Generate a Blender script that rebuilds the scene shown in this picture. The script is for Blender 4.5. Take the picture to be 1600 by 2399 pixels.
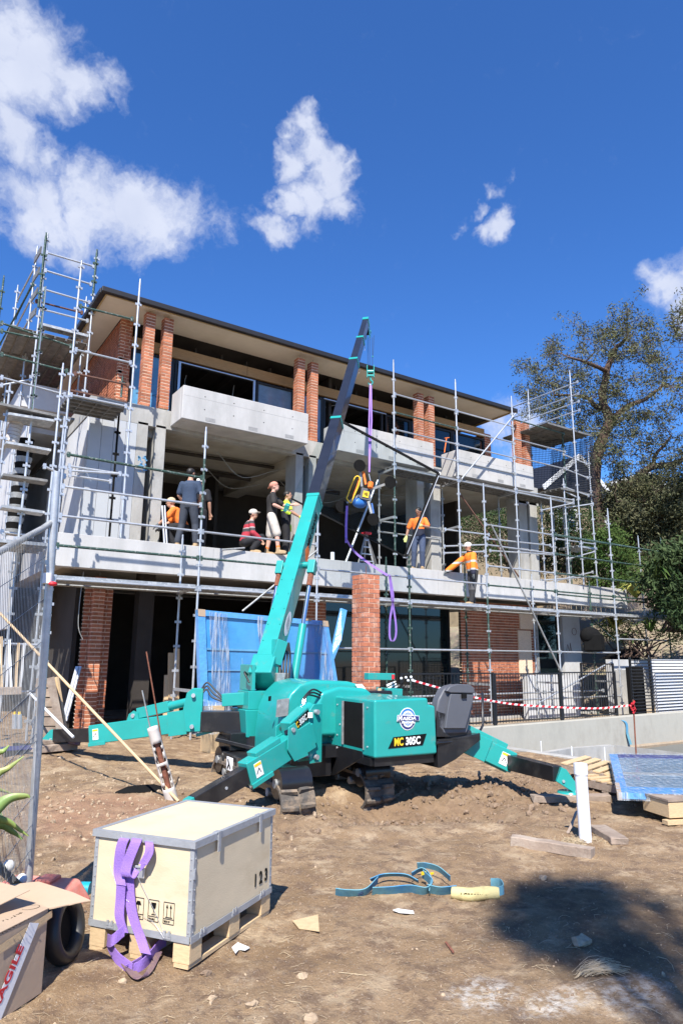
import bpy, bmesh, math, random
import numpy as np
from mathutils import Vector, Matrix, Euler
random.seed(7); np.random.seed(7)
for o in list(bpy.data.objects): bpy.data.objects.remove(o)
S = bpy.context.scene
COL = S.collection
R = math.radians
V = Vector
# ------------------------------------------------------------------ camera
FPX, PITCH, ROLL, YAW = 1600.0, R(12.07), R(0.43), R(56.1)
EYE = V((0, 0, 1.6))
FW = V((math.cos(YAW)*math.cos(PITCH), math.sin(YAW)*math.cos(PITCH), math.sin(PITCH)))
RT = V((math.sin(YAW), -math.cos(YAW), 0)); UP = RT.cross(FW)
IX = RT*math.cos(ROLL)+UP*math.sin(ROLL); IY = -RT*math.sin(ROLL)+UP*math.cos(ROLL)
cd = bpy.data.cameras.new('camera'); cam = bpy.data.objects.new('camera', cd); COL.objects.link(cam)
cam.matrix_world = Matrix((( IX.x, IY.x, -FW.x, EYE.x), (IX.y, IY.y, -FW.y, EYE.y), (IX.z, IY.z, -FW.z, EYE.z), (0, 0, 0, 1)))
cd.sensor_fit = 'HORIZONTAL'; cd.sensor_width = 36; cd.lens = 36; cd.clip_end = 2000; cd.clip_start = .05
S.camera = cam
S.render.resolution_x = 682; S.render.resolution_y = 1024
# ------------------------------------------------------------------ light
SUN_AZ, SUN_EL = 50.0, 49.0        # direction the light travels towards (deg from +X), elevation
w = bpy.data.worlds.new('World'); S.world = w; w.use_nodes = True
sun = bpy.data.lights.new('sun', 'SUN'); sun.energy = 5.0; sun.angle = R(.53); sun.color = (1, .94, .85)
so = bpy.data.objects.new('sun', sun); COL.objects.link(so)
sd = V((math.cos(R(SUN_AZ))*math.cos(R(SUN_EL)), math.sin(R(SUN_AZ))*math.cos(R(SUN_EL)), -math.sin(R(SUN_EL))))
so.rotation_euler = sd.to_track_quat('-Z', 'Y').to_euler()
so.location = (-8, -8, 20)
S.view_settings.view_transform = 'Standard'; S.view_settings.look = 'None'; S.view_settings.gamma = 1
S.view_settings.use_curve_mapping = False
S.view_settings.exposure = 0.86
def ray(x, y): return IX*(x-800)+IY*(1199.5-y)+FW*FPX
def at(x, y, X=None, Y=None, Z=None, D=None):
    """the point where the sight line of photo position x, y meets a plane of the place"""
    r = ray(x, y)
    if X is not None: t = (X-EYE.x)/r.x
    elif Y is not None: t = (Y-EYE.y)/r.y
    elif Z is not None: t = (Z-EYE.z)/r.z
    else: t = D/math.hypot(r.x, r.y)
    return EYE+r*t
def world_sky():
    nt = w.node_tree; n = nt.nodes; l = nt.links; n.clear()
    sky = n.new('ShaderNodeTexSky'); sky.sky_type = 'NISHITA'; sky.sun_disc = False
    sky.sun_elevation = R(SUN_EL); sky.sun_rotation = math.atan2(-sd.x, -sd.y)
    sky.air_density = 1.0; sky.dust_density = .25; sky.ozone_density = 3.2; sky.altitude = 30
    tc = n.new('ShaderNodeTexCoord')
    def vm(op, a, b=None):
        m = n.new('ShaderNodeVectorMath'); m.operation = op
        for i, q in enumerate((a, b)):
            if q is None: continue
            if isinstance(q, (tuple, list, Vector)): m.inputs[i].default_value = tuple(q)
            else: l.new(q, m.inputs[i])
        return m
    def ma(op, a, b=None, c=None, clamp=False):
        m = n.new('ShaderNodeMath'); m.operation = op; m.use_clamp = clamp
        for i, q in enumerate((a, b, c)):
            if q is None: continue
            if isinstance(q, (int, float)): m.inputs[i].default_value = q
            else: l.new(q, m.inputs[i])
        return m.outputs[0]
    D = vm('NORMALIZE', tc.outputs['Generated']).outputs[0]
    # wispy warp of the direction
    wn = n.new('ShaderNodeTexNoise'); wn.inputs['Scale'].default_value = 9; wn.inputs['Detail'].default_value = 5; wn.inputs['Roughness'].default_value = .62
    l.new(D, wn.inputs['Vector'])
    wc = vm('SUBTRACT', wn.outputs['Color'], (.5, .5, .5)); ws = vm('SCALE', wc.outputs[0]); ws.inputs['Scale'].default_value = .13
    DW = vm('ADD', D, ws.outputs[0]).outputs[0]
    blobs = [(30,60,95,1),(110,120,95,1),(190,190,70,.95),(250,200,55,.8),(70,190,90,1),(15,230,70,.9),(20,330,75,.85),(70,370,60,.75),
             (130,385,50,.7),(10,460,70,.75),(110,480,80,.9),(210,480,90,1),(300,500,95,1),(370,530,85,1),(430,520,70,.75),(500,545,60,.5),(560,560,50,.4),(60,500,85,.9),(380,470,50,.6),(330,560,60,.8),(160,545,60,.6),
             (708,295,36,.85),(720,340,42,.9),(690,385,45,.9),(760,370,52,.95),(800,355,36,.7),(770,430,62,1),(720,480,60,1),(790,480,50,.9),(665,480,38,.8),(640,545,44,.95),(610,535,34,.8),(560,560,40,.5),(470,575,36,.5),(850,465,40,.4),
             (1185,525,42,.95),(1145,535,36,.75),(1120,480,28,.62),(1162,445,24,.55),(1210,420,20,.4),(1080,520,22,.45),(915,360,18,.3),
             (1560,665,62,1),(1600,640,70,1),(1590,720,60,.8),(1530,700,38,.7),(1650,700,90,1),(1240,990,60,.75),(1180,1000,60,.6),(1230,1030,55,.6),
             (-90,120,150,1),(-180,420,140,.8),(1900,500,120,.9),(2300,800,160,.9),(-500,900,170,.8)]
    acc = None
    for x, y, rad, wgt in blobs:
        d = ray(x, y).normalized(); rr = 1.5*rad/FPX*(ray(x, y).length/FPX)**-1
        ds = vm('DISTANCE', DW, d).outputs['Value']
        v = ma('SUBTRACT', 1.0, ma('DIVIDE', ds, rr), clamp=True)
        v = ma('MULTIPLY', v, wgt)
        acc = v if acc is None else ma('SMOOTH_MAX', acc, v, .12)
    fn = n.new('ShaderNodeTexNoise'); fn.inputs['Scale'].default_value = 26; fn.inputs['Detail'].default_value = 9; fn.inputs['Roughness'].default_value = .66
    l.new(DW, fn.inputs['Vector'])
    dens = ma('ADD', acc, ma('MULTIPLY', ma('SUBTRACT', fn.outputs['Fac'], .5), .72))
    mr = n.new('ShaderNodeMapRange'); mr.interpolation_type = 'SMOOTHSTEP'
    mr.inputs['From Min'].default_value = .16; mr.inputs['From Max'].default_value = .74
    l.new(dens, mr.inputs['Value'])
    gate = ma('MULTIPLY', acc, 6.0, clamp=True)
    fac = ma('MULTIPLY', ma('MULTIPLY', mr.outputs[0], .9), gate)
    # soft grey modelling inside the cloud
    sn = n.new('ShaderNodeTexNoise'); sn.inputs['Scale'].default_value = 14; sn.inputs['Detail'].default_value = 4
    off = vm('ADD', D, (.03, .03, -.05)); l.new(off.outputs[0], sn.inputs['Vector'])
    cr = n.new('ShaderNodeMix'); cr.data_type = 'RGBA'
    cr.inputs[6].default_value = (4.8, 5.3, 6.8, 1); cr.inputs[7].default_value = (7.2, 7.5, 8.4, 1)
    l.new(sn.outputs['Fac'], cr.inputs[0])
    hs = n.new('ShaderNodeHueSaturation'); hs.inputs['Saturation'].default_value = 1.05; hs.inputs['Value'].default_value = 1.0; hs.inputs['Hue'].default_value = .503
    l.new(sky.outputs[0], hs.inputs['Color'])
    mx = n.new('ShaderNodeMix'); mx.data_type = 'RGBA'
    gn = vm('MULTIPLY', hs.outputs[0], (.60, 1.08, 1.66))
    l.new(fac, mx.inputs[0]); l.new(gn.outputs[0], mx.inputs[6]); l.new(cr.outputs[2], mx.inputs[7])
    bg = n.new('ShaderNodeBackground'); bg.inputs['Strength'].default_value = .072
    l.new(mx.outputs[2], bg.inputs['Color'])
    ow = n.new('ShaderNodeOutputWorld'); l.new(bg.outputs[0], ow.inputs['Surface'])
world_sky()
# ------------------------------------------------------------------ materials
def mat(name, col, rough=.6, metal=0, var=.12, scale=6, bump=.15, bscale=60, objvar=0, col2=None, c2scale=2.5, c2pos=.5, c2w=.12, stretch=None, spec=.5, coat=0, bdist=.01, trans=0, alpha=1):
    m = bpy.data.materials.new(name); m.use_nodes = True; nt = m.node_tree; n = nt.nodes; l = nt.links
    b = n['Principled BSDF']; b.inputs['Roughness'].default_value = rough; b.inputs['Metallic'].default_value = metal
    b.inputs['Specular IOR Level'].default_value = spec; b.inputs['Coat Weight'].default_value = coat
    b.inputs['Transmission Weight'].default_value = trans; b.inputs['Alpha'].default_value = alpha
    g = n.new('ShaderNodeNewGeometry'); vec = g.outputs['Position']
    if stretch:
        mp = n.new('ShaderNodeMapping'); mp.inputs['Scale'].default_value = stretch; l.new(vec, mp.inputs['Vector']); vec = mp.outputs[0]
    t = n.new('ShaderNodeTexNoise'); t.inputs['Scale'].default_value = scale; t.inputs['Detail'].default_value = 6; t.inputs['Roughness'].default_value = .62
    l.new(vec, t.inputs['Vector'])
    def mix(f, a, bb, bt='MIX'):
        x = n.new('ShaderNodeMix'); x.data_type = 'RGBA'; x.blend_type = bt
        for i, q in ((0, f), (6, a), (7, bb)):
            if isinstance(q, (int, float)): x.inputs[i].default_value = q
            elif isinstance(q, tuple): x.inputs[i].default_value = (*q[:3], 1)
            else: l.new(q, x.inputs[i])
        return x.outputs[2]
    lo = tuple(c*(1-var) for c in col); hi = tuple(min(1, c*(1+var)) for c in col)
    mr = n.new('ShaderNodeMapRange'); mr.inputs['From Min'].default_value = .3; mr.inputs['From Max'].default_value = .7
    l.new(t.outputs['Fac'], mr.inputs['Value'])
    c = mix(mr.outputs[0], lo, hi)
    if col2:
        t2 = n.new('ShaderNodeTexNoise'); t2.inputs['Scale'].default_value = c2scale; t2.inputs['Detail'].default_value = 8; t2.inputs['Roughness'].default_value = .68
        l.new(vec, t2.inputs['Vector'])
        r2 = n.new('ShaderNodeMapRange'); r2.inputs['From Min'].default_value = c2pos-c2w; r2.inputs['From Max'].default_value = c2pos+c2w
        l.new(t2.outputs['Fac'], r2.inputs['Value']); c = mix(r2.outputs[0], c, tuple(col2))
    if objvar:
        oi = n.new('ShaderNodeObjectInfo'); r3 = n.new('ShaderNodeMapRange'); r3.inputs['To Min'].default_value = 1-objvar; r3.inputs['To Max'].default_value = 1+objvar
        l.new(oi.outputs['Random'], r3.inputs['Value'])
        vv = n.new('ShaderNodeVectorMath'); vv.operation = 'SCALE'; l.new(c, vv.inputs[0]); l.new(r3.outputs[0], vv.inputs['Scale']); c = vv.outputs[0]
    l.new(c, b.inputs['Base Color'])
    if bump:
        tb = n.new('ShaderNodeTexNoise'); tb.inputs['Scale'].default_value = bscale; tb.inputs['Detail'].default_value = 4; l.new(vec, tb.inputs['Vector'])
        bp = n.new('ShaderNodeBump'); bp.inputs['Strength'].default_value = bump; bp.inputs['Distance'].default_value = bdist
        l.new(tb.outputs['Fac'], bp.inputs['Height']); l.new(bp.outputs[0], b.inputs['Normal'])
    return m
M = {}
M['concrete'] = mat('light concrete', (.44,.435,.425), .85, stretch=(1.3,1.3,.45), var=.13, scale=2.0, bump=.25, bscale=45, col2=(.36,.36,.35), c2scale=1.1, c2pos=.62, c2w=.1)
M['concrete_raw'] = mat('raw grey concrete', (.36,.355,.335), .9, stretch=(1.2,1.2,.5), var=.18, scale=2.2, bump=.4, bscale=30, col2=(.26,.255,.24), c2scale=1.8, c2pos=.6, c2w=.1)
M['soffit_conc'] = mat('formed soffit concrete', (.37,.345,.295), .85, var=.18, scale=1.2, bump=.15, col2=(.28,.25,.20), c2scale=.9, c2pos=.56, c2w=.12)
M['patch'] = mat('darker patch mortar', (.27,.27,.27), .9, var=.15, scale=8, bump=.3)
M['panel'] = mat('grey formwork panel', (.40,.42,.44), .6, var=.06, scale=1.5, bump=.08)
M['white_wall'] = mat('pale render', (.52,.525,.53), .85, var=.07, scale=1.5, bump=.2, col2=(.42,.41,.40), c2scale=1.3, c2pos=.62)
M['brick'] = mat('red brick', (.40,.142,.072), .9, var=.22, scale=14, bump=.6, bscale=90, objvar=.24, col2=(.42,.24,.16), c2scale=7, c2pos=.66, c2w=.08)
M['brick_flat'] = mat('red brick wall', (.37,.128,.066), .9, var=.38, scale=5.5, bump=.6, bscale=90, col2=(.40,.22,.145), c2scale=6, c2pos=.68, c2w=.08)
M['brick_pink'] = mat('dusty red brick', (.42,.145,.078), .9, var=.22, scale=14, bump=.6, bscale=90, objvar=.16, col2=(.55,.36,.27), c2scale=4.5, c2pos=.60, c2w=.10)
M['mortar'] = mat('sandy mortar', (.78,.60,.44), .95, var=.12, scale=20, bump=.5, bscale=120)
M['galv'] = mat('galvanised steel', (.47,.49,.51), .42, .55, var=.14, scale=9, bump=.1, objvar=.12, col2=(.60,.61,.62), c2scale=12, c2pos=.6)
M['galv_dull'] = mat('weathered steel tube', (.30,.31,.31), .55, .35, var=.25, scale=12, bump=.2, col2=(.55,.55,.53), c2scale=16, c2pos=.62, c2w=.05)
M['green_tube'] = mat('old green painted tube', (.035,.075,.06), .6, .2, var=.3, scale=14, bump=.2, col2=(.33,.34,.32), c2scale=20, c2pos=.60, c2w=.05)
M['rust_tube'] = mat('rusty brown tube', (.14,.07,.05), .8, .2, var=.3, scale=14, bump=.3)
M['plank'] = mat('steel scaffold plank', (.40,.42,.43), .5, .45, var=.22, scale=7, bump=.2, col2=(.62,.62,.60), c2scale=14, c2pos=.58, c2w=.05)
M['plank_dark'] = mat('dirty steel plank', (.17,.17,.165), .65, .3, var=.25, scale=6, bump=.2, col2=(.30,.29,.27), c2scale=8, c2pos=.6)
M['teal'] = mat('turquoise paint', (.016,.30,.275), .32, 0, var=.07, scale=3, bump=.02, coat=.4, col2=(.13,.235,.20), c2scale=5, c2pos=.69, c2w=.09)
M['black_paint'] = mat('black paint', (.012,.012,.014), .32, 0, var=.2, scale=5, bump=.05, coat=.2, col2=(.04,.038,.035), c2scale=4, c2pos=.62)
M['boom_black'] = mat('dark boom paint', (.017,.019,.026), .28, .1, var=.2, scale=4, bump=.03, coat=.5)
M['matte_black'] = mat('matte black', (.008,.008,.008), .9, spec=.12, var=.2, bump=.05)
M['rubber'] = mat('muddy rubber track', (.085,.075,.065), .9, var=.25, scale=12, bump=.6, bscale=50, col2=(.24,.18,.125), c2scale=5, c2pos=.54, c2w=.08)
M['seat'] = mat('grey seat vinyl', (.085,.09,.105), .5, var=.06, bump=.1)
M['hose'] = mat('black hose', (.02,.02,.02), .45, var=.1, bump=.05)
M['chrome'] = mat('chrome rod', (.62,.63,.65), .12, 1, var=.03, bump=0)
M['white'] = mat('white sticker', (.78,.78,.77), .5, var=.03, bump=0)
M['black'] = mat('black print', (.006,.006,.006), .6, spec=.15, var=.03, bump=0)
M['yellow'] = mat('yellow print', (.80,.52,.02), .5, var=.03, bump=0)
M['red'] = mat('red print', (.55,.02,.03), .5, var=.05, bump=0)
M['blue'] = mat('logo blue', (.03,.16,.50), .45, var=.05, bump=0)
M['navy'] = mat('logo navy', (.03,.035,.16), .45, var=.05, bump=0)
M['timber'] = mat('yellow timber', (.34,.20,.085), .75, var=.18, scale=5, bump=.2, stretch=(1,8,8))
M['timber_pale'] = mat('pale pine', (.55,.40,.23), .75, var=.14, scale=9, bump=.3, objvar=.1, stretch=(3,3,14))
M['timber_grey'] = mat('weathered timber', (.26,.20,.155), .9, var=.25, scale=7, bump=.5, objvar=.15, col2=(.36,.30,.24), c2scale=5, c2pos=.58)
M['ply'] = mat('pale plywood', (.59,.49,.335), .7, var=.07, scale=3.2, bump=.12, stretch=(1,1,2.5), col2=(.52,.42,.275), c2scale=3.0, c2pos=.63, c2w=.1)
M['zinc'] = mat('pressed zinc edge', (.33,.345,.365), .5, .25, var=.1, scale=14, bump=.2)
M['cardboard'] = mat('brown cardboard', (.42,.31,.215), .85, var=.06, scale=4, bump=.15, bscale=25, stretch=(1,1,1))
M['strap'] = mat('purple webbing', (.27,.155,.50), .8, var=.10, scale=10, bump=.5, bscale=160)
M['strap_dirty'] = mat('dirty purple webbing', (.16,.09,.15), .9, var=.35, scale=9, bump=.5, bscale=130, col2=(.25,.17,.11), c2scale=9, c2pos=.5)
M['strap_blue'] = mat('faded blue webbing', (.13,.31,.36), .85, var=.2, scale=9, bump=.5, bscale=150, col2=(.05,.22,.42), c2scale=3, c2pos=.55)
M['sleeve'] = mat('yellow wear sleeve', (.55,.47,.22), .85, var=.14, scale=9, bump=.3, col2=(.32,.27,.13), c2scale=8, c2pos=.66)
M['pvc'] = mat('white pvc', (.74,.76,.79), .35, var=.04, scale=5, bump=.02)
M['pvc_dirty'] = mat('dirty pvc', (.50,.46,.42), .5, var=.12, scale=7, bump=.1)
M['blue_film'] = mat('blue protective film', (.10,.33,.70), .28, var=.12, scale=4, bump=.35, bscale=14, bdist=.03, coat=.5, spec=.7)
M['blue_glass'] = mat('blue filmed glass', (.05,.24,.52), .16, var=.35, scale=1.5, bump=.12, bscale=5, bdist=.02, coat=.6, col2=(.08,.30,.60), c2scale=1.6, c2pos=.55, c2w=.15)
M['film_pale'] = mat('pale window film', (.16,.24,.33), .25, var=.2, scale=3, bump=.2, bscale=12, bdist=.02, coat=.4)
M['film_blue'] = mat('light blue window film', (.11,.30,.50), .3, var=.2, scale=3, bump=.25, bscale=12, bdist=.02, coat=.4)
M['dark_glass'] = mat('dark window glass', (.006,.012,.014), .05, var=.1, bump=.02, bscale=3, spec=.8)
M['frame'] = mat('black aluminium frame', (.010,.011,.013), .55, 0, var=.1, bump=0)
M['alu'] = mat('bare aluminium', (.55,.56,.58), .35, .6, var=.08, bump=.05)
M['gutter'] = mat('charcoal gutter', (.022,.021,.023), .5, .2, var=.12, bump=.02)
M['soffit'] = mat('primed soffit board', (.70,.63,.52), .85, var=.06, scale=2, bump=.05, col2=(.62,.55,.44), c2scale=.8, c2pos=.62)
M['fascia'] = mat('bare fascia timber', (.40,.30,.15), .8, var=.12, scale=4, bump=.1)
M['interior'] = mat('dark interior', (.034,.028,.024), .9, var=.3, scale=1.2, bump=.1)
M['orange_plastic'] = mat('faded orange plastic', (.72,.21,.15), .6, var=.10, scale=5, bump=.15, col2=(.75,.40,.34), c2scale=3.5, c2pos=.55)
M['teal_plastic'] = mat('turquoise ribbed hose', (.01,.30,.40), .4, var=.1, bump=.1)
M['rust'] = mat('rusty steel', (.20,.075,.045), .9, .1, var=.35, scale=25, bump=.5)
M['leaf_agave'] = mat('agave leaf', (.17,.27,.075), .45, var=.2, scale=5, bump=.05, col2=(.40,.36,.10), c2scale=3, c2pos=.6)
M['bark'] = mat('dark bark', (.075,.048,.036), .95, var=.35, scale=8, bump=.8, bscale=22, bdist=.03, col2=(.16,.10,.075), c2scale=4, c2pos=.58)
M['pool_conc'] = mat('stained pool concrete', (.40,.385,.33), .9, var=.15, scale=1.8, bump=.35, bscale=30, stretch=(1,1,.5), col2=(.30,.28,.235), c2scale=1.8, c2pos=.6)
M['tan_stone'] = mat('neighbour wall', (.30,.235,.15), .9, var=.18, scale=3, bump=.3)
M['skin_pale'] = mat('fair skin', (.58,.33,.25), .55, var=.05, bump=0)
M['skin'] = mat('tan skin', (.44,.24,.16), .55, var=.05, bump=0)
M['skin_dk'] = mat('brown skin', (.34,.17,.11), .55, var=.05, bump=0)
M['hair'] = mat('black hair', (.012,.010,.009), .55, var=.2, bump=.3)
M['boot'] = mat('tan boot leather', (.36,.25,.14), .8, var=.15, scale=9, bump=.3)
def cloth(name, c, **k): M[name] = mat(name, c, .85, var=.16, scale=7, bump=.5, bscale=14, bdist=.02, **k)
cloth('navy tee', (.028,.048,.09)); cloth('dark trousers', (.035,.042,.058)); cloth('black tee', (.022,.020,.020)); cloth('stone shorts', (.50,.46,.41))
cloth('black cloth', (.010,.010,.013)); cloth('hi vis orange', (.90,.20,.03)); cloth('hi vis yellow', (.62,.85,.06)); cloth('jeans', (.045,.065,.12), col2=(.28,.33,.42), c2scale=5, c2pos=.68, c2w=.05)
cloth('white cap', (.72,.71,.68)); cloth('pink cap', (.50,.22,.16)); cloth('glove yellow', (.55,.58,.20)); cloth('glove grey', (.10,.11,.12)); cloth('sock orange', (.85,.20,.04))
def foliage_mat(name, c, c2, tl=.25):
    m = mat(name, c, .75, var=.35, scale=.9, bump=0, col2=c2, c2scale=1.7, c2pos=.52, c2w=.12, spec=.12)
    return m
M['leaf_olive'] = foliage_mat('olive grey leaves', (.085,.095,.045), (.15,.145,.085))
M['leaf_dark'] = foliage_mat('dark green leaves', (.030,.055,.022), (.07,.10,.04))
M['leaf_green'] = foliage_mat('fresh green leaves', (.035,.075,.018), (.09,.13,.035))
M['leaf_yellow'] = foliage_mat('yellow green fronds', (.22,.25,.05), (.35,.33,.10))
def striped(name, stops, rough=.85, axis=2):
    """cloth whose colour changes with height in the garment's own space"""
    m = bpy.data.materials.new(name); m.use_nodes = True; nt = m.node_tree; n = nt.nodes; l = nt.links
    b = n['Principled BSDF']; b.inputs['Roughness'].default_value = rough
    tc = n.new('ShaderNodeTexCoord'); sx = n.new('ShaderNodeSeparateXYZ'); l.new(tc.outputs['Object'], sx.inputs[0])
    dv = n.new('ShaderNodeMath'); dv.operation = 'DIVIDE'; dv.inputs[1].default_value = 2.0; l.new(sx.outputs[axis], dv.inputs[0])
    cr = n.new('ShaderNodeValToRGB'); cr.color_ramp.interpolation = 'CONSTANT'; el = cr.color_ramp.elements
    while len(el) > 1: el.remove(el[-1])
    el[0].position = stops[0][0]/2; el[0].color = (*stops[0][1], 1)
    for z, c in stops[1:]:
        e = el.new(z/2); e.color = (*c, 1)
    l.new(dv.outputs[0], cr.inputs[0])
    t = n.new('ShaderNodeTexNoise'); t.inputs['Scale'].default_value = 12; t.inputs['Detail'].default_value = 4; l.new(tc.outputs['Object'], t.inputs['Vector'])
    bp = n.new('ShaderNodeBump'); bp.inputs['Strength'].default_value = .5; bp.inputs['Distance'].default_value = .02; l.new(t.outputs['Fac'], bp.inputs['Height'])
    l.new(bp.outputs[0], b.inputs['Normal'])
    l.new(cr.outputs[0], b.inputs['Base Color']); M[name] = m; return m
def glass_mat(name, tint, rough=.03, mixw=.85):
    m = bpy.data.materials.new(name); m.use_nodes = True; nt = m.node_tree; n = nt.nodes; l = nt.links; n.clear()
    tr = n.new('ShaderNodeBsdfTransparent'); tr.inputs[0].default_value = (*tint, 1)
    gl = n.new('ShaderNodeBsdfGlossy'); gl.inputs['Roughness'].default_value = rough
    fr = n.new('ShaderNodeFresnel'); fr.inputs['IOR'].default_value = 1.45
    ns = n.new('ShaderNodeTexNoise'); ns.inputs['Scale'].default_value = 2.5; ns.inputs['Detail'].default_value = 4
    mth = n.new('ShaderNodeMath'); mth.operation = 'MULTIPLY'; mth.inputs[1].default_value = mixw; l.new(fr.outputs[0], mth.inputs[0])
    mx = n.new('ShaderNodeMixShader'); l.new(mth.outputs[0], mx.inputs[0]); l.new(tr.outputs[0], mx.inputs[1]); l.new(gl.outputs[0], mx.inputs[2])
    o = n.new('ShaderNodeOutputMaterial'); l.new(mx.outputs[0], o.inputs[0]); M[name] = m; return m
glass_mat('pane_glass', (.90,.93,.93), mixw=.10)
def wrap_mat(name):
    """clear stretch wrap: mostly see-through with crinkled glints"""
    m = bpy.data.materials.new(name); m.use_nodes = True; nt = m.node_tree; n = nt.nodes; l = nt.links; n.clear()
    tr = n.new('ShaderNodeBsdfTransparent'); tr.inputs[0].default_value = (.93, .95, .97, 1)
    gl = n.new('ShaderNodeBsdfPrincipled'); gl.inputs['Base Color'].default_value = (.55, .60, .66, 1); gl.inputs['Roughness'].default_value = .15
    g = n.new('ShaderNodeNewGeometry'); mp = n.new('ShaderNodeMapping'); mp.inputs['Scale'].default_value = (14, 5, 1.2); l.new(g.outputs['Position'], mp.inputs[0])
    t = n.new('ShaderNodeTexNoise'); t.inputs['Scale'].default_value = 2.6; t.inputs['Detail'].default_value = 7; l.new(mp.outputs[0], t.inputs['Vector'])
    mr = n.new('ShaderNodeMapRange'); mr.inputs['From Min'].default_value = .50; mr.inputs['From Max'].default_value = .72; mr.inputs['To Max'].default_value = .75; mr.inputs['To Min'].default_value = .06; l.new(t.outputs['Fac'], mr.inputs['Value'])
    bp = n.new('ShaderNodeBump'); bp.inputs['Strength'].default_value = 1; bp.inputs['Distance'].default_value = .03; l.new(t.outputs['Fac'], bp.inputs['Height']); l.new(bp.outputs[0], gl.inputs['Normal'])
    mx = n.new('ShaderNodeMixShader'); l.new(mr.outputs[0], mx.inputs[0]); l.new(tr.outputs[0], mx.inputs[1]); l.new(gl.outputs[0], mx.inputs[2])
    o = n.new('ShaderNodeOutputMaterial'); l.new(mx.outputs[0], o.inputs[0]); M[name] = m
wrap_mat('wrap')
def net_mat(name):
    m = bpy.data.materials.new(name); m.use_nodes = True; M[name] = m
    b = m.node_tree.nodes['Principled BSDF']; b.inputs['Base Color'].default_value = (.01, .01, .014, 1)
net_mat('netting')
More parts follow.
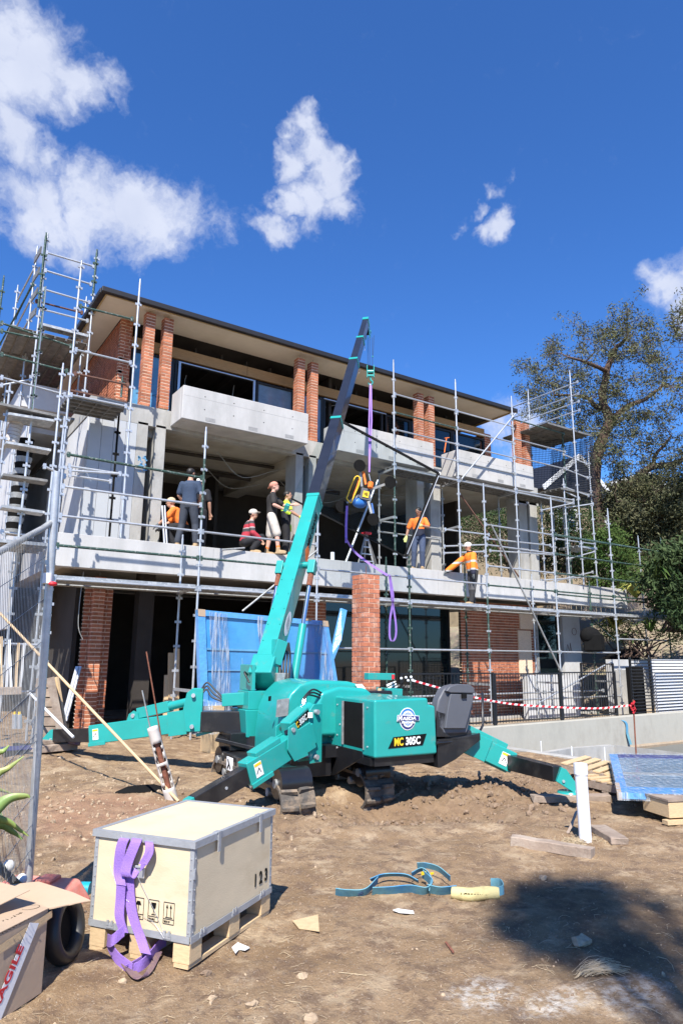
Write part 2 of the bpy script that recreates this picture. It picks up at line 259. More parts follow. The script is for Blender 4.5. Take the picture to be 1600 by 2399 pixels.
# ------------------------------------------------------------------ object helpers
def thing(name, label, cat, loc=(0, 0, 0), rz=0, group=None):
    o = bpy.data.objects.new(name, None); COL.objects.link(o); o.empty_display_size = .2
    o.location = loc; o.rotation_euler = (0, 0, rz); o['label'] = label; o['category'] = cat
    if group: o['group'] = group
    return o
def tag(o, label, cat, group=None):
    o['label'] = label; o['category'] = cat
    if group: o['group'] = group
    return o
def root_inv(parent):
    m = Matrix.Identity(4); q = parent; chain = []
    while q is not None: chain.append(q); q = q.parent
    for q in reversed(chain): m = m @ (Matrix.Translation(q.location) @ q.rotation_euler.to_matrix().to_4x4())
    return m.inverted()
class MB:
    """collects shapes (world coordinates unless local=True at build) into one mesh"""
    def __init__(s): s.v = []; s.f = []; s.m = []; s.sm = []
    def add(s, vs, fs, mi=0, sm=False):
        k = len(s.v); s.v += [tuple(q) for q in vs]
        for f in fs: s.f.append(tuple(i+k for i in f)); s.m.append(mi); s.sm.append(sm)
        return s
    def hexa(s, p, mi=0):  # p: 4 bottom, 4 top, ccw seen from above
        return s.add(p, [(3, 2, 1, 0), (4, 5, 6, 7), (0, 1, 5, 4), (1, 2, 6, 5), (2, 3, 7, 6), (3, 0, 4, 7)], mi)
    def box(s, x0, x1, y0, y1, z0, z1, mi=0):
        return s.hexa([(x0, y0, z0), (x1, y0, z0), (x1, y1, z0), (x0, y1, z0), (x0, y0, z1), (x1, y0, z1), (x1, y1, z1), (x0, y1, z1)], mi)
    def obox(s, c, size, M3=None, mi=0):
        a, b, d = (q/2 for q in size); M3 = M3 or Matrix.Identity(3); c = V(c)
        P = [c+M3@V(q) for q in ((-a, -b, -d), (a, -b, -d), (a, b, -d), (-a, b, -d), (-a, -b, d), (a, -b, d), (a, b, d), (-a, b, d))]
        return s.hexa(P, mi)
    def beam(s, p0, p1, w0, h0, w1=None, h1=None, up=(0, 0, 1), mi=0):
        p0, p1 = V(p0), V(p1); d = (p1-p0).normalized(); sd_ = d.cross(V(up)).normalized(); u = sd_.cross(d)
        w1 = w0 if w1 is None else w1; h1 = h0 if h1 is None else h1
        def ring(p, w_, h_): return [p-sd_*w_/2-u*h_/2, p+sd_*w_/2-u*h_/2, p+sd_*w_/2+u*h_/2, p-sd_*w_/2+u*h_/2]
        a = ring(p0, w0, h0); b = ring(p1, w1, h1)
        return s.add(a+b, [(0, 1, 2, 3), (7, 6, 5, 4), (0, 4, 5, 1), (1, 5, 6, 2), (2, 6, 7, 3), (3, 7, 4, 0)], mi)
    def tube(s, p0, p1, r0, r1=None, n=8, caps=True, mi=0):
        p0, p1 = V(p0), V(p1); r1 = r0 if r1 is None else r1; d = p1-p0
        if d.length < 1e-6: return s
        d.normalize(); a = d.orthogonal().normalized(); b = d.cross(a)
        vs = [p+(a*math.cos(t*2*math.pi/n)+b*math.sin(t*2*math.pi/n))*r for p, r in ((p0, r0), (p1, r1)) for t in range(n)]
        s.add(vs, [(i, (i+1) % n, n+(i+1) % n, n+i) for i in range(n)], mi, True)
        if caps: s.add(vs[:n], [tuple(reversed(range(n)))], mi); s.add(vs[n:], [tuple(range(n))], mi)
        return s
    def path(s, pts, r, n=8, mi=0, caps=True):
        pts = [V(p) for p in pts]; k = len(pts); rr = r if isinstance(r, (list, tuple)) else [r]*k
        vs = []; a = None
        for i, p in enumerate(pts):
            d = (pts[min(i+1, k-1)]-pts[max(i-1, 0)]).normalized()
            if a is None: a = d.orthogonal().normalized()
            else: a = (a-d*a.dot(d)).normalized()
            b = d.cross(a)
            vs += [p+(a*math.cos(t*2*math.pi/n)+b*math.sin(t*2*math.pi/n))*rr[i] for t in range(n)]
        fs = [(i*n+j, i*n+(j+1) % n, (i+1)*n+(j+1) % n, (i+1)*n+j) for i in range(k-1) for j in range(n)]
        s.add(vs, fs, mi, True)
        if caps: s.add(vs[:n], [tuple(reversed(range(n)))], mi); s.add(vs[-n:], [tuple(range(n))], mi)
        return s
    def prism(s, poly, vec, mi=0):
        poly = [V(p) for p in poly]; vec = V(vec); n = len(poly)
        nn = V((0, 0, 0))
        for i in range(n): nn += poly[i].cross(poly[(i+1) % n])
        if nn.dot(vec) > 0: poly = poly[::-1]
        vs = poly+[p+vec for p in poly]
        return s.add(vs, [tuple(range(n)), tuple(range(2*n-1, n-1, -1))]+[((i+1) % n, i, n+i, n+(i+1) % n) for i in range(n)], mi)
    def ell(s, c, r, n=12, m=8, M3=None, mi=0):
        c = V(c); r = (r, r, r) if isinstance(r, (int, float)) else r; M3 = M3 or Matrix.Identity(3)
        vs = [c+M3@V((0, 0, -r[2]))]
        for i in range(1, m):
            ph = -math.pi/2+math.pi*i/m
            vs += [c+M3@V((r[0]*math.cos(ph)*math.cos(2*math.pi*j/n), r[1]*math.cos(ph)*math.sin(2*math.pi*j/n), r[2]*math.sin(ph))) for j in range(n)]
        vs.append(c+M3@V((0, 0, r[2]))); fs = [(0, 1+(j+1) % n, 1+j) for j in range(n)]
        for i in range(m-2):
            fs += [(1+i*n+j, 1+i*n+(j+1) % n, 1+(i+1)*n+(j+1) % n, 1+(i+1)*n+j) for j in range(n)]
        k = 1+(m-2)*n; fs += [(k+j, k+(j+1) % n, len(vs)-1) for j in range(n)]
        return s.add(vs, fs, mi, True)
    def ribbon(s, pts, wv, th=.004, mi=0):
        """a strap through pts; wv: width vector(s)"""
        pts = [V(p) for p in pts]; k = len(pts); wv = [V(q) for q in wv] if isinstance(wv, list) else [V(wv)]*k
        vs = []
        for i, p in enumerate(pts):
            d = (pts[min(i+1, k-1)]-pts[max(i-1, 0)]).normalized(); nn = d.cross(wv[i]).normalized()*th/2; h = wv[i]/2
            vs += [p-h-nn, p+h-nn, p+h+nn, p-h+nn]
        fs = [(i*4+j, i*4+(j+1) % 4, (i+1)*4+(j+1) % 4, (i+1)*4+j) for i in range(k-1) for j in range(4)]
        fs += [(3, 2, 1, 0), tuple((k-1)*4+j for j in range(4))]
        return s.add(vs, fs, mi, False)
    def build(s, name, m, parent=None, local=False, bevel=0, kind=None, seg=2, label=None, sub=0):
        me = bpy.data.meshes.new(name); vs = s.v
        if parent is not None and not local:
            I = root_inv(parent); vs = [tuple(I@V(q)) for q in vs]
        me.from_pydata(vs, [], s.f); me.polygons.foreach_set('material_index', s.m); me.polygons.foreach_set('use_smooth', s.sm)
        for q in (m if isinstance(m, (list, tuple)) else [m]): me.materials.append(M[q] if isinstance(q, str) else q)
        me.update(); o = bpy.data.objects.new(name, me); COL.objects.link(o)
        if parent is not None: o.parent = parent
        if bevel:
            b = o.modifiers.new('bevel', 'BEVEL'); b.width = bevel; b.segments = seg; b.limit_method = 'ANGLE'; b.angle_limit = R(30); b.harden_normals = False
            if seg > 1: me.polygons.foreach_set('use_smooth', [True]*len(me.polygons)); b.harden_normals = True
        if sub: ss = o.modifiers.new('sub', 'SUBSURF'); ss.levels = sub; ss.render_levels = sub
        if kind: o['kind'] = kind
        if label: o['label'] = label
        return o
def crv(*pts, n=8):
    """smooth Catmull-Rom polyline through the points"""
    P = [V(p) for p in pts]; P = [P[0]*2-P[1]]+P+[P[-1]*2-P[-2]]; out = []
    for i in range(1, len(P)-2):
        for k in range(n):
            t = k/n; a, b, c, d = P[i-1:i+3]
            out.append(.5*((2*b)+(c-a)*t+(2*a-5*b+4*c-d)*t*t+(3*b-a-3*c+d)*t**3))
    out.append(P[-2]); return out
def text(name, s_, size, org, xd, yd, m, parent, bold=.0, squash=1.0, th=.002, shear=0, local=False, align='LEFT'):
    cu = bpy.data.curves.new(name, 'FONT'); cu.body = s_; cu.size = size; cu.offset = bold*size; cu.extrude = th/2; cu.shear = shear; cu.align_x = align
    cu.resolution_u = 3
    t = bpy.data.objects.new(name, cu); COL.objects.link(t); bpy.context.view_layer.update()
    me = bpy.data.meshes.new_from_object(t.evaluated_get(bpy.context.evaluated_depsgraph_get())); bpy.data.objects.remove(t)
    xd = V(xd).normalized(); yd = V(yd); yd = (yd-xd*yd.dot(xd)).normalized(); zd = xd.cross(yd); org = V(org)
    I = root_inv(parent) if (parent is not None and not local) else Matrix.Identity(4)
    for v in me.vertices: v.co = I@(org+xd*v.co.x*squash+yd*v.co.y+zd*v.co.z)
    me.materials.clear(); me.materials.append(M[m]); me.name = name
    o = bpy.data.objects.new(name, me); COL.objects.link(o)
    if parent is not None: o.parent = parent
    return o
# ================================================================== GROUND
def sst(t): t = np.clip(t, 0, 1); return t*t*(3-2*t)
_rs = np.random.RandomState(3)
_ph = [( _rs.uniform(0, 6.28), _rs.uniform(0, 6.28), _rs.uniform(0, math.pi)) for _ in range(60)]
def fbm(x, y, f0, amp, octs=5, seed=0, ridg=False):
    z = 0
    for o in range(octs):
        for k in range(3):
            a, b, c = _ph[(seed*7+o*3+k) % 60]; f = f0*2**o*(1+.13*k)
            q = np.sin(x*math.cos(c)*f+y*math.sin(c)*f+a+1.7*np.sin(y*f*.61+b))*np.cos(y*math.cos(c)*f-x*math.sin(c)*f+b+1.3*np.sin(x*f*.53+a))
            z = z+amp*(.5**o)*(1-2*np.abs(q) if ridg else q)/1.6
    return z
def gh0(x, y):
    x = np.asarray(x, float); y = np.asarray(y, float)
    z = .0*x
    z = z+.06*sst((y-5)/4)*sst((9-x)/4)
    z = z+.10*sst((y-9)/3)*sst((6-x)/4)
    z = z-.12*sst((y-12.5)/1.5)*(1-sst((x-19.5)/2))
    z = z+3.4*sst((x-20.2)/7)*sst((y-8)/6)+2.4*sst((x-27)/12)*sst((y-8)/6)
    z = z+.8*sst((-2.5-x)/6)
    return z
def gh(x, y):
    x = np.asarray(x, float); y = np.asarray(y, float)
    z = gh0(x, y)
    near = 1-sst((x-9.2)/2)*1.0
    # trampled clods around the crane
    cl = np.exp(-(((x-6.6)/1.5)**2+((y-6.5)/.85)**2))
    cl2 = np.exp(-(((x-4.6)/1.3)**2+((y-6.3)/.55)**2))
    z = z+.0*cl+.03*cl2+np.clip(cl+cl2+.12, 0, 1)*(fbm(x, y, 5.2, .040, 4, 1)+.018*fbm(x, y, 22, 1, 3, 5, True))
    fwd = x*.558+y*.83; rgh = x*.83-y*.558   # hollow dug out by the machine and the spoil pushed up before it
    z = z-.24*np.exp(-(((fwd-8.0)/.72)**4+((rgh-.75)/1.15)**4))+.055*np.exp(-(((fwd-6.95+.12*np.sin(rgh*4))/.24)**2))*sst((rgh+1.2)/.6)*sst((2.4-rgh)/.6)
    z = z+fbm(x, y, 1.1, .018, 4, 2)+fbm(x, y, 9, .006, 4, 3)+fbm(x, y, 38, .0022, 3, 6)
    for (ax_, ay_, bx_, by_) in ((6.9, 2.0, 5.6, 5.9), (7.75, 2.2, 6.45, 6.0), (3.2, 2.2, 4.0, 5.6)):   # tracks the machine left driving in
        dx_, dy_ = bx_-ax_, by_-ay_; L_ = math.hypot(dx_, dy_); dx_ /= L_; dy_ /= L_; s_ = (x-ax_)*dx_+(y-ay_)*dy_; t_ = (x-ax_)*dy_-(y-ay_)*dx_+.05*np.sin(s_*1.7)
        env = sst(s_/.5)*sst((L_-s_)/.5)*(.55+.45*np.sin(x*3.1+y*2.3))
        z = z+env*(-.020*np.exp(-(t_/.13)**4)+.010*np.exp(-((np.abs(t_)-.19)/.05)**2)+.006*np.sin(s_*62)*np.exp(-(t_/.12)**4))
    lf = sst((3.2-x)/1.5)*sst((y-5)/2)
    z = z+lf*fbm(x, y, 9, .018, 4, 4)
    pool = (x > 9.78) & (x < 19.5) & (y > 6.2) & (y < 10.85)
    z = np.where(pool, -1.0, z)
    return z
def G(x, y): return float(gh(x, y))
def sheet(name, xs, ys, fz):
    X, Y = np.meshgrid(xs, ys); Z = fz(X, Y); nx, ny = len(xs), len(ys)
    me = bpy.data.meshes.new(name); me.vertices.add(nx*ny)
    me.vertices.foreach_set('co', np.stack([X, Y, Z], -1).astype(np.float32).ravel())
    i = np.arange((nx-1)*(ny-1)); a = (i//(nx-1))*nx+i % (nx-1); q = np.stack([a, a+1, a+nx+1, a+nx], -1).ravel()
    me.loops.add(len(q)); me.loops.foreach_set('vertex_index', q.astype(np.int32)); me.polygons.add(len(i))
    me.polygons.foreach_set('loop_start', np.arange(0, len(q), 4, dtype=np.int32)); me.polygons.foreach_set('loop_total', np.full(len(i), 4, np.int32))
    me.polygons.foreach_set('use_smooth', np.ones(len(i), bool)); me.update(calc_edges=True)
    o = bpy.data.objects.new(name, me); COL.objects.link(o); o['kind'] = 'structure'; return o
def soil():
    m = bpy.data.materials.new('sandy soil'); m.use_nodes = True; nt = m.node_tree; n = nt.nodes; l = nt.links; b = n['Principled BSDF']; b.inputs['Roughness'].default_value = .95
    b.inputs['Specular IOR Level'].default_value = .15
    g = n.new('ShaderNodeNewGeometry'); P = g.outputs['Position']
    def noise(sc, det=8, ro=.65, vec=None):
        t = n.new('ShaderNodeTexNoise'); t.inputs['Scale'].default_value = sc; t.inputs['Detail'].default_value = det; t.inputs['Roughness'].default_value = ro; l.new(vec or P, t.inputs['Vector']); return t.outputs['Fac']
    def rng(v, a, bb, c=0, d=1):
        r = n.new('ShaderNodeMapRange'); r.interpolation_type = 'SMOOTHSTEP'
        for k, q in (('From Min', a), ('From Max', bb), ('To Min', c), ('To Max', d)): r.inputs[k].default_value = q
        l.new(v, r.inputs['Value']); return r.outputs[0]
    def mix(f, a, bb, bt='MIX'):
        x = n.new('ShaderNodeMix'); x.data_type = 'RGBA'; x.blend_type = bt
        for i, q in ((0, f), (6, a), (7, bb)):
            if isinstance(q, (int, float)): x.inputs[i].default_value = q
            elif isinstance(q, tuple): x.inputs[i].default_value = (*q[:3], 1)
            else: l.new(q, x.inputs[i])
        return x.outputs[2]
    def mth(op, a, bb):
        x = n.new('ShaderNodeMath'); x.operation = op; x.use_clamp = True
        for i, q in enumerate((a, bb)):
            if isinstance(q, (int, float)): x.inputs[i].default_value = q
            else: l.new(q, x.inputs[i])
        return x.outputs[0]
    def spot(x, y, rx, ry, edge=.5):
        mp = n.new('ShaderNodeVectorMath'); mp.operation = 'SUBTRACT'; l.new(P, mp.inputs[0]); mp.inputs[1].default_value = (x, y, 0)
        m2 = n.new('ShaderNodeVectorMath'); m2.operation = 'MULTIPLY'; l.new(mp.outputs[0], m2.inputs[0]); m2.inputs[1].default_value = (1/rx, 1/ry, 0)
        ln = n.new('ShaderNodeVectorMath'); ln.operation = 'LENGTH'; l.new(m2.outputs[0], ln.inputs[0])
        wob = n.new('ShaderNodeMath'); wob.operation = 'MULTIPLY_ADD'; l.new(noise(2.6, 6), wob.inputs[0]); wob.inputs[1].default_value = 1.3; wob.inputs[2].default_value = -.65
        ad = n.new('ShaderNodeMath'); ad.operation = 'ADD'; l.new(ln.outputs['Value'], ad.inputs[0]); l.new(wob.outputs[0], ad.inputs[1])
        return rng(ad.outputs[0], 1-edge, 1+edge*.6, 1, 0)
    c = mix(rng(noise(1.5), .35, .65), (.235,.155,.088), (.34,.237,.142))
    c = mix(rng(noise(5.5), .47, .62), c, (.195,.13,.083))
    c = mix(mth('MULTIPLY', rng(noise(14, 6, .7), .53, .66), .75), c, (.17,.12,.085))
    c = mix(mth('MULTIPLY', rng(noise(3.1, 8, .72), .50, .66), .85), c, (.45,.34,.22))
    c = mix(mth('MULTIPLY', rng(noise(70, 4, .75), .56, .68), .7), c, (.52,.43,.33))
    c = mix(mth('MULTIPLY', rng(noise(110, 3, .75), .60, .70), .75), c, (.10,.07,.05))
    # darker damp churned soil round the machine, red tint left, pale ash and painted tree shade right
    c = mix(mth('MULTIPLY', spot(6.0, 6.2, 2.3, 1.1), .62), c, (.20,.135,.088))
    c = mix(mth('MULTIPLY', spot(2.2, 7.4, .9, 1.2), .45), c, (.36,.20,.13))
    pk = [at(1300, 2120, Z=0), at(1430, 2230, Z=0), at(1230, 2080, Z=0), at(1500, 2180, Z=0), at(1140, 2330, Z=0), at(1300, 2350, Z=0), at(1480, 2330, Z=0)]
    ash = mth('MAXIMUM', mth('MAXIMUM', spot(pk[4].x, pk[4].y, .2, .16), spot(pk[5].x, pk[5].y, .26, .12)), mth('MULTIPLY', spot(pk[6].x, pk[6].y, .3, .16), .7))
    c = mix(mth('MULTIPLY', ash, mth('MULTIPLY', rng(noise(17, 7, .75), .42, .62), .8)), c, (.60,.56,.50))
    ch = mth('MAXIMUM', mth('MAXIMUM', spot(pk[0].x, pk[0].y, .62, .50, .55), spot(pk[1].x, pk[1].y, .62, .26, .7)), mth('MULTIPLY', spot(pk[3].x+.15, pk[3].y, .9, .7, .7), .72))  # dark blotches: tree shade painted faintly into the soil colour
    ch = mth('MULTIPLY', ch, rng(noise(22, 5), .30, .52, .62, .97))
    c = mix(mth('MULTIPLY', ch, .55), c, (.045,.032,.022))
    # mulch and grass litter on the far garden slope
    sx = n.new('ShaderNodeSeparateXYZ'); l.new(P, sx.inputs[0])
    c = mix(rng(sx.outputs[0], 20, 22.5), c, mix(rng(noise(3), .45, .6), (.16,.10,.065), (.13,.15,.05)))
    c = mix(rng(sx.outputs[0], 9.4, 11, 0, .55), c, (.40,.345,.27))
    l.new(c, b.inputs['Base Color'])
    h = mth('ADD', mth('MULTIPLY', noise(26, 8, .7), .65), mth('MULTIPLY', noise(90, 4, .7), .35))
    bp = n.new('ShaderNodeBump'); bp.inputs['Strength'].default_value = .95; bp.inputs['Distance'].default_value = .035; l.new(h, bp.inputs['Height']); l.new(bp.outputs[0], b.inputs['Normal'])
    return m
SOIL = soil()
xs = np.concatenate([np.linspace(-3, 9.7, 400), np.linspace(9.79, 12.6, 40), np.linspace(12.8, 30, 90)]); ys = np.concatenate([np.linspace(1.2, 10.84, 330), np.linspace(10.86, 22, 130)])
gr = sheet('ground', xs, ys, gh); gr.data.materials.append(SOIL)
xf = np.linspace(-260, 420, 171); yf = np.linspace(-240, 440, 171)
def farz(x, y):
    z = gh0(x, y)-.06
    ins = (x > -3.5) & (x < 30.5) & (y > .7) & (y < 22.5)
    return np.where(ins, z-3.5, z)
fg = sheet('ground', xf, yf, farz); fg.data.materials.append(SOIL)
# skirt that closes the fine sheet to the wide one
sk = MB()
for a, bq in (((-3, 1.2), (30, 1.2)), ((30, 1.2), (30, 22)), ((30, 22), (-3, 22)), ((-3, 22), (-3, 1.2))):
    for i in range(40):
        p = V(a).lerp(V(bq), i/40) if False else (a[0]+(bq[0]-a[0])*i/40, a[1]+(bq[1]-a[1])*i/40); q = (a[0]+(bq[0]-a[0])*(i+1)/40, a[1]+(bq[1]-a[1])*(i+1)/40)
        nx, ny = (bq[1]-a[1]), -(bq[0]-a[0]); L = math.hypot(nx, ny); nx /= L; ny /= L
        sk.add([(p[0], p[1], G(*p)), (q[0], q[1], G(*q)), (q[0]+nx*8, q[1]+ny*8, float(gh0(q[0]+nx*8, q[1]+ny*8))-.02), (p[0]+nx*8, p[1]+ny*8, float(gh0(p[0]+nx*8, p[1]+ny*8))-.02)], [(3, 2, 1, 0)])
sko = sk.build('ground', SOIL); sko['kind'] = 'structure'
# ================================================================== HOUSE UNDER CONSTRUCTION
house = thing('brick_house', 'unfinished three level brick and concrete house wrapped in scaffolding', 'house', (3.4, 15.2, 0))
BRICK = {}
def brick_mesh(l_, w_, h_, m):
    k = (l_, w_, h_, m)
    if k not in BRICK:
        me = bpy.data.meshes.new('brick'); mb = MB().box(-l_/2, l_/2, -w_/2, w_/2, -h_/2, h_/2); me.from_pydata(mb.v, [], mb.f); me.materials.append(M[m]); BRICK[k] = me
    return BRICK[k]
rb = random.Random(5)
def place_brick(parent, c, l_, w_, h_, rot, m):
    o = bpy.data.objects.new('brick', brick_mesh(l_, w_, h_, m)); COL.objects.link(o); o.parent = parent
    o.location = root_inv(parent)@(V(c)+V((rb.uniform(-.0022, .0022), rb.uniform(-.0022, .0022), 0))); o.rotation_euler = (0, rb.uniform(-.004, .004), rot+rb.uniform(-.006, .006)); return o
def brick_column(x, y, z0, z1, pitch=.081, single=True, parent=house, m='brick', top_cut=0):
    n = round((z1-z0)/pitch); pt = (z1-z0)/n; h = pt-.019; W = .23
    core = MB().box(x+.006, x+W-.006, y+.006, y+W-.006, z0, z1-.012).build('brick_column', 'mortar', parent)
    mb = MB()
    for i in range(n):
        z = z0+pt*(i+.5)-.004
        for k in (0, 1):
            if i % 2: c = (x+W/2, y+.056+k*.118, z); s_ = (W, .112); ro = 0
            else: c = (x+.056+k*.118, y+W/2, z); s_ = (W, .112); ro = math.pi/2
            if single: place_brick(core, c, s_[0], s_[1], h, ro, m)
            else: mb.obox((c[0]+rb.uniform(-.002, .002), c[1]+rb.uniform(-.002, .002), c[2]), (s_[0], s_[1], h), Matrix.Rotation(ro, 3, 'Z'))
    if not single: mb.build('brickwork', 'brick_flat', core, kind='stuff')
    rod = MB().tube((x+W/2, y+W/2, z1-.02), (x+W/2, y+W/2, z1+.10), .006, n=5).build('starter_rod', 'galv_dull', core)
    return core
def brick_wall(x0, y0, x1, y1, z0, z1, parent=house, pitch=.086, depth=.1, hole=None):
    """stretcher bond on the line x0,y0 -> x1,y1 (outer face on its right hand)"""
    d = V((x1-x0, y1-y0, 0)); L = d.length; d.normalize(); nrm = V((d.y, -d.x, 0)); ang = math.atan2(d.y, d.x)
    c = V((x0, y0, 0))-nrm*(depth/2)
    core = MB().obox(c+d*L/2+V((0, 0, (z0+z1)/2))-nrm*.006, (L, depth-.012, z1-z0), Matrix.Rotation(ang, 3, 'Z')).build('wall', 'mortar', parent)
    mb = MB(); n = round((z1-z0)/pitch); pt = (z1-z0)/n
    for i in range(n):
        u = -.12 if i % 2 else 0
        while u < L-.02:
            a = max(u, 0); b = min(u+.23, L)
            if b-a > .03: mb.obox(c+d*(a+b)/2+V((0, 0, z0+pt*(i+.5)))+nrm*rb.uniform(-.002, .003), (b-a, depth, pt-.020), Matrix.Rotation(ang, 3, 'Z'))
            u += .247
    mb.build('brickwork', 'brick_flat', core, kind='stuff')
    return core
# ---- concrete frame
YS, ZT, ZB = 14.0, 3.968, 3.31
MB().box(2.72, 21.2, YS, YS+.28, ZB, ZT).build('slab_edge', 'concrete', house, bevel=.006, seg=1)
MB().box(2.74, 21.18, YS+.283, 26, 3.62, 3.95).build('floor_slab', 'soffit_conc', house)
MB().box(2.72, 2.97, YS+.29, 25, ZB+.02, ZT-.003).build('slab_edge', 'concrete', house)
jt = MB()
for x in (6.0, 9.4, 12.6, 16.1, 18.9): jt.box(x, x+.006, YS-.002, YS+.004, ZB+.02, ZT-.02)
jt.build('slab_joint', 'patch', house)
def fin(x0, x1, z0=ZT-.02, z1=6.97, y0=15.2, y1=15.75): return MB().box(x0, x1, y0, y1, z0, z1).build('concrete_column', 'concrete_raw', house, bevel=.008, seg=1)
for a, b in ((4.49,4.74),(4.92,5.17),(8.74,8.97),(9.15,9.38),(12.93,13.2),(13.45,13.86),(17.35,17.75),(17.86,18.26)): fin(a, b)
# grey panel wall, first floor left, and the return wall behind the tower
xs_ = [3.42, 3.69, 3.96, 4.23, 4.485]
for i in range(4): MB().box(xs_[i]+.004, xs_[i+1]-.004, 15.2+.004*(i % 2), 15.3, ZT-.02, 6.9).build('wall_panel', 'panel', house)
MB().box(3.40, 3.5, 15.302, 17.3, ZT-.02, 6.9).build('wall', 'white_wall', house)
MB().box(3.40, 3.5, 17.3, 25, 5.9, 6.9).build('wall', 'white_wall', house)
MB().box(3.40, 3.5, 19.2, 25, ZT, 5.9).build('wall', 'white_wall', house)
# second floor slab, its upstand and the beams that show underneath
MB().box(3.40, 17.2, 15.2, 15.42, 6.90, 7.375).build('slab_edge', 'concrete_raw', house, bevel=.008, seg=1)
MB().box(17.2, 18.35, 15.2, 15.42, 6.74, 7.375).build('slab_edge', 'concrete_raw', house)
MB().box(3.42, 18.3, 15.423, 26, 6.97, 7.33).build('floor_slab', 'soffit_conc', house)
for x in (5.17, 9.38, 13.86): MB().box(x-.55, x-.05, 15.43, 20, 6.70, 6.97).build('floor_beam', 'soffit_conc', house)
MB().box(3.38, 3.62, 15.43, 25, 6.92, 7.375).build('slab_edge', 'concrete_raw', house)
# rear wing at far left
a = at(52, 893, Y=17.4); b = at(160, 917, Y=17.4)
MB().box(a.x, 3.37, 17.4, 25, a.z-.62, a.z).build('rear_slab', 'white_wall', house)
MB().box(a.x+.25, a.x+.35, 17.6, 25, 2.2, a.z-.62).build('wall', 'white_wall', house)
MB().box(a.x+.4, 3.36, 18.0, 25, a.z-1.05, a.z-.63).build('rear_beam', 'concrete', house)
# balconies
for bx0, bx1 in ((5.26, 8.66), (9.60, 12.95), (13.92, 17.28)):
    cxm = (bx0+bx1)/2
    bal = MB().box(bx0, bx1, 14.45, 14.60, 6.985, 7.80).box(bx0, bx0+.15, 14.603, 15.197, 6.985, 7.80).box(bx1-.15, bx1, 14.603, 15.197, 6.985, 7.80).box(bx0+.152, bx1-.152, 14.603, 15.197, 6.985, 7.20).build('balcony', 'concrete', house, bevel=.012, seg=1)
    MB().box(bx0+.02, bx1-.02, 14.4485, 14.452, 7.555, 7.560).build('form_line', 'patch', bal)
    hl = MB()
    for i, fx in enumerate((.16, .38, .62, .86)):
        for z in (7.30, 7.62): hl.tube((bx0+(bx1-bx0)*fx, 14.4475, z), (bx0+(bx1-bx0)*fx, 14.46, z), .014, n=8)
    hl.build('tie_hole', 'matte_black', bal)
    for k, fx in enumerate((.17, .50, .80)):
        MB().box(bx0+(bx1-bx0)*fx, bx0+(bx1-bx0)*fx+.25, 14.4465, 14.46, 7.03, 7.12).build('mortar_patch', 'patch', bal)
# ---- brick columns in pairs at the second floor
cols = [(4.51,15.2,7.38,9.77,1),(4.96,15.2,7.40,9.76,1),(8.74,15.2,7.38,9.70,1),(9.17,15.2,7.38,9.69,1),(13.02,15.2,7.38,9.67,0),(13.46,15.2,7.38,9.66,0),(17.42,15.2,7.38,9.70,0),(17.86,15.2,7.38,9.69,0)]
for x, y, z0, z1, s_ in cols: brick_column(x, y, z0, z1, single=bool(s_))
# ground floor left pillar (two stretchers wide)
brick_column(3.84, 15.25, -.1, 3.3, single=True, pitch=.086)
brick_wall(3.70, 15.48, 4.30, 15.48, -.1, 3.3)
# brick corner and side wall at the second floor
brick_wall(4.15, 26, 4.15, 16.05, 7.38, 9.84)
brick_wall(4.15, 16.049, 4.44, 16.049, 7.38, 9.84)
brick_wall(16.75, 16.05, 17.05, 16.05, 7.38, 9.3); brick_wall(16.75, 20, 16.75, 16.16, 7.38, 9.3)
# ground floor brick wall right
brick_wall(14.56, 15.2, 17.75, 15.2, -.2, 3.32)
rp = MB().box(17.1, 17.78, 15.15, 15.197, 2.55, 3.1).box(17.0, 17.6, 15.16, 15.198, .9, 2.5).build('render_patch', 'mortar', house)
brick_wall(12.4, 17.0, 9.4, 17.0, 0, 3.3); brick_wall(9.2, 15.6, 10.0, 15.6, -.1, 3.3)
# ---- windows, frames and lintel at the second floor
MB().box(4.45, 16.7, 16.0, 16.09, 9.14, 9.42).build('lintel', 'timber', house)
for x in (7.6, 10.8, 14.2): MB().box(x, x+.008, 15.998, 16.0, 9.15, 9.41).build('lintel_joint', 'matte_black', house)
raf = MB()
for i in range(16): raf.box(4.7+i*.75, 4.745+i*.75, 16.3, 20.5, 9.50, 9.70)
raf.build('rafters', 'interior', house, kind='stuff')
def window(x0, x1, z0, z1, y=16.02, panes=1, m='dark_glass', fr='frame', w_=.06, open_=False):
    f = MB().box(x0, x1, y, y+.09, z1-w_, z1).box(x0, x1, y, y+.09, z0, z0+w_).box(x0, x0+w_, y+.001, y+.089, z0+w_, z1-w_).box(x1-w_, x1, y+.001, y+.089, z0+w_, z1-w_)
    for i in range(1, panes):
        xm = x0+(x1-x0)*i/panes; f.box(xm-w_/2, xm+w_/2, y+.001, y+.089, z0+w_, z1-w_)
    fo = f.build('window_frame', fr, house)
    if not open_:
        for i in range(panes):
            a = x0+(x1-x0)*i/panes+w_*.7; b = x0+(x1-x0)*(i+1)/panes-w_*.7
            MB().box(a, b, y+.04, y+.05, z0+w_, z1-w_).build('pane', m, fo)
    return fo
window(4.46, 5.56, 7.38, 9.10, m='film_blue')
window(5.58, 7.9, 7.38, 9.10, open_=True)
MB().box(5.66, 5.72, 15.99, 16.02, 7.4, 9.04).box(7.80, 7.86, 15.99, 16.02, 7.4, 9.04).box(5.66, 7.86, 15.99, 16.02, 9.045, 9.07).build('window_trim', 'alu', house)
window(7.92, 9.10, 7.38, 9.08, m='film_pale'); window(9.12, 10.1, 7.38, 9.08, m='film_pale')
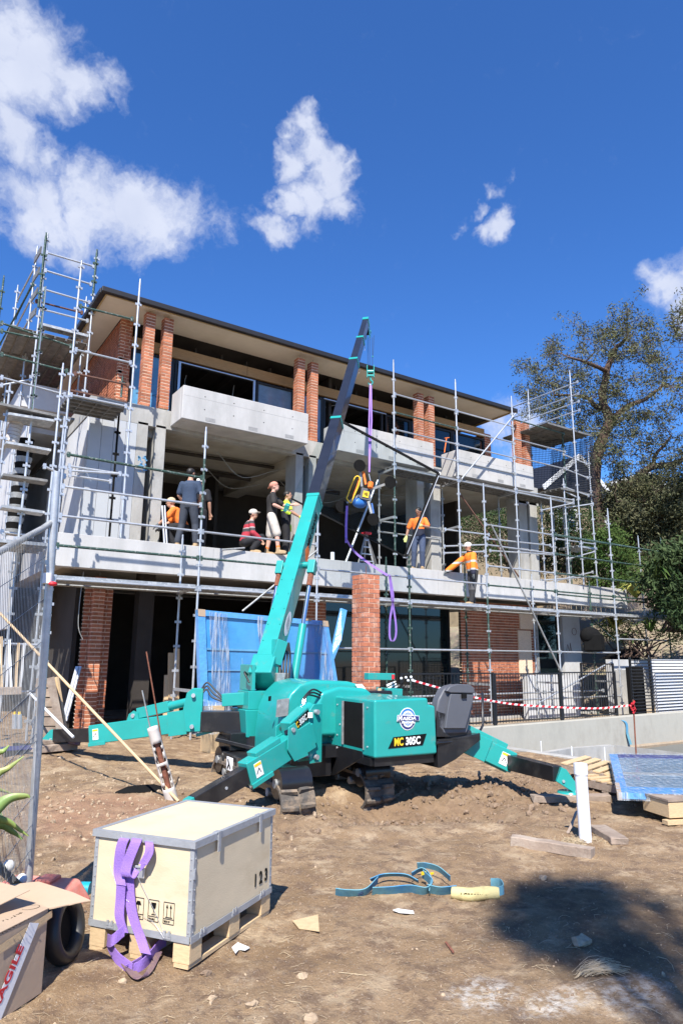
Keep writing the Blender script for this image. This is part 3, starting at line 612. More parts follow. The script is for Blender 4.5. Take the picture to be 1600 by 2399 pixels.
window(10.12, 12.3, 7.38, 9.08, open_=True, y=16.03); MB().box(10.1, 12.4, 15.99, 16.02, 9.045, 9.07).build('window_trim', 'alu', house)
window(12.4, 13.4, 7.38, 9.06, m='dark_glass'); window(13.42, 15.2, 7.38, 9.06, m='dark_glass', panes=2); window(15.22, 16.7, 7.38, 9.06, m='dark_glass', panes=1)
pr = MB()   # printed marks on the protective film
for i in range(26):
    x = rb.choice([rb.uniform(4.6, 5.4), rb.uniform(8.0, 8.9), rb.uniform(8.0, 8.9), rb.uniform(9.2, 9.95)]); z = rb.uniform(7.5, 8.95)
    pr.obox((x, 16.054, z), (rb.uniform(.12, .26), .004, .012), Matrix.Rotation(-.35, 3, 'Y')); pr.obox((x+.03, 16.054, z-.04), (.10, .004, .022), Matrix.Rotation(-.35, 3, 'Y'))
pr.build('film_print', 'frame', house)
# inner rooms
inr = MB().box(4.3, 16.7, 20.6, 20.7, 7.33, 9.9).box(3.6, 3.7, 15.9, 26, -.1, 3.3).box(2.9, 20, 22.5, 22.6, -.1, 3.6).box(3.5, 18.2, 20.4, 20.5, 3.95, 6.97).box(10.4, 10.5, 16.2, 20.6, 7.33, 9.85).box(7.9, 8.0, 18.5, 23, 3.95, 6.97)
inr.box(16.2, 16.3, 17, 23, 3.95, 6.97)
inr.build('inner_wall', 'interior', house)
cab = MB()
for k in range(7):
    x0 = rb.uniform(5.3, 12); z = 6.93 if k < 5 else 9.3; y = rb.uniform(16.2, 19)
    cab.path(crv((x0, y, z), (x0+.8, y+.1, z-rb.uniform(.25, .6)), (x0+1.9, y, z-rb.uniform(.1, .35)), (x0+2.9, y+.2, z)), .012, n=5)
for x, z, dz in ((6.1, 9.0, .5), (7.5, 9.05, .9), (10.6, 9.0, .6), (10.9, 9.0, .35)): cab.path(crv((x, 16.6, z), (x-.05, 16.55, z-dz*.5), (x+.06, 16.5, z-dz)), .012, n=5)
q = at(193, 1372, Y=14.6); cab.path(crv((q.x, q.y, 3.3), at(186, 1420, Y=14.6), at(184, 1470, Y=14.6), at(194, 1499, Y=14.6)), .009, n=5)
cab.build('loose_cable', 'galv_dull', house)
MB().tube((4.2, 16.9, 6.88), (9, 16.6, 6.88), .05).tube((4.6, 18.2, 6.85), (12, 18, 6.85), .07).build('ceiling_pipe', 'interior', house)
MB().box(6.2, 6.7, 20.5, 20.58, 7.35, 8.6).build('door_panel', 'interior', house)
# ---- roof
rf = MB().box(3.52, 17.05, 15.06, 16.12, 9.85, 9.90).box(3.52, 4.14, 16.121, 26, 9.85, 9.90).build('soffit', 'soffit', house)
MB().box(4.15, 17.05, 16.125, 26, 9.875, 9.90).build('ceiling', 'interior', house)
MB().box(3.50, 17.08, 15.02, 15.058, 9.80, 9.93).build('fascia', 'fascia', house)
MB().box(3.48, 3.517, 15.06, 26, 9.80, 9.93).build('fascia', 'fascia', house)
MB().box(17.052, 17.09, 15.06, 26, 9.80, 9.93).build('fascia', 'fascia', house)
MB().box(3.36, 17.2, 14.9, 15.018, 9.80, 9.935).box(3.34, 3.478, 15.02, 26, 9.80, 9.935).build('gutter', 'gutter', house, bevel=.02)
rt = MB(); rt.hexa([(3.4, 15.0, 9.92), (17.14, 15.0, 9.92), (17.14, 26, 9.92), (3.4, 26, 9.92), (3.4, 15.0, 9.95), (17.14, 15.0, 9.95), (17.14, 26, 10.45), (3.4, 26, 10.45)]); rt.build('roof', 'gutter', house)
# ---- ground floor glazing and piers right of the crane
window(9.9, 14.5, -.1, 3.2, y=15.62, panes=3, w_=.07)
window(17.9, 19.15, -.1, 3.2, y=15.3, panes=1, w_=.07)
MB().box(19.25, 20.15, 15.2, 15.5, -.1, 3.3).build('wall', 'white_wall', house)
MB().box(17.78, 17.88, 15.1, 15.3, -.1, 3.3).build('steel_post', 'galv_dull', house)
fl = MB().box(2.9, 20.3, 14.5, 26, -.2, -.06).build('floor_slab', 'concrete_raw', house)
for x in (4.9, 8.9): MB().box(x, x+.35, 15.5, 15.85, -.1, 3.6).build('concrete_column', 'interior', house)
q = at(1325, 1510, Y=15.19); q2 = at(1345, 1480, Y=15.19)
MB().path([V((q2.x+.12*math.cos(t/10*6.28), 15.19, q2.z+.12*math.sin(t/10*6.28))) for t in range(11)], .008, n=4).path([V((q.x, 15.19, q.z-.3)), V((q.x+.1, 15.19, q.z)), V((q.x+.2, 15.19, q.z-.3)), V((q.x+.24, 15.19, q.z+.05)), V((q.x+.3, 15.19, q.z-.28))], .01, n=4).build('spray_mark', 'rust_tube', house)
# paint splash on the left column
sp = MB()
for k in range(26):
    q = at(rb.uniform(322, 345), rb.uniform(1068, 1108), Y=15.196); sp.obox(q, (rb.uniform(.02, .06), .004, rb.uniform(.02, .05)))
sp.build('paint_splash', 'film_blue', house)
# ================================================================== BRICK PIER IN FRONT OF THE HOUSE
PY = 9.95
px0 = at(852, 1400, Y=PY).x; px1 = at(889.5, 1400, Y=PY).x; PW = px1-px0
pz = at(852, 1344, Y=PY).z
pier = thing('brick_pier', 'tall freestanding brick pier behind the crane, dusty with mortar and open on top', 'brick pier', (px0+PW/2, PY+PW/2, 0))
core = MB().box(px0+.008, px1-.008, PY+.008, PY+PW-.008, -.1, pz-.03).build('mortar', 'mortar', pier)
n = 36; pt = .0863; bl = PW-.112-.014
for i in range(n):
    z = pz-pt*(i+.5); h = pt-.0145; a = 0 if i % 2 else 1
    for k in range(4):
        if a:
            c = [(px0+bl/2, PY+.056), (px1-.056, PY+bl/2), (px1-bl/2, PY+PW-.056), (px0+.056, PY+PW-bl/2)][k]
        else:
            c = [(px1-bl/2, PY+.056), (px1-.056, PY+PW-bl/2), (px0+bl/2, PY+PW-.056), (px0+.056, PY+bl/2)][k]
        place_brick(pier, (*c, z), bl, .112, h, 0 if k in (0, 2) else math.pi/2, 'brick_pink')
MB().tube((px0+.17, PY+.17, pz-.1), (px0+.18, PY+.17, pz+.17), .006, n=5).build('starter_rod', 'rust', pier)
MB().box(px0-.02, px1+.2, 15.0, 15.001, 0, 0) if False else None
# ================================================================== SCAFFOLDING
def std(p0, p1, parent, m='galv', cups=True, r=.0242, z0c=None):
    """an upright with its wedge fittings every half metre"""
    p0, p1 = V(p0), V(p1)
    o = MB().tube(p0, p1, r, n=8).tube(p1, p1+(p1-p0).normalized()*.09, r*.72, n=8).build('standard', m, parent)
    if cups:
        mb = MB(); L = (p1-p0).length; d = (p1-p0).normalized(); t = .35
        while t < L-.05:
            c = p0+d*t
            for a in range(4):
                v = V((math.cos(a*math.pi/2), math.sin(a*math.pi/2), 0))
                mb.obox(c+v*.045, (.045 if a % 2 == 0 else .026, .026 if a % 2 == 0 else .045, .05))
            t += .495
        mb.build('wedge_fittings', m, o, kind='stuff')
    return o
def led(p0, p1, parent, m='galv', r=.0235, ends=True, name='ledger'):
    p0, p1 = V(p0), V(p1); mb = MB().tube(p0, p1, r, n=8)
    if ends:
        d = (p1-p0).normalized()
        for q in (p0+d*.035, p1-d*.035): mb.obox(q, (.05, .05, .10))
    return mb.build(name, m, parent)
def transom(p0, p1, parent, m='galv'):
    p0, p1 = V(p0), V(p1); return MB().beam(p0, p1, .05, .055).build('transom', m, parent)
def deck(x0, x1, y0, y1, z, parent, n=4, along='x', m='plank', under=True):
    """steel planks side by side, each a folded board with its ribs underneath"""
    for i in range(n):
        mb = MB()
        if along == 'x':
            a = y0+(y1-y0)*i/n+.006; b = y0+(y1-y0)*(i+1)/n-.006
            mb.box(x0, x1, a, b, z-.012, z).box(x0, x1, a, a+.014, z-.062, z-.0125).box(x0, x1, b-.014, b, z-.062, z-.0125)
            for k in range(1, 4): mb.box(x0+(x1-x0)*k/4-.015, x0+(x1-x0)*k/4+.015, a+.016, b-.016, z-.045, z-.0125)
        else:
            a = x0+(x1-x0)*i/n+.006; b = x0+(x1-x0)*(i+1)/n-.006
            mb.box(a, b, y0, y1, z-.012, z).box(a, a+.014, y0, y1, z-.062, z-.0125).box(b-.014, b, y0, y1, z-.062, z-.0125)
            for k in range(1, 4): mb.box(a+.016, b-.016, y0+(y1-y0)*k/4-.015, y0+(y1-y0)*k/4+.015, z-.045, z-.0125)
        mb.build('plank', m, parent)
def ztop(x, y, Y): return at(x, y, Y=Y).z
# --- lower run in front of the first floor slab
sc = thing('scaffold', 'long low scaffold with steel plank walkway along the edge of the first floor slab', 'scaffold', (2.5, 12.83, 0))
YO, YI = 12.83, 13.85
OX = [2.485, 5.21, 7.98, 10.62, 13.27, 16.04, 18.76, 21.59]
tops = [(151,1078), (480,1009), (750,1150), (959,1311), (1139,1141), (1294,1172), (1427,1198), (1551,1263)]
om = ['galv', 'galv', 'galv', 'green_tube', 'galv', 'galv', 'galv', 'green_tube']
for x, t, m in zip(OX, tops, om): std((x, YO, G(x, YO)), (x, YO, ztop(*t, YO)), sc, m)
# the second upright turns to green old tube above the slab
q = ztop(480, 1220, YO); MB().tube((5.21, YO, q), (5.21, YO, ztop(480, 1075, YO)), .0262).build('standard', 'green_tube', sc)
q = ztop(1147, 1480, YO); MB().tube((13.27, YO, q-.7), (13.27, YO, q+.9), .0262).build('standard', 'green_tube', sc)
IXs = [2.6, 5.22, 7.9, 10.70, 13.47, 16.23, 18.98, 21.9]
it = [(118,1300), (424,1262), (690,1300), (906,1313), (1090,1330), (1246,1352), (1382,1368), (1502,1262)]
im = ['galv', 'galv', 'green_tube', 'green_tube', 'green_tube', 'galv', 'green_tube', 'galv']
for x, t, m in zip(IXs, it, im): std((x, YI, G(x, YI)), (x, YI, ztop(*t, YI)), sc, m)
for i in range(7):
    deck(OX[i]+.06, OX[i+1]-.03, YO+.05, YI-.07, 3.005, sc, n=4)
for i in range(8): transom((OX[i], YO, 2.93), (IXs[i], YI, 2.93), sc); transom((OX[i], YO, .95), (IXs[i], YI, .95), sc)
for i in range(7):
    led((OX[i], YO, 2.925), (OX[i+1], YO, 2.925), sc)
    led((IXs[i], YI, 2.925), (IXs[i+1], YI, 2.925), sc, 'galv_dull')
zr = {k: ztop(*p, YO) for k, p in dict(a=(300,1292.5), b=(300,1226), c=(300,1160), d=(300,1107), low=(1146.6,1525), e=(1300,1352)).items()}
led((OX[0], YO, zr['a']), (OX[1], YO, zr['a']), sc, 'green_tube', r=.026); led((OX[1], YO, zr['a']), (OX[2], YO, zr['a']), sc, 'green_tube')
led((OX[2], YO, zr['a']), (OX[3], YO, zr['a']), sc); led((OX[3], YO, zr['a']), (OX[4], YO, zr['a']), sc)
led((OX[4], YO, zr['a']-.02), (OX[5], YO, zr['a']-.02), sc, 'green_tube'); led((OX[5], YO, zr['a']-.02), (OX[6], YO, zr['a']-.02), sc, 'green_tube'); led((OX[6], YO, zr['a']-.02), (OX[7], YO, zr['a']-.02), sc, 'green_tube')
led((OX[0], YO, zr['b']), (OX[1], YO, zr['b']), sc); led((OX[1], YO, zr['b']), (OX[2], YO, zr['b']), sc)
led((OX[0], YO, zr['c']), (OX[1], YO, zr['c']), sc)
led((OX[0]+.05, YO+.03, ztop(152, 1062, YO)), (OX[1], YO+.03, ztop(470, 1118, YO)), sc, 'green_tube', r=.027)
for i in range(4, 7):
    for y, m in ((1326, 'galv'), (1277, 'galv'), (1230, 'galv')):
        z = ztop(1146, y, YO); led((OX[i], YO, z), (OX[i+1], YO, z), sc, 'green_tube' if i > 4 else m)
for i in range(2, 6): led((OX[i], YO, zr['low']), (OX[i+1], YO, zr['low']), sc, 'galv' if i != 4 else 'galv_dull')
led((OX[6], YO, zr['low']+.42), (OX[7], YO, zr['low']+.42), sc)
for i, j in ((3, 4), (4, 5), (5, 6)): led((OX[i], YO, .55), (OX[j], YO, .55), sc); led((OX[i], YO+.6, .68), (OX[j], YO+.6, .68), sc)
led((OX[0]-2.2, YO, 1.0), (OX[0], YO, 1.0), sc)
# braces
MB().tube(at(1150, 1228, Y=YO-.05), at(1318, 1582, Y=YO-.05), .024).build('brace', 'galv_dull', sc)
MB().tube(at(568, 1432, Y=YO-.05), at(742, 1290, Y=YO-.05), .022).build('brace', 'galv_dull', sc)
MB().tube(at(1258, 1650, Y=YO-.2), at(1432, 1550, Y=YO-.2), .024).build('brace', 'galv', sc)
MB().tube(at(1384, 1448, Y=YI), at(1440, 1500, Y=YI-.6), .024).build('brace', 'green_tube', sc)
# --- upper scaffold standing on the slab, right half
su = thing('scaffold', 'upper scaffold standing on the concrete slab in front of the right hand balconies', 'scaffold', (11.24, 14.15, ZT))
YU = 14.15
UX = [11.24, 13.61, 16.05, 18.8]
ut = [(924,850), (1071,896), (1206,936)]
for x, t in zip(UX[:3], ut): std((x, YU, ZT), (x, YU, ztop(*t, YU)), su)
MB().tube((11.24, YU, ZT), (11.24, YU, 6.5), .0262).build('standard', 'green_tube', su)
UI = [11.30, 13.68, 16.1, 18.75]
for x in UI: std((x, 14.93, ZT), (x, 14.93, 6.72), su, 'galv_dull')
for a_, b_ in zip(UX[:3], UX[1:]): deck(a_, b_-.03, YU+.03, 14.90, 6.78, su, n=4, m='plank_dark'); led((a_, YU, 6.70), (b_, YU, 6.70), su)
for a_, b_ in zip(UX[:4], UI): transom((a_, YU, 6.69), (b_, 14.93, 6.69), su)
for i, m4 in ((0, ('galv', 'green_tube', 'galv', 'galv')), (1, ('galv', 'galv', 'galv', 'galv_dull'))):
    for y, m in zip((923, 966, 1006, 1048), m4):
        z = ztop(926, y, YU) if True else 0
        led((UX[i], YU, z), (UX[i+1], YU, z), su, m)
for y in (1003, 1047, 1082, 1120):
    pass
for y, m in ((983, 'green_tube'), (1028, 'galv'), (1070, 'galv')):
    z = ztop(1206, y, YU); led((UX[2], YU, z), (18.6, YU, z), su, m)
MB().tube(at(1081, 1122, Y=YU-.04), at(1208, 968, Y=YU-.04), .024).build('brace', 'galv', su)
MB().tube(at(1076, 1155, Y=YU+.3), at(1216, 1352, Y=YU+.1), .024).build('brace', 'rust_tube', su)
for y in (1225, 1250): led(at(884, y-5, Y=14.93), at(1033, y+14, Y=14.93), su, 'galv_dull')
for p in ((884, 1221), (1040, 1243)): transom(at(*p, Y=14.93), V((UX[0] if p[0] < 900 else UX[1], YU, at(*p, Y=14.93).z)), su)
for (xa, ya), (xb, yb) in (((1040,1240),(1146,1253)), ((1038,1280),(1140,1276)), ((1146,1290),(1300,1300)), ((1037,1296),(1136,1292)), ((1140,1262),(1290,1278))):
    led(at(xa, ya, Y=YU+.1), at(xb, yb, Y=YU+.1), su, 'galv')
# --- return scaffold round the right hand end of the house
sr = thing('scaffold', 'scaffold tower round the right end of the house, draped with black safety netting', 'scaffold', (18.8, 14.0, 0))
for x, y, t, bz, m in ((18.8,13.92,(1334,873),ZT,'galv'), (18.8,15.77,(1238,918),ZT,'galv'), (18.8,14.38,(1318,975),ZT,'green_tube'), (19.9,14.2,(1378,1062),ZT,'galv'), (17.75,14.6,(1288,1172),ZT,'galv'), (19.9,15.9,(1298,1168),ZT,'galv'), (18.4,14.15,(1280,1118),ZT,'galv'), (19.4,15.0,(1330,1170),ZT,'galv_dull')):
    std((x, y, bz), (x, y, ztop(*t, y)), sr, m)
for (xa, ya), (xb, yb) in (((1203,955),(1360,908)), ((1205,1000),(1360,952)), ((1240,1003),(1365,973)), ((1245,968),(1362,935))):
    A = at(xa, ya, X=18.8) if False else at(xa, ya, Y=16.6); B = at(xb, yb, Y=13.9); A.x = 18.8*1.0; 
    z = at(xb, yb, Y=13.9).z; led((18.8, 16.6, z), (18.8, 13.6, z), sr)
for (xa, ya), (xb, yb) in (((1318,1064),(1375,1087)), ((1320,1097),(1378,1120)), ((1320,1140),(1380,1162)), ((1320,1150),(1358,1168)), ((1322,1190),(1390,1180)), ((1300,1262),(1395,1275)), ((1330,1310),(1395,1292)), ((1208,1148),(1345,1172)), ((1266,1196),(1345,1178)), ((1266,1360),(1400,1350)), ((1275,1368),(1390,1340))):
    led(at(xa, ya, Y=14.3), at(xb, yb, Y=14.0), sr)
for (xa, ya), (xb, yb) in (((1300,1252),(1590,1300)), ((1302,1298),(1600,1340)), ((1302,1343),(1560,1372)), ((1302,1392),(1560,1417))):
    led(at(xa, ya, Y=13.2), at(xb, yb, Y=12.95), sr, 'green_tube')
z = ztop(1330, 1012, 14.3); deck(17.6, 19.9, 14.0, 16.0, z, sr, n=5, m='plank_dark')
z2 = ztop(1330, 1150, 14.3); deck(18.2, 19.9, 14.1, 15.0, z2, sr, n=4, m='plank_dark')
z3 = ztop(1370, 1283, 14.3); deck(18.9, 19.9, 14.1, 14.9, z3, sr, n=4, m='plank')
# netting: real strands
nt_ = MB(); A = V((18.45, 15.6, 0)); Bq = V((19.95, 14.05, 0)); zt_, zb_ = z-.12, z2-.35
for i in range(46):
    t = i/45; p = A.lerp(Bq, t); sg = .12*math.sin(t*9); nt_.beam((p.x+sg*.3, p.y+sg, zb_+.1*math.sin(t*14)), (p.x, p.y, zt_), .009, .009)
for j in range(30):
    z_ = zb_+(zt_-zb_)*j/29; nt_.beam((A.x, A.y, z_), (Bq.x, Bq.y, z_+.05), .009, .009)
A2 = V((19.95, 14.05, 0)); B2 = V((20.1, 16.0, 0))
for i in range(40):
    t = i/39; p = A2.lerp(B2, t); nt_.beam((p.x, p.y, zb_), (p.x+.1, p.y, zt_+.1), .010, .010)
for j in range(30):
    z_ = zb_+(zt_-zb_)*j/29; nt_.beam((A2.x, A2.y, z_), (B2.x, B2.y, z_+.05), .010, .010)
nt_.build('safety_netting', 'netting', sr, kind='stuff')
# --- tower at the left end
sl = thing('scaffold', 'tall scaffold tower at the left end of the house rising above the roof', 'scaffold', (2.9, 14.2, 0))
def px_std(pt, pb, Y, m='galv', down=None, Yb=None):
    A = at(*pt, Y=Y); B = at(*pb, Y=Y); x = (A.x+B.x)/2; zb = B.z if down is None else down
    return std((x, Y, zb), (x, Y, A.z), sl, m)
px_std((327,661), (284,1260), 14.15); px_std((278,960), (258,1257), 14.7, 'matte_black')
px_std((187.6,618), (150,1080), 14.15, down=G(2.7, 14.1)); px_std((226.5,591), (199.7,921), 16.0, down=7.38)
px_std((104.5,551), (57.6,1127), 16.0, 'galv', down=3.0); px_std((104.5,551), (93,720), 15.97, 'green_tube')
px_std((226.5,591), (218,690), 15.97, 'green_tube')
px_std((87.6,583), (53.6,880), 17.4, down=4.0); px_std((41.5,674), (10.7,940), 19.0, down=4.0); px_std((6.7,651), (0,741), 19.2, 'green_tube', down=4.0)
px_std((144.7,859), (128,1090), 14.3, down=G(2.4, 14.2)); px_std((199.7,701), (185,915), 17.4, down=7.38)
px_std((104.5,679), (78,955), 14.6, 'green_tube', down=6.5); px_std((104.5,679), (20,1500), 14.6, 'galv', down=G(1.4, 14.6))
px_std((20,905), (2.7,1116), 14.6, down=G(1, 14.6)); px_std((288,890), (281,950), 15.0, 'green_tube', down=7.38)
px_std((147,985), (120,1350), 13.3, down=G(2.3, 13.3))
for (a, b, Y, m) in (((106,590),(222,624),16.0,'galv'), ((103,632),(216,666),16.0,'galv'), ((99,676),(212,709),16.0,'galv'), ((95,723),(208,752),16.0,'galv'),
        ((82,704),(195,733),16.6,'rust_tube'), ((185,716),(313,748),14.15,'green_tube'), ((174,818),(309,850),14.15,'galv'), ((172,874),(303,902),14.15,'rust_tube'),
        ((0,755),(170,812),14.9,'green_tube'), ((0,774),(100,795),14.9,'green_tube'), ((0,829),(160,870),14.6,'green_tube'), ((0,883),(155,925),14.6,'galv'),
        ((0,946),(130,978),14.6,'green_tube'), ((0,903),(75,888),15.5,'galv'), ((100,1090),(155,1118),12.9,'galv'), ((160,1102),(285,1110),14.15,'galv'),
        ((0,1245),(80,1256),14.8,'galv'), ((0,1508),(95,1512),12.9,'galv'), ((158,1091),(284,1110),14.2,'galv'), ((160,1113),(262,1128),14.7,'galv')):
    led(at(*a, Y=Y), at(*b, Y=Y), sl, m)
for (a, b) in (((96,584),(81,610)), ((92,632),(77,656)), ((88,680),(74,700)), ((84,728),(70,742))):
    MB().beam(at(*a, Y=16.1), at(*b, Y=17.3), .03, .16).build('toe_board', 'plank_dark', sl)
for a, b, ya, yb in (((80,628),(40,705),17.4,19.0), ((76,664),(36,745),17.4,19.0), ((72,700),(0,840),17.4,20.5), ((70,745),(0,870),17.4,20.5), ((66,800),(0,905),17.4,20.5), ((78,664),(0,806),17.0,19.8)):
    led(at(*a, Y=ya), at(*b, Y=yb), sl, 'galv' if a[1] != 664 else 'green_tube')
# decks of the tower
za_ = at(200, 785, Y=16.0).z
p = at(92, 768, Y=16.0); q = at(206, 792, Y=16.0); deck(p.x-.6, q.x, 16.0, 22.5, za_-.2, sl, n=7, along='y', m='plank_dark')
deck(p.x, q.x, 15.95, 16.2, za_+.02, sl, n=1, m='plank')
p = at(162, 923, Y=14.15); q = at(297, 953, Y=14.15); deck(p.x, q.x, 14.15, 15.1, (p.z+q.z)/2, sl, n=4, m='plank_dark')
led((p.x, 14.12, p.z-.02), (q.x, 14.12, p.z-.02), sl, 'galv'); MB().beam((p.x, 14.14, p.z+.09), (q.x, 14.14, p.z+.09), .02, .03).build('toe_board', 'rust_tube', sl)
for (a, b, d, m) in (((0,945),(175,982),1.0,'plank_dark'), ((20,968),(128,985),.5,'plank'), ((14,1035),(120,1054),.35,'plank'), ((8,1111),(112,1126),.35,'plank_dark'), ((5,1185),(105,1200),.35,'plank')):
    p = at(*a, Y=14.4); q = at(*b, Y=14.4); MB().beam(p+V((0, d/2, 0)), q+V((0, d/2, 0)), d, .05).build('plank', m, sl)
p = at(-10, 1262, Y=13.6); q = at(120, 1272, Y=13.6); deck(p.x, q.x, 13.6, 14.8, (p.z+q.z)/2, sl, n=3)
# bin chute down the side wall and a rolled sheet
ch = thing('rubbish_chute', 'banded black and grey rubbish chute hanging down behind the left scaffold tower', 'chute', at(30, 1260, Y=15.6))
for i in range(16):
    t = i/16; a = at(62-32*t, 1030+225*t, Y=15.6); b = at(62-32*(t+.055), 1030+225*(t+.055), Y=15.6)
    MB().tube(a, b, .17, .15, n=14).build('chute_ring', 'matte_black' if i % 2 == 0 else 'galv_dull', ch)
rl = thing('roll', 'stack of pale ribbed roll ends standing on the left scaffold plank', 'roll', at(30, 1035, Y=14.9))
for i in range(6):
    t = i/6; a = at(40-14*t, 990+48*t, Y=14.9); b = at(40-14*(t+.15), 990+48*(t+.15), Y=14.9)
    MB().tube(a, b, .13, .135, n=12).build('ring', 'pvc_dirty', rl)
# --- temporary fence panel
fe = thing('temporary_fence', 'mesh fence panel with thick grey steel post standing in an orange base', 'fence', (1.0, 5.3, 0))
fb = at(66, 2085, Z=.12); ft = at(134, 1085, X=None, Y=fb.y-.0)
d_ = fb-EYE; D0 = math.hypot(d_.x, d_.y)
def fpx(x, y, D): return at(x, y, D=D)
T = fpx(134, 1105, D0*.965)
MB().tube(fb-V((0, 0, .1)), T, .0265, n=12).build('post', 'galv', fe)
DL = D0*.72
TL = fpx(-160, 1385, DL); BLf = fpx(-160, 2150, DL)
rT = fpx(118, 1220, D0*.97); 
MB().path([rT+V((.02, 0, 0)), fpx(100, 1238, D0*.96), fpx(0, 1292, D0*.86), TL], .021, n=10).build('top_rail', 'galv_dull', fe)
rB = fpx(76, 2010, D0)
def fence_pt(s, h):    # s: 0 at the post .. 1 left, h: 0 bottom .. 1 top
    top = (rT+V((-.02, 0, -.01))).lerp(TL, s); bot = rB.lerp(fpx(-160, 2330, DL), s); return bot.lerp(top, h)
wr = MB()
for i in range(60):
    s_ = i/60; wr.tube(fence_pt(s_+.006, 0), fence_pt(s_+.006, .995), .0021, n=4, caps=False)
for h in (.03, .10, .18, .34, .36, .50, .63, .76, .89):
    wr.tube(fence_pt(0, h), fence_pt(1, h), .0021, n=4, caps=False)
wr.build('mesh_wires', 'galv_dull', fe, kind='stuff')
lw = MB().tube(fpx(-60, 1975, D0*.86), fpx(62, 2095, D0*.985), .024).build('lower_rail', 'green_tube', fe)
for p in ((20, 2030), (50, 2062)): MB().ell(fpx(*p, D0*.93 if p[0] < 30 else D0*.97), .036, 10, 6).build('clamp', 'white', fe)
q = fpx(112, 1350, D0*.965); q2 = fpx(124, 1368, D0*.96)
MB().tube(q+V((0, 0, .02)), q-V((0, 0, .05)), .031, n=12).build('tape_wrap', 'white', fe); MB().ell(q2, (.03, .02, .016), 8, 6).build('tape_wrap', 'red', fe)
# ================================================================== CRAWLER CRANE
CO = V((4.79, 6.43, .05)); CA = R(84)
CF = V((math.cos(CA), math.sin(CA), 0)); CR = V((math.sin(CA), -math.cos(CA), 0))
cr = thing('mini_crane', 'turquoise crawler mini crane with splayed outriggers and dark boom raised towards the house', 'mini crane', CO, CA-math.pi/2)
def C(x, y, r=None, f=None, u=None):
    ry = ray(x, y); E = EYE-CO
    if r is not None: t = (r-E.dot(CR))/ry.dot(CR)
    elif f is not None: t = (f-E.dot(CF))/ry.dot(CF)
    else: t = (u-E.z)/ry.z
    p = E+ry*t; return V((p.dot(CR), p.dot(CF), p.z))
def W2C(p): p = V(p)-CO; return V((p.dot(CR), p.dot(CF), p.z))
def cb(mb, name, m, **k): return mb.build(name, m, k.pop('parent', cr), local=True, **k)
def gl(f): return 0
# --- tracks
def track(x0, x1, f0, f1, h, nm='track', dz=0):
    r_ = h/2; n = 10; prof = []
    for i in range(n+1): a = -math.pi/2-math.pi*i/n; prof.append((f0+r_+r_*math.cos(a), r_+r_*math.sin(a)))
    for i in range(n+1): a = math.pi/2-math.pi*i/n; prof.append((f1-r_*.9+r_*math.cos(a), r_+r_*math.sin(a)))
    k = len(prof); mb = MB(); th = .035
    cy, cz = (f0+f1)/2, r_
    inn = []
    for (y, z) in prof:
        dy = y-min(max(y, f0+r_), f1-r_); dz = z-r_
        L = math.hypot(dy, dz) or 1; inn.append((y-dy/L*th, z-dz/L*th))
    for i in range(k):
        j = (i+1) % k; a, b, c, d = prof[i], prof[j], inn[j], inn[i]
        mb.add([(x0, *a), (x1, *a), (x1, *b), (x0, *b), (x0, *d), (x1, *d), (x1, *c), (x0, *c)], [(0, 1, 2, 3), (5, 4, 7, 6), (4, 0, 3, 7), (1, 5, 6, 2)], 0)
    t = cb(mb, nm, 'rubber'); t.location.z = dz; n_before = set(COL.objects)
    # lugs
    per = []; 
    for i in range(k):
        a = V((0, *prof[i])); b = V((0, *prof[(i+1) % k])); per.append((a, b, (b-a).length))
    tot = sum(q[2] for q in per); N = 34
    me = bpy.data.meshes.new('track_lug'); L = MB().hexa([(-.5, -.026, 0), (.5, -.026, 0), (.5, .026, 0), (-.5, .026, 0), (-.46, -.016, .040), (.46, -.016, .040), (.46, .016, .040), (-.46, .016, .040)])
    me.from_pydata([(q[0]*(x1-x0)*.47, q[1], q[2]) for q in L.v], [], L.f); me.materials.append(M['rubber'])
    for i in range(N):
        s_ = tot*i/N
        for a, b, l_ in per:
            if s_ <= l_: break
            s_ -= l_
        p = a.lerp(b, s_/max(l_, 1e-6)); dy, dz = (b-a).normalized().yz
        for k2 in (0, 1):
            o = bpy.data.objects.new('track_lug', me); COL.objects.link(o); o.parent = t
            o.location = ((x0+x1)/2+(k2-.5)*(x1-x0)*.5, p.y, p.z+0); an = math.atan2(dz, dy)
            o.rotation_euler = (an, 0, (.22 if k2 else -.22))
            if k2: o.location = (o.location.x, o.location.y+dy*.02, o.location.z+dz*.02)
    fr = MB().box(x0+.03, x1-.03, f0+r_*.9, f1-r_*.9, .09, h-.09); cb(fr, 'track_frame', 'black_paint', bevel=.01)
    w_ = MB()
    for y in (f0+r_, f1-r_): cb(MB().tube((x0+.02, y, r_), (x1-.02, y, r_), r_-.045, n=20), 'sprocket', 'black_paint')
    w2 = MB()
    for y in (f0+r_, f1-r_): cb(MB().tube((x0-.005, y, r_), (x0+.02, y, r_), .05, n=10), 'hub_cap', 'galv_dull')
    for i in range(4): cb(MB().tube((x0+.01, f0+.45+i*(f1-f0-.9)/3, .085), (x1-.01, f0+.45+i*(f1-f0-.9)/3, .085), .045, n=10), 'roller', 'galv_dull')
    for o_ in set(COL.objects)-n_before:
        if o_.parent is cr: o_.location.z += dz
track(-1.04, -.64, .16, 2.58, .42); track(.14, .52, .42, 2.32, .42, dz=-.16)
cb(MB().box(-.60, -.05, .95, 2.1, .14, .448).box(.02, .15, 1.46, 2.1, .14, .448).box(-.95, .2, 2.11, 2.6, .34, .56), 'chassis', 'black_paint', bevel=.01)
d = C(540, 1786, r=-1.03); cb(MB().box(-1.045, -1.035, d.y-.11, d.y+.11, .14, .30), 'decal', 'white')
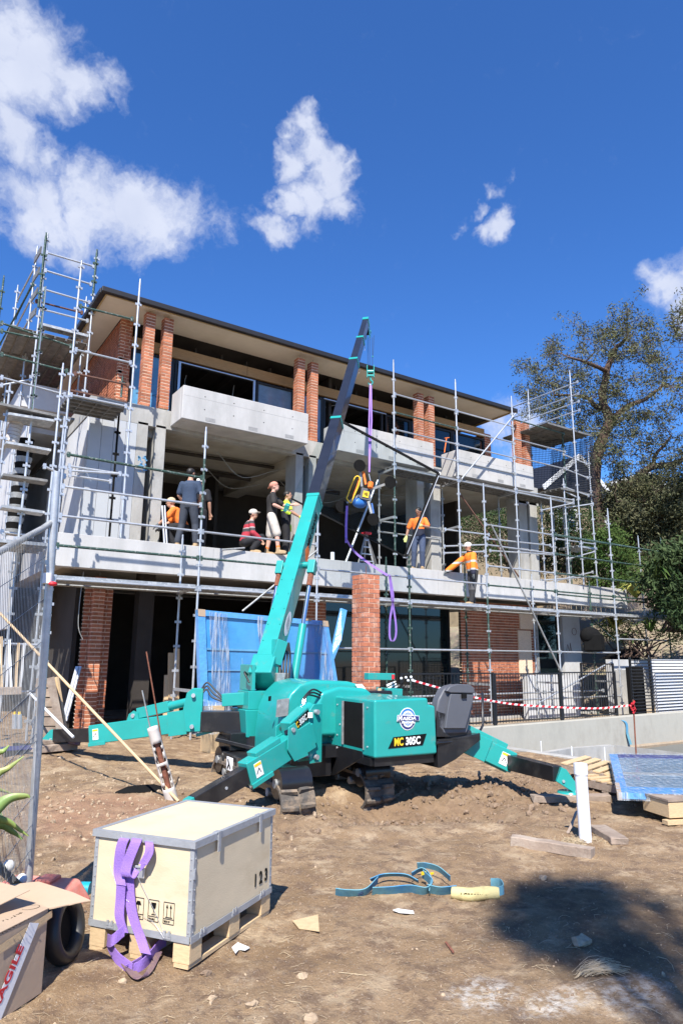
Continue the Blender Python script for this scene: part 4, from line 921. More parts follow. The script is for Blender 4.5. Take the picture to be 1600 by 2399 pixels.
cb(MB().obox((-1.05, d.y, .22), (.005, .14, .02), Matrix.Rotation(.8, 3, 'X')).obox((-1.05, d.y+.03, .19), (.005, .10, .02), Matrix.Rotation(-.8, 3, 'X')), 'decal_mark', 'black')
# --- engine cover with the rear face towards the camera
poly = [(0,.45),(.855,.455),(.84,1.0),(.745,1.02),(.735,1.095),(0,1.085)]
cb(MB().prism([(x, 0, z) for x, z in poly], (0, 1.38, 0)), 'engine_cover', 'teal', bevel=.028, seg=3)
bx = MB().box(-.004, .03, .25, .745, .53, 1.035)
cb(bx, 'louver_opening', 'matte_black', bevel=.004, seg=1)
cb(MB().box(-.02, -.004, .725, .755, .53, 1.035).box(-.012, -.004, .235, .25, .52, 1.045), 'louver_frame', 'galv_dull')
sl_ = MB()
for i in range(7): sl_.obox((.02, .5, .58+i*.065), (.004, .46, .05), Matrix.Rotation(.5, 3, 'Y'))
g0 = C(757, 1665, r=0)
cb(MB().box(-.004, .02, 1.14, 1.29, .70, 1.02), 'gauge_recess', 'matte_black', bevel=.003, seg=1)
cb(MB().box(-.008, .0, 1.19, 1.27, .72, 1.0).box(-.012, .0, 1.205, 1.255, .86, .98), 'gauge_panel', 'alu')
bl_ = MB()
for y, z in ((.16,.99),(.16,.56),(.9,.98),(.9,.62),(.83,.75),(1.33,.98),(1.02,.56)): bl_.tube((-.008, y, z), (.002, y, z), .011, n=8)
cb(bl_, 'bolt', 'galv')
def disc(name, p, rad, m, nrm=(-1, 0, 0), parent=cr, th=.003, off=0, sy=1, n=24):
    nrm = V(nrm); p = V(p)+nrm*off; a = V((0, 0, 1)); b = nrm.cross(a)
    ring = [p+a*math.sin(t*2*math.pi/n)*rad*sy+b*math.cos(t*2*math.pi/n)*rad for t in range(n)]
    return cb(MB().prism(ring, nrm*th), name, m, parent=parent)
q = C(773, 1690, r=0); disc('round_decal', q, .055, 'white'); disc('round_decal_centre', q, .043, 'leaf_green', off=.004); disc('round_decal_core', q, .022, 'white', off=.008)
q = C(773, 1716, r=0); disc('round_decal', q, .055, 'white'); disc('round_decal_centre', q, .046, 'blue', off=.004); disc('round_decal_core', q, .024, 'yellow', off=.008)
for px_, w_, h_ in (((774,1672),.07,.07), ((749,1706),.08,.06)):
    q = C(*px_, r=0); cb(MB().box(-.004, .0, q.y-w_/2, q.y+w_/2, q.z-h_/2, q.z+h_/2), 'label', 'white')
# rear badge: globe, rings, name band
q = V((.44, -.002, .865)); N_ = (0, -1, 0)
disc('badge', q, .112, 'white', N_, sy=1.12); disc('badge_ring', q, .103, 'navy', N_, off=.003, sy=1.12)
ringt = [q+V((0, -.007, 0))]
top = MB(); n = 18
arc = [V((q.x+.103*math.cos(a), -.0085, q.z+.115*math.sin(a))) for a in [math.pi*(.08+.84*i/n) for i in range(n+1)]]
top.prism(arc, (0, -.0015, 0)); cb(top, 'badge_arc', 'blue')
disc('badge_white', q, .082, 'white', N_, off=.0085, sy=1.12)
gm = MB()
for k in range(-3, 4):
    pts = [V((q.x+.062*math.sin(k*.42)*math.cos(t), -.0135, q.z+.072*math.sin(t))) for t in [(-math.pi/2+math.pi*i/8) for i in range(9)]]
    gm.path(pts, .0022, n=4)
    w_ = .062*math.cos(k*.42*1.0); gm.path([V((q.x-w_, -.0135, q.z+.068*math.sin(k*.42))), V((q.x+w_, -.0135, q.z+.068*math.sin(k*.42)))], .0022, n=4)
cb(gm, 'badge_globe', 'blue')
cb(MB().prism([(q.x-.155, -.014, q.z-.022), (q.x+.155, -.014, q.z-.022), (q.x+.155, -.014, q.z+.030), (q.x+.11, -.014, q.z+.036), (q.x-.09, -.014, q.z+.048), (q.x-.145, -.014, q.z+.048)], (0, -.002, 0)), 'badge_band', 'white')
cb(MB().prism([(q.x-.148, -.0165, q.z-.018), (q.x+.149, -.0165, q.z-.018), (q.x+.149, -.0165, q.z+.026), (q.x+.10, -.0165, q.z+.031), (q.x-.09, -.0165, q.z+.043), (q.x-.14, -.0165, q.z+.043)], (0, -.002, 0)), 'badge_band_fill', 'navy')
text('lettering', 'M', .068, (q.x-.142, -.0195, q.z-.010), (1, 0, 0), (0, 0, 1), 'white', cr, .03, 1.05, shear=.15, local=True)
text('lettering', 'AEDA', .050, (q.x-.080, -.0195, q.z-.010), (1, 0, 0), (0, 0, 1), 'white', cr, .03, 1.42, shear=.15, local=True)
text('lettering', 'Mini Cranes', .036, (q.x-.088, -.0195, q.z-.049), (1, 0, 0), (0, 0, 1), 'white', cr, .02, .98, local=True)
cb(MB().prism([(.175, -.004, .552), (.645, -.004, .567), (.70, -.004, .692), (.245, -.004, .672)], (0, -.003, 0)), 'model_plate', 'black')
text('lettering', 'MC', .116, (.252, -.0085, .578), (1, 0, .022), (0, 0, 1), 'yellow', cr, .035, .72, shear=.08, local=True)
text('lettering', '305C', .116, (.405, -.0085, .581), (1, 0, .022), (0, 0, 1), 'white', cr, .035, .80, shear=.08, local=True)
# black skirt under the cover
cb(MB().prism([(-.002, 1.44, .50), (-.002, 1.45, .13), (-.002, 1.0, .13), (-.002, .26, .43), (-.002, .27, .50)], (.02, 0, 0)), 'skirt', 'black_paint', bevel=.004, seg=1)
bl_ = MB()
for y, z in ((1.40,.46),(1.40,.17),(1.06,.16),(.9,.47)): bl_.tube((-.012, y, z), (0, y, z), .014, n=8)
cb(bl_, 'bolt', 'galv')
cb(MB().box(.03, .84, .05, 1.5, .36, .449).box(-.4, .6, .9, 2.0, .36, .5), 'sub_frame', 'black_paint')
# hood in front of it
hp = [(-.66,.34),(-.66,.62),(-.62,.92),(-.53,1.11),(-.40,1.225),(-.20,1.27),(.30,1.25),(.52,1.20),(.62,1.02),(.62,.45)]
cb(MB().prism([(x, 1.16, z) for x, z in hp], (0, .86, 0)), 'hood', 'teal', bevel=.05, seg=4)
cb(MB().prism([(-.30, .95, .9), (-.2, .95, 1.13), (.05, .95, 1.20), (.45, .95, 1.17), (.6, .95, 1.05), (.6, .95, .6), (-.3, .95, .6)], (0, .25, 0)), 'hood_shroud', 'teal', bevel=.05, seg=3)
a = C(647, 1681, r=-.745); b = C(676, 1637, r=-.745)
hw = [C(649, 1640, f=1.155), C(677, 1636, f=1.155), C(674, 1677, f=1.155), C(646, 1681, f=1.155)]
cb(MB().prism(hw, (0, -.008, 0)), 'mesh_window', 'galv_dull')
hg = [C(629, 1632, f=1.155), C(635, 1631, f=1.155), C(634, 1643, f=1.155), C(628, 1643, f=1.155)]
cb(MB().prism(hg, (0, -.01, 0)), 'latch', 'matte_black')
wp = [C(832, 1607, f=1.16), C(848, 1606, f=1.16), C(858, 1620, f=1.0), C(842, 1621, f=1.0)]
cb(MB().prism([p+V((0, 0, .012)) for p in wp], (0, 0, .005)), 'label', 'white')
# --- slew post
cb(MB().hexa([(-.74,2.08,.5),(-.26,2.08,.5),(-.26,2.62,.5),(-.74,2.62,.5),(-.78,2.05,.86),(-.24,2.05,.86),(-.24,2.65,.86),(-.78,2.65,.86)]), 'post_base', 'teal', bevel=.012)
cb(MB().box(-.74, -.25, 2.06, 2.5, .86, 1.10).box(-.36, -.30, 2.1, 2.6, 1.1, 1.50).box(-.68, -.63, 2.1, 2.6, 1.1, 1.45), 'slew_post', 'teal', bevel=.01)
cb(MB().tube((-.5, 2.3, .3), (-.5, 2.3, .52), .30, n=24), 'slew_ring', 'black_paint')
cb(MB().tube((-.60, 2.35, 1.28), (-.36, 2.35, 1.28), .12, n=18).tube((-.38, 2.35, 1.28), (-.365, 2.35, 1.28), .17, n=18), 'winch_drum', 'black_paint')
# --- boom (its own frame along the telescoping axis)
B0 = CO+CR*C(632, 1538, f=2.35).x+CF*2.35+V((0, 0, C(632, 1538, f=2.35).z))
_a = R(42); _r = ray(858, 752); hd = V((_r.x, _r.y))
tt = np.linalg.solve(np.array([[hd.x, -math.cos(_a)], [hd.y, -math.sin(_a)]]), np.array([B0.x-EYE.x, B0.y-EYE.y]))
TIP = EYE+_r*float(tt[0])
AX = (TIP-B0).normalized(); SD = V((AX.y, -AX.x, 0)).normalized(); TP = SD.cross(AX)      # side (right), back (up) of the boom
if TP.z < 0: TP = -TP
LB = (TIP-B0).length
def bp(s_, a=0, b=0): return B0+AX*s_+SD*a+TP*b
def along(y, x):  # distance along the boom seen at photo position
    best = 0; bd = 1e9
    for i in range(2000):
        s_ = LB*i/1999; p = bp(s_)-EYE; z = p.dot(FW); X = 800+FPX*p.dot(IX)/z; Y = 1199.5-FPX*p.dot(IY)/z
        q = (X-x)**2+(Y-y)**2
        if q < bd: bd = q; best = s_
    return best
s1, s2, s3, s4 = along(1165, 717), along(985, 778), along(848, 827), along(797, 845)
bw = [.215, .205, .185, .162, .138]; bh = [.30, .285, .26, .235, .205]
print('BOOM', B0, TIP, LB, s1, s2, s3, s4)
def bbox(name, a, b, w_, h_, m, bev=.006, w2=None, h2=None):
    return MB().beam(bp(a), bp(b), w_, h_, w2, h2, up=TP).build(name, m, cr, bevel=bev, seg=2)
secs = [(-.25, s1), (s1-.3, s2), (s2-.3, s3), (s3-.3, s4), (s4-.3, LB-.05)]
nm = ['boom_section']*5
for i, (a, b) in enumerate(secs):
    bbox('boom_section', a, b, bw[i], bh[i], 'teal' if i == 0 else 'boom_black')
for i, s_ in enumerate((s1, s2, s3, s4)):
    MB().beam(bp(s_-.07), bp(s_+.008), bw[i]+.018, bh[i]+.018, up=TP).build('boom_collar', 'teal', cr, bevel=.004, seg=1)
    bt = MB()
    for k in range(5): bt.tube(bp(s_-.03, bw[i]/2+.008, -bh[i]/2+.03+k*bh[i]*.22), bp(s_-.03, bw[i]/2+.022, -bh[i]/2+.03+k*bh[i]*.22), .009, n=6)
    bt.build('bolt', 'teal', cr)
    if i: MB().path([bp(s_-.02, bw[i]/2, -bh[i]/2-.01), bp(s_-.02, bw[i]/2, -bh[i]/2-.09), bp(s_-.16, bw[i]/2, -bh[i]/2-.09)], .004, n=4).build('rope_guide', 'galv', cr)
# thicker foot of the base section, cheek plates
sm = along(1316, 663)
bbox('boom_foot', -.30, sm+.15, bw[0]+.03, bh[0]+.04, 'teal', .006)
MB().beam(bp(-.42, 0, -.02), bp(-.10, 0, -.02), .34, .42, up=TP).build('boom_pivot', 'teal', cr, bevel=.02)
rv = MB()
for s_ in (.15, .45, .75, 1.05, 1.35):
    for a in (-.09, .09): rv.tube(bp(s_, a, bh[0]/2+.02), bp(s_, a, bh[0]/2+.032), .009, n=6)
rv.build('rivet', 'teal', cr)
# lettering and decal on the shaded side of the base section
sx = bw[0]/2+.002
for k, (s_, e_) in enumerate(((sm+.45, 'MINI CRANES'),)):
    text('lettering', e_, .145, bp(s_, sx+.002, -.055), AX, TP, 'black', cr, .02, .95, th=.003)
MB().prism([bp(sm+.10, sx+.001, -.14), bp(sm+.42, sx+.001, -.14), bp(sm+.52, sx+.001, -.02), bp(sm+.30, sx+.001, .05)], SD*.002).build('decal', 'sock orange', cr)
e0 = along(1455, 630)
ov = [bp(e0+.2*math.cos(t)*1.1, sx+.027, .10*math.sin(t)) for t in [i*2*math.pi/20 for i in range(20)]]
MB().prism(ov, SD*.002).build('oval_decal', 'white', cr)
st = MB()
for k in range(5): st.prism([bp(e0-.10+k*.04, sx+.030, -.07+.01*k), bp(e0-.085+k*.04, sx+.030, -.07+.01*k), bp(e0-.045+k*.04, sx+.030, .06), bp(e0-.06+k*.04, sx+.030, .06)], SD*.002)
st.build('decal_mark', 'galv_dull', cr)
# luffing cylinders either side, pinned at a cross head
ch_ = bp(sm+.02, 0, -.02)
MB().tube(ch_-SD*.30, ch_+SD*.30, .055, n=14).build('cross_head', 'teal', cr)
foot = CO+CR*.02+CF*2.42+V((0, 0, .95))
for sgn in (-1, 1):
    top_ = ch_+SD*.27*sgn
    bot = top_-V((0, 0, 1))
    fq = C(688, 1600, f=2.62); f_ = CO+CR*fq.x+CF*fq.y+V((0, 0, fq.z))+SD*.27*(sgn-1)
    MB().beam(top_+(f_-top_).normalized()*-.07, top_+(f_-top_).normalized()*.16, .12, .13, up=TP).build('cylinder_head', 'teal', cr, bevel=.01)
    MB().tube(top_, top_.lerp(f_, .19), .048, n=12).build('cylinder_gland', 'rust', cr)
    MB().tube(top_.lerp(f_, .1), top_.lerp(f_, .6), .033, n=14).build('cylinder_rod', 'chrome', cr)
    MB().tube(top_.lerp(f_, .53), f_, .062, n=16).build('cylinder', 'teal', cr)
# hydraulic hoses
hz = MB()
for k in range(4):
    a = bp(.28+.03*k, .16, -.08-.03*k); b = CO+CR*(-.42+.04*k)+CF*2.05+V((0, 0, 1.0))
    m1 = a.lerp(b, .35)-CF*(.12+.05*k)+V((0, 0, .06))-CR*.05; m2 = a.lerp(b, .72)-CF*(.12+.03*k)
    hz.path(crv(a, m1, m2, b), .016, n=8)
hz.build('hose', 'hose', cr)
hz = MB()
hz.path(crv(bp(-.35, -.18, -.1), C(574, 1590, f=2.3)@Matrix.Identity(3) if False else CO+CR*C(573, 1575, f=2.2).x+CF*2.2+V((0, 0, C(573, 1575, f=2.2).z)), CO+CR*C(584, 1600, f=2.1).x+CF*2.1+V((0, 0, C(584, 1600, f=2.1).z))), .013, n=6)
hz.build('hose', 'hose', cr)
cb(MB().obox((-.30, 2.22, 1.62), (.16, .3, .34), Matrix.Rotation(.3, 3, 'Y')), 'winch_housing', 'teal', bevel=.01)
cb(MB().box(-.36, -.16, 2.0, 2.2, 1.12, 1.34), 'valve_block', 'galv_dull', bevel=.01)
# --- boom head, rope and hook block
tip = bp(LB)
MB().beam(bp(LB-.1), bp(LB+.02), bw[4]+.02, bh[4]+.02, up=TP).build('boom_head', 'teal', cr, bevel=.004, seg=1)
hh = V((AX.x, AX.y, 0)).normalized()
for sgn in (-1, 1):
    o_ = SD*.05*sgn
    MB().prism([bp(LB-.02, 0, bh[4]/2)+o_, bp(LB+.0, 0, bh[4]/2)+hh*.16+o_, bp(LB, 0, -.1)+hh*.20-V((0, 0, .22))+o_, bp(LB, 0, -.1)+hh*.10-V((0, 0, .38))+o_, bp(LB-.12, 0, -bh[4]/2)+o_], SD*.012).build('head_plate', 'teal', cr)
shv = bp(LB, 0, -.05)+hh*.08-V((0, 0, .20))
MB().tube(shv-SD*.045, shv+SD*.045, .095, n=18).build('sheave', 'matte_black', cr)
sh2 = bp(LB, 0, -.05)+hh*.28-V((0, 0, .12)); MB().tube(sh2-SD*.06, sh2+SD*.06, .045, n=12).build('sheave', 'teal', cr)
DT = math.hypot((tip-EYE).x, (tip-EYE).y)+.08
hkt = at(868, 856, D=DT); hkb = at(868, 885, D=DT)
rp_ = MB()
for dx, px_ in ((-.06, 861.5), (-.03, 866), (.05, 872.5)):
    a_ = at(px_, 790, D=DT); b_ = at(px_, 856, D=DT); rp_.tube((a_.x, a_.y, a_.z), (b_.x*1, b_.y, b_.z), .006, n=5)
rp_.tube(at(876.5, 785, D=DT), at(874, 835, D=DT), .004, n=5).build('rope', 'hose', cr)
MB().ell(at(873, 835, D=DT), .022, 8, 6).build('rope_weight', 'teal', cr)
hs_ = (at(877.5, 870, D=DT)-at(860, 870, D=DT)); hw_ = hs_.length; hx = hs_.normalized(); hc = (hkt+hkb)/2; hM = Matrix((hx, V((0, 0, 1)).cross(hx), V((0, 0, 1)))).transposed()
hH = (hkt-hkb).length
MB().obox(hc-hx*hw_*.45, (.022, .10, hH), hM).obox(hc+hx*hw_*.45, (.022, .10, hH), hM).obox(hc-V((0, 0, hH*.33)), (hw_, .09, .05), hM).build('hook_block', 'teal', cr, bevel=.004, seg=1)
MB().tube(hc-hx*hw_*.38-V((0, 0, hH*.0)), hc+hx*hw_*.38, .05, n=14).build('hook_sheave', 'teal', cr)
MB().obox(hc+V((0, 0, hH*.36)), (hw_*.8, .06, .05), hM).obox(hc+V((0, 0, hH*.1)), (hw_*.55, .05, hH*.5), hM).build('hook_guard', 'matte_black', cr)
hb = hkb-V((0, 0, .02))
MB().path([hb+V((0, 0, .04)), hb-V((0, 0, .05))]+[hb-V((0, 0, .11))+hx*.055*math.cos(t)+V((0, 0, .065*math.sin(t))) for t in [1.4-.5*k for k in range(10)]], [.02, .02]+[.022-.001*k for k in range(10)], n=8).build('hook', 'teal', cr)
# --- outriggers
def outrigger(mount, knee, end1, foot_, w_=.17, h_=.24, brace=None, lab=None, bw_=.13, sl=True):
    """mount plate, inner arm, sliding black arm, foot: points in the machine's frame"""
    mount, knee, end1, foot_ = map(V, (mount, knee, end1, foot_)); d = (end1-knee).normalized(); sd_ = d.cross(V((0, 0, 1))).normalized(); u = sd_.cross(d)
    arm = cb(MB().beam(knee, end1, w_, h_*.95, w_, h_), 'outrigger_arm', 'teal', bevel=.012)
    cb(MB().beam(end1-d*.30-sd_*(w_/2+.008)-u*h_*.5, end1+d*.0-sd_*(w_/2+.008)-u*h_*.5, .02, .05).beam(knee+d*.05+sd_*(w_/2+.006)+u*.0, knee+d*.45+sd_*(w_/2+.006), .014, h_*1.1).beam(knee+d*.05-sd_*(w_/2+.006), knee+d*.35-sd_*(w_/2+.006), .014, h_*1.2), 'stiffener', 'teal', bevel=.004, seg=1)
    e2 = foot_+(-d)*.14+V((0, 0, .14))
    arm2 = cb(MB().beam(end1-d*.05-u*.01, e2, w_*.78, h_*.72, w_*.74, h_*.66), 'sliding_arm', 'black_paint', bevel=.006)
    pn = MB(); c = end1.lerp(e2, .45)
    for g in (-1, 1): pn.tube(c+sd_*g*(w_*.39), c+sd_*g*(w_*.39+.008), .016, n=8)
    cb(pn, 'pin', 'galv')
    ft_ = cb(MB().prism([e2+u*h_*.34-sd_*.05, e2+u*h_*.34+d*.06-sd_*.05, foot_+d*.16+V((0, 0, .05))-sd_*.05, foot_+d*.15+V((0, 0, .005))-sd_*.05, e2-u*h_*.32-sd_*.05], sd_*.10), 'foot_bracket', 'teal', bevel=.006)
    cb(MB().tube(foot_, foot_+V((0, 0, .018)), .14, .13, n=18), 'foot_pad', 'teal')
    b2 = MB()
    for g in (-1, 1): b2.tube(e2.lerp(foot_, .35)+sd_*g*.05, e2.lerp(foot_, .35)+sd_*g*.064, .016, n=8).tube(e2.lerp(foot_, .9)+d*.07+V((0, 0, .03))+sd_*g*.05, e2.lerp(foot_, .9)+d*.07+V((0, 0, .03))+sd_*g*.062, .013, n=8)
    cb(b2, 'bolt', 'galv')
    # warning label near the end of the inner arm
    for g in (1, -1):
        c = end1-d*.13+sd_*g*(w_/2+.003)+u*.0
        m3 = Matrix((d, sd_, u)).transposed(); ll = cb(MB().obox(c, (.10, .004, .15), m3), 'label', 'white')
        cb(MB().obox(c+u*.055+sd_*g*.003, (.09, .003, .028), m3), 'label_header', 'yellow')
        cb(MB().obox(c+sd_*g*.003-d*.015-u*.015, (.008, .003, .05), m3@Matrix.Rotation(.3, 3, 'Y')).obox(c+sd_*g*.003+d*.015-u*.01, (.008, .003, .07), m3@Matrix.Rotation(-.7, 3, 'Y')), 'label_mark', 'black')
    return d, sd_, u
def mount_plates(c, dirv, h0, h1, w_=.24, gap=.2):
    dirv = V(dirv).normalized(); s_ = V((dirv.y, -dirv.x, 0)); mb = MB()
    for g in (-1, 1):
        a = V(c)+s_*g*gap/2
        P = [a+V((0, 0, h0))-dirv*w_/2, a+V((0, 0, h0))+dirv*w_*.3, a+V((0, 0, (h0+h1)/2))+dirv*w_/2, a+V((0, 0, h1-.06))+dirv*w_*.35, a+V((0, 0, h1))+dirv*.02, a+V((0, 0, h1))-dirv*w_/2]
        mb.prism(P, s_*.018)
    cb(mb, 'mount_plate', 'teal', bevel=.006, seg=1)
    for z in (h0+.07, h1-.09): cb(MB().tube(V(c)-s_*(gap/2+.05)+V((0, 0, z)), V(c)+s_*(gap/2+.05)+V((0, 0, z)), .028, n=10), 'pivot_pin', 'galv')
# near left
n_kn = C(728, 1716, f=.58); n_ft = C(424, 1940, u=-.05)
def pxx(p):
    w_ = CO+CR*p.x+CF*p.y+V((0, 0, p.z))-EYE; return 800+FPX*w_.dot(IX)/w_.dot(FW)
n_end = min((n_kn.lerp(n_ft+V((0, 0, .12)), i/100) for i in range(20, 95)), key=lambda p: abs(pxx(p)-572)); dn = n_end-n_kn
mc = V((-.55, .62, 0)); mount_plates((-.50, .66, 0), (n_end-n_kn).xy.to_3d(), .36, 1.02)
dN, sN, uN = outrigger(mc, n_kn, n_end, n_ft, .16, .25)
up0 = V((-.47, .72, .97)); up1 = n_kn.lerp(n_end, .40)+V((0, 0, .20))
cb(MB().beam(up0.lerp(up1, .25), up1, .15, .16), 'upper_link', 'teal', bevel=.012)
cb(MB().tube(up0, up0.lerp(up1, .40), .07, n=16), 'cylinder', 'teal')
dU = (up1-up0).normalized(); sU = dU.cross(V((0, 0, 1))).normalized(); uU = sU.cross(dU)
side = -sU if (-sU).dot(V((0, -1, 0))) > 0 else sU
lc = up0.lerp(up1, .62)+side*.078
m3 = Matrix((dU, sU, uU)).transposed(); cb(MB().obox(lc, (.36, .004, .10), m3), 'model_plate', 'black')
text('lettering', 'MC', .095, lc-(-dU)*.16+side*.004-uU*.035 if False else lc+dU*.165+side*.004-uU*.033, -dU, uU, 'yellow', cr, .03, .72, local=True)
text('lettering', '305C', .095, lc+dU*.045+side*.004-uU*.033, -dU, uU, 'white', cr, .03, .78, local=True)
cb(MB().tube(n_kn.lerp(n_end, .12)+V((0, 0, .02)), up1+V((0, 0, -.02)), .035, n=12), 'cylinder_rod', 'black_paint')
for g in (-1, 1):
    c0 = up1+sN*g*.095
    cb(MB().prism([c0+uN*.06-dN*.06, c0+uN*.05+dN*.05, c0-uN*.16+dN*.14, c0-uN*.33+dN*.08, c0-uN*.36-dN*.14], sN*g*.014), 'link_plate', 'teal', bevel=.004, seg=1)
    cb(MB().tube(c0, c0+sN*g*.03, .026, n=10), 'pivot_pin', 'galv')
cb(MB().beam(n_kn.lerp(n_end, .50)+uN*.15, n_kn.lerp(n_end, .86)+uN*.14, .15, .06), 'arm_cover', 'teal', bevel=.008)
# left (front left) outrigger
l_end = C(216, 1722, f=4.05); l_kn = C(452, 1690, f=2.75); l_ft = C(112, 1748, u=.2)
mountL = C(452, 1668, f=2.7); mount_plates((mountL.x, mountL.y, 0), (-1, .35, 0), .55, 1.12, .26, .16)
dL, sL, uL = outrigger(mountL, l_kn, l_end, l_ft, .16, .27)
a = C(462, 1640, f=2.75); b = C(326, 1672, f=3.5)
cb(MB().beam(a.lerp(b, .45), b, .12, .15), 'upper_link', 'teal', bevel=.01); cb(MB().tube(a, a.lerp(b, .6), .06, n=14), 'cylinder', 'teal')
b = C(322, 1688, f=3.55)
for g in (-1, 1):
    c0 = b+sL*g*.09; cb(MB().prism([c0+V((0, 0, .14)), c0+dL*.08+V((0, 0, .10)), c0+dL*.14-V((0, 0, .08)), c0-dL*.12-V((0, 0, .08)), c0-dL*.08+V((0, 0, .10))], sL*g*.014), 'link_plate', 'teal')
    cb(MB().tube(c0+V((0, 0, .07)), c0+V((0, 0, .07))+sL*g*.03, .03, n=10), 'pivot_pin', 'galv')
a = C(575, 1690, f=2.35); b = C(450, 1690, f=2.75)
cb(MB().beam(a, b, .2, .27), 'outrigger_base', 'black_paint', bevel=.01)
a = C(585, 1636, f=2.3); b = C(524, 1640, f=2.5); cb(MB().beam(a, b, .22, .17), 'valve_cover', 'teal', bevel=.01)
a = C(462, 1722, f=2.75); b = C(500, 1712, f=2.65); cb(MB().beam(a, b, .18, .04), 'outrigger_gusset', 'teal')
hz = MB()
for k in range(3): hz.path(crv(C(466+3*k, 1628, f=2.7), C(484, 1600+8*k, f=2.7), C(505-4*k, 1618+8*k, f=2.6), C(528, 1642+2*k, f=2.5)), .013, n=7)
cb(hz, 'hose', 'hose')
cb(MB().beam(C(508, 1728, f=2.4), C(600, 1750, f=2.2), .5, .05), 'front_bumper', 'black_paint', bevel=.01)
disc('number_plate', C(459, 1649, f=2.66), .05, 'white', (0, -1, 0))
# right rear outrigger
r_kn = V((1.05, .42, .62)); r_end = C(1200, 1787, f=-.02); r_ft = C(1335, 1858, u=.1); r_kn = C(1062, 1722, f=.30)
dR, sR, uR = outrigger((1, .5, .5), r_kn, r_end, r_ft, .17, .25)
cb(MB().beam(r_kn.lerp(r_end, .06)+uR*.15, r_kn.lerp(r_end, .82)+uR*.14, .14, .08), 'arm_cover', 'teal', bevel=.008)
# far right outrigger seen over the hood
a = C(858, 1585, f=2.9); b = C(920, 1586, f=2.9); cb(MB().beam(a, b, .15, .11), 'upper_link', 'teal', bevel=.01)
f_k = V((.35, 2.75, .7)); f_e = V((1.7, 3.6, .42)); f_f = V((2.9, 4.35, .0)); outrigger(f_k, f_k, f_e, f_f, .16, .25); cb(MB().beam(V((-.1, 2.6, .8)), f_k, .2, .2), 'outrigger_base', 'teal')
cb(MB().beam(C(893, 1620, f=1.5), C(930, 1622, f=1.5), .3, .10), 'console', 'teal', bevel=.01)
cb(MB().obox(C(918, 1607, f=1.5), (.16, .004, .09), Matrix.Rotation(-.3, 3, 'Y')), 'label', 'white')
lv = MB()
for i, (a, b) in enumerate((((884,1615),(922,1592)), ((890,1620),(930,1598)), ((896,1625),(938,1600)), ((905,1628),(945,1604)), ((915,1632),(958,1585)), ((925,1636),(962,1590)))):
    lv.tube(C(*a, f=1.45), C(*b, f=1.35), .008, n=5)
cb(lv, 'control_lever', 'black')
kb = MB()
for p in ((940,1590),(951,1588),(956,1595),(963,1587),(966,1594)): kb.ell(C(*p, f=1.35), .02, 8, 6)
cb(kb, 'lever_knob', 'white'); cb(MB().tube(C(921, 1592, f=1.4), C(921, 1581, f=1.4), .022, n=10), 'stop_button', 'red')
cb(MB().box(.62, 1.0, 1.2, 1.7, .7, 1.12), 'control_box', 'black_paint', bevel=.02)
cb(MB().tube(C(889, 1622, f=1.3), C(889, 1613, f=1.3), .03, n=12), 'filler_cap', 'timber_pale')
# --- seat and the platform under it
def Q(x, y, f): return C(x, y, f=f)
sp_ = [Q(1041,1722,-.02), Q(1098,1720,-.02), Q(1110,1665,-.02), Q(1114,1630,-.02), Q(1110,1614,-.02), Q(1098,1606,-.02), Q(1070,1604,-.02), Q(1054,1608,-.02), Q(1042,1616,-.02), Q(1030,1640,-.02), Q(1024,1668,-.02), Q(1027,1705,-.02)]
cb(MB().prism([p+V((0, .02, 0)) for p in sp_], (0, .14, 0)), 'seat_back', 'seat', bevel=.03, seg=3)
pn_ = [Q(1043,1708,-.04), Q(1091,1708,-.04), Q(1103,1664,-.04), Q(1112,1628,-.04), Q(1056,1626,-.04), Q(1049,1664,-.04)]
cb(MB().prism(pn_, (0, .05, 0)), 'seat_shell', 'seat', bevel=.012, seg=2)
hd_ = [Q(1056,1624,-.05), Q(1113,1625,-.05), Q(1111,1611,-.05), Q(1098,1604,-.05), Q(1072,1603,-.05), Q(1054,1609,-.05), Q(1046,1620,-.05)]
cb(MB().prism(hd_, (0, .06, 0)), 'seat_head', 'seat', bevel=.012, seg=2)
c = Q(1087, 1631, -.055); cb(MB().obox(c, (.07, .02, .05)), 'seat_catch', 'matte_black')
sb = [Q(1023,1665,.0), Q(1047,1672,.0), Q(1040,1715,.0), Q(1060,1728,.0), Q(1024,1728,.0)]
cb(MB().prism(sb, (0, .3, 0)), 'seat_side', 'black_paint', bevel=.01)
cb(MB().box(1.0, 1.42, .05, .5, .60, .70), 'seat_cushion', 'black_paint', bevel=.03, seg=3)
cb(MB().path([Q(1130,1625,.25), Q(1131,1700,.2), Q(1120,1722,.1), Q(1095,1735,.05), Q(1022,1742,-.02)], .016, n=8).path([Q(1130,1625,.25), Q(1131,1625,.6), Q(1131,1700,.6)], .016, n=8), 'guard_rail', 'black_paint')
cb(MB().prism([(.86,.0,.30),(.86,.0,.60),(1.50,.0,.66),(1.50,.0,.58),(1.12,.0,.38),(.90,.0,.30)], (0, .75, 0)), 'platform', 'black_paint', bevel=.008)
cb(MB().box(.87, 1.46, .0, .7, .60, .62), 'platform_tray', 'black_paint')
cb(MB().prism([(.0, .1, .36), (.0, 1.3, .36), (.9, 1.3, .36), (1.2, .7, .36), (.86, .1, .36)], (0, 0, .08)), 'under_tray', 'black_paint')
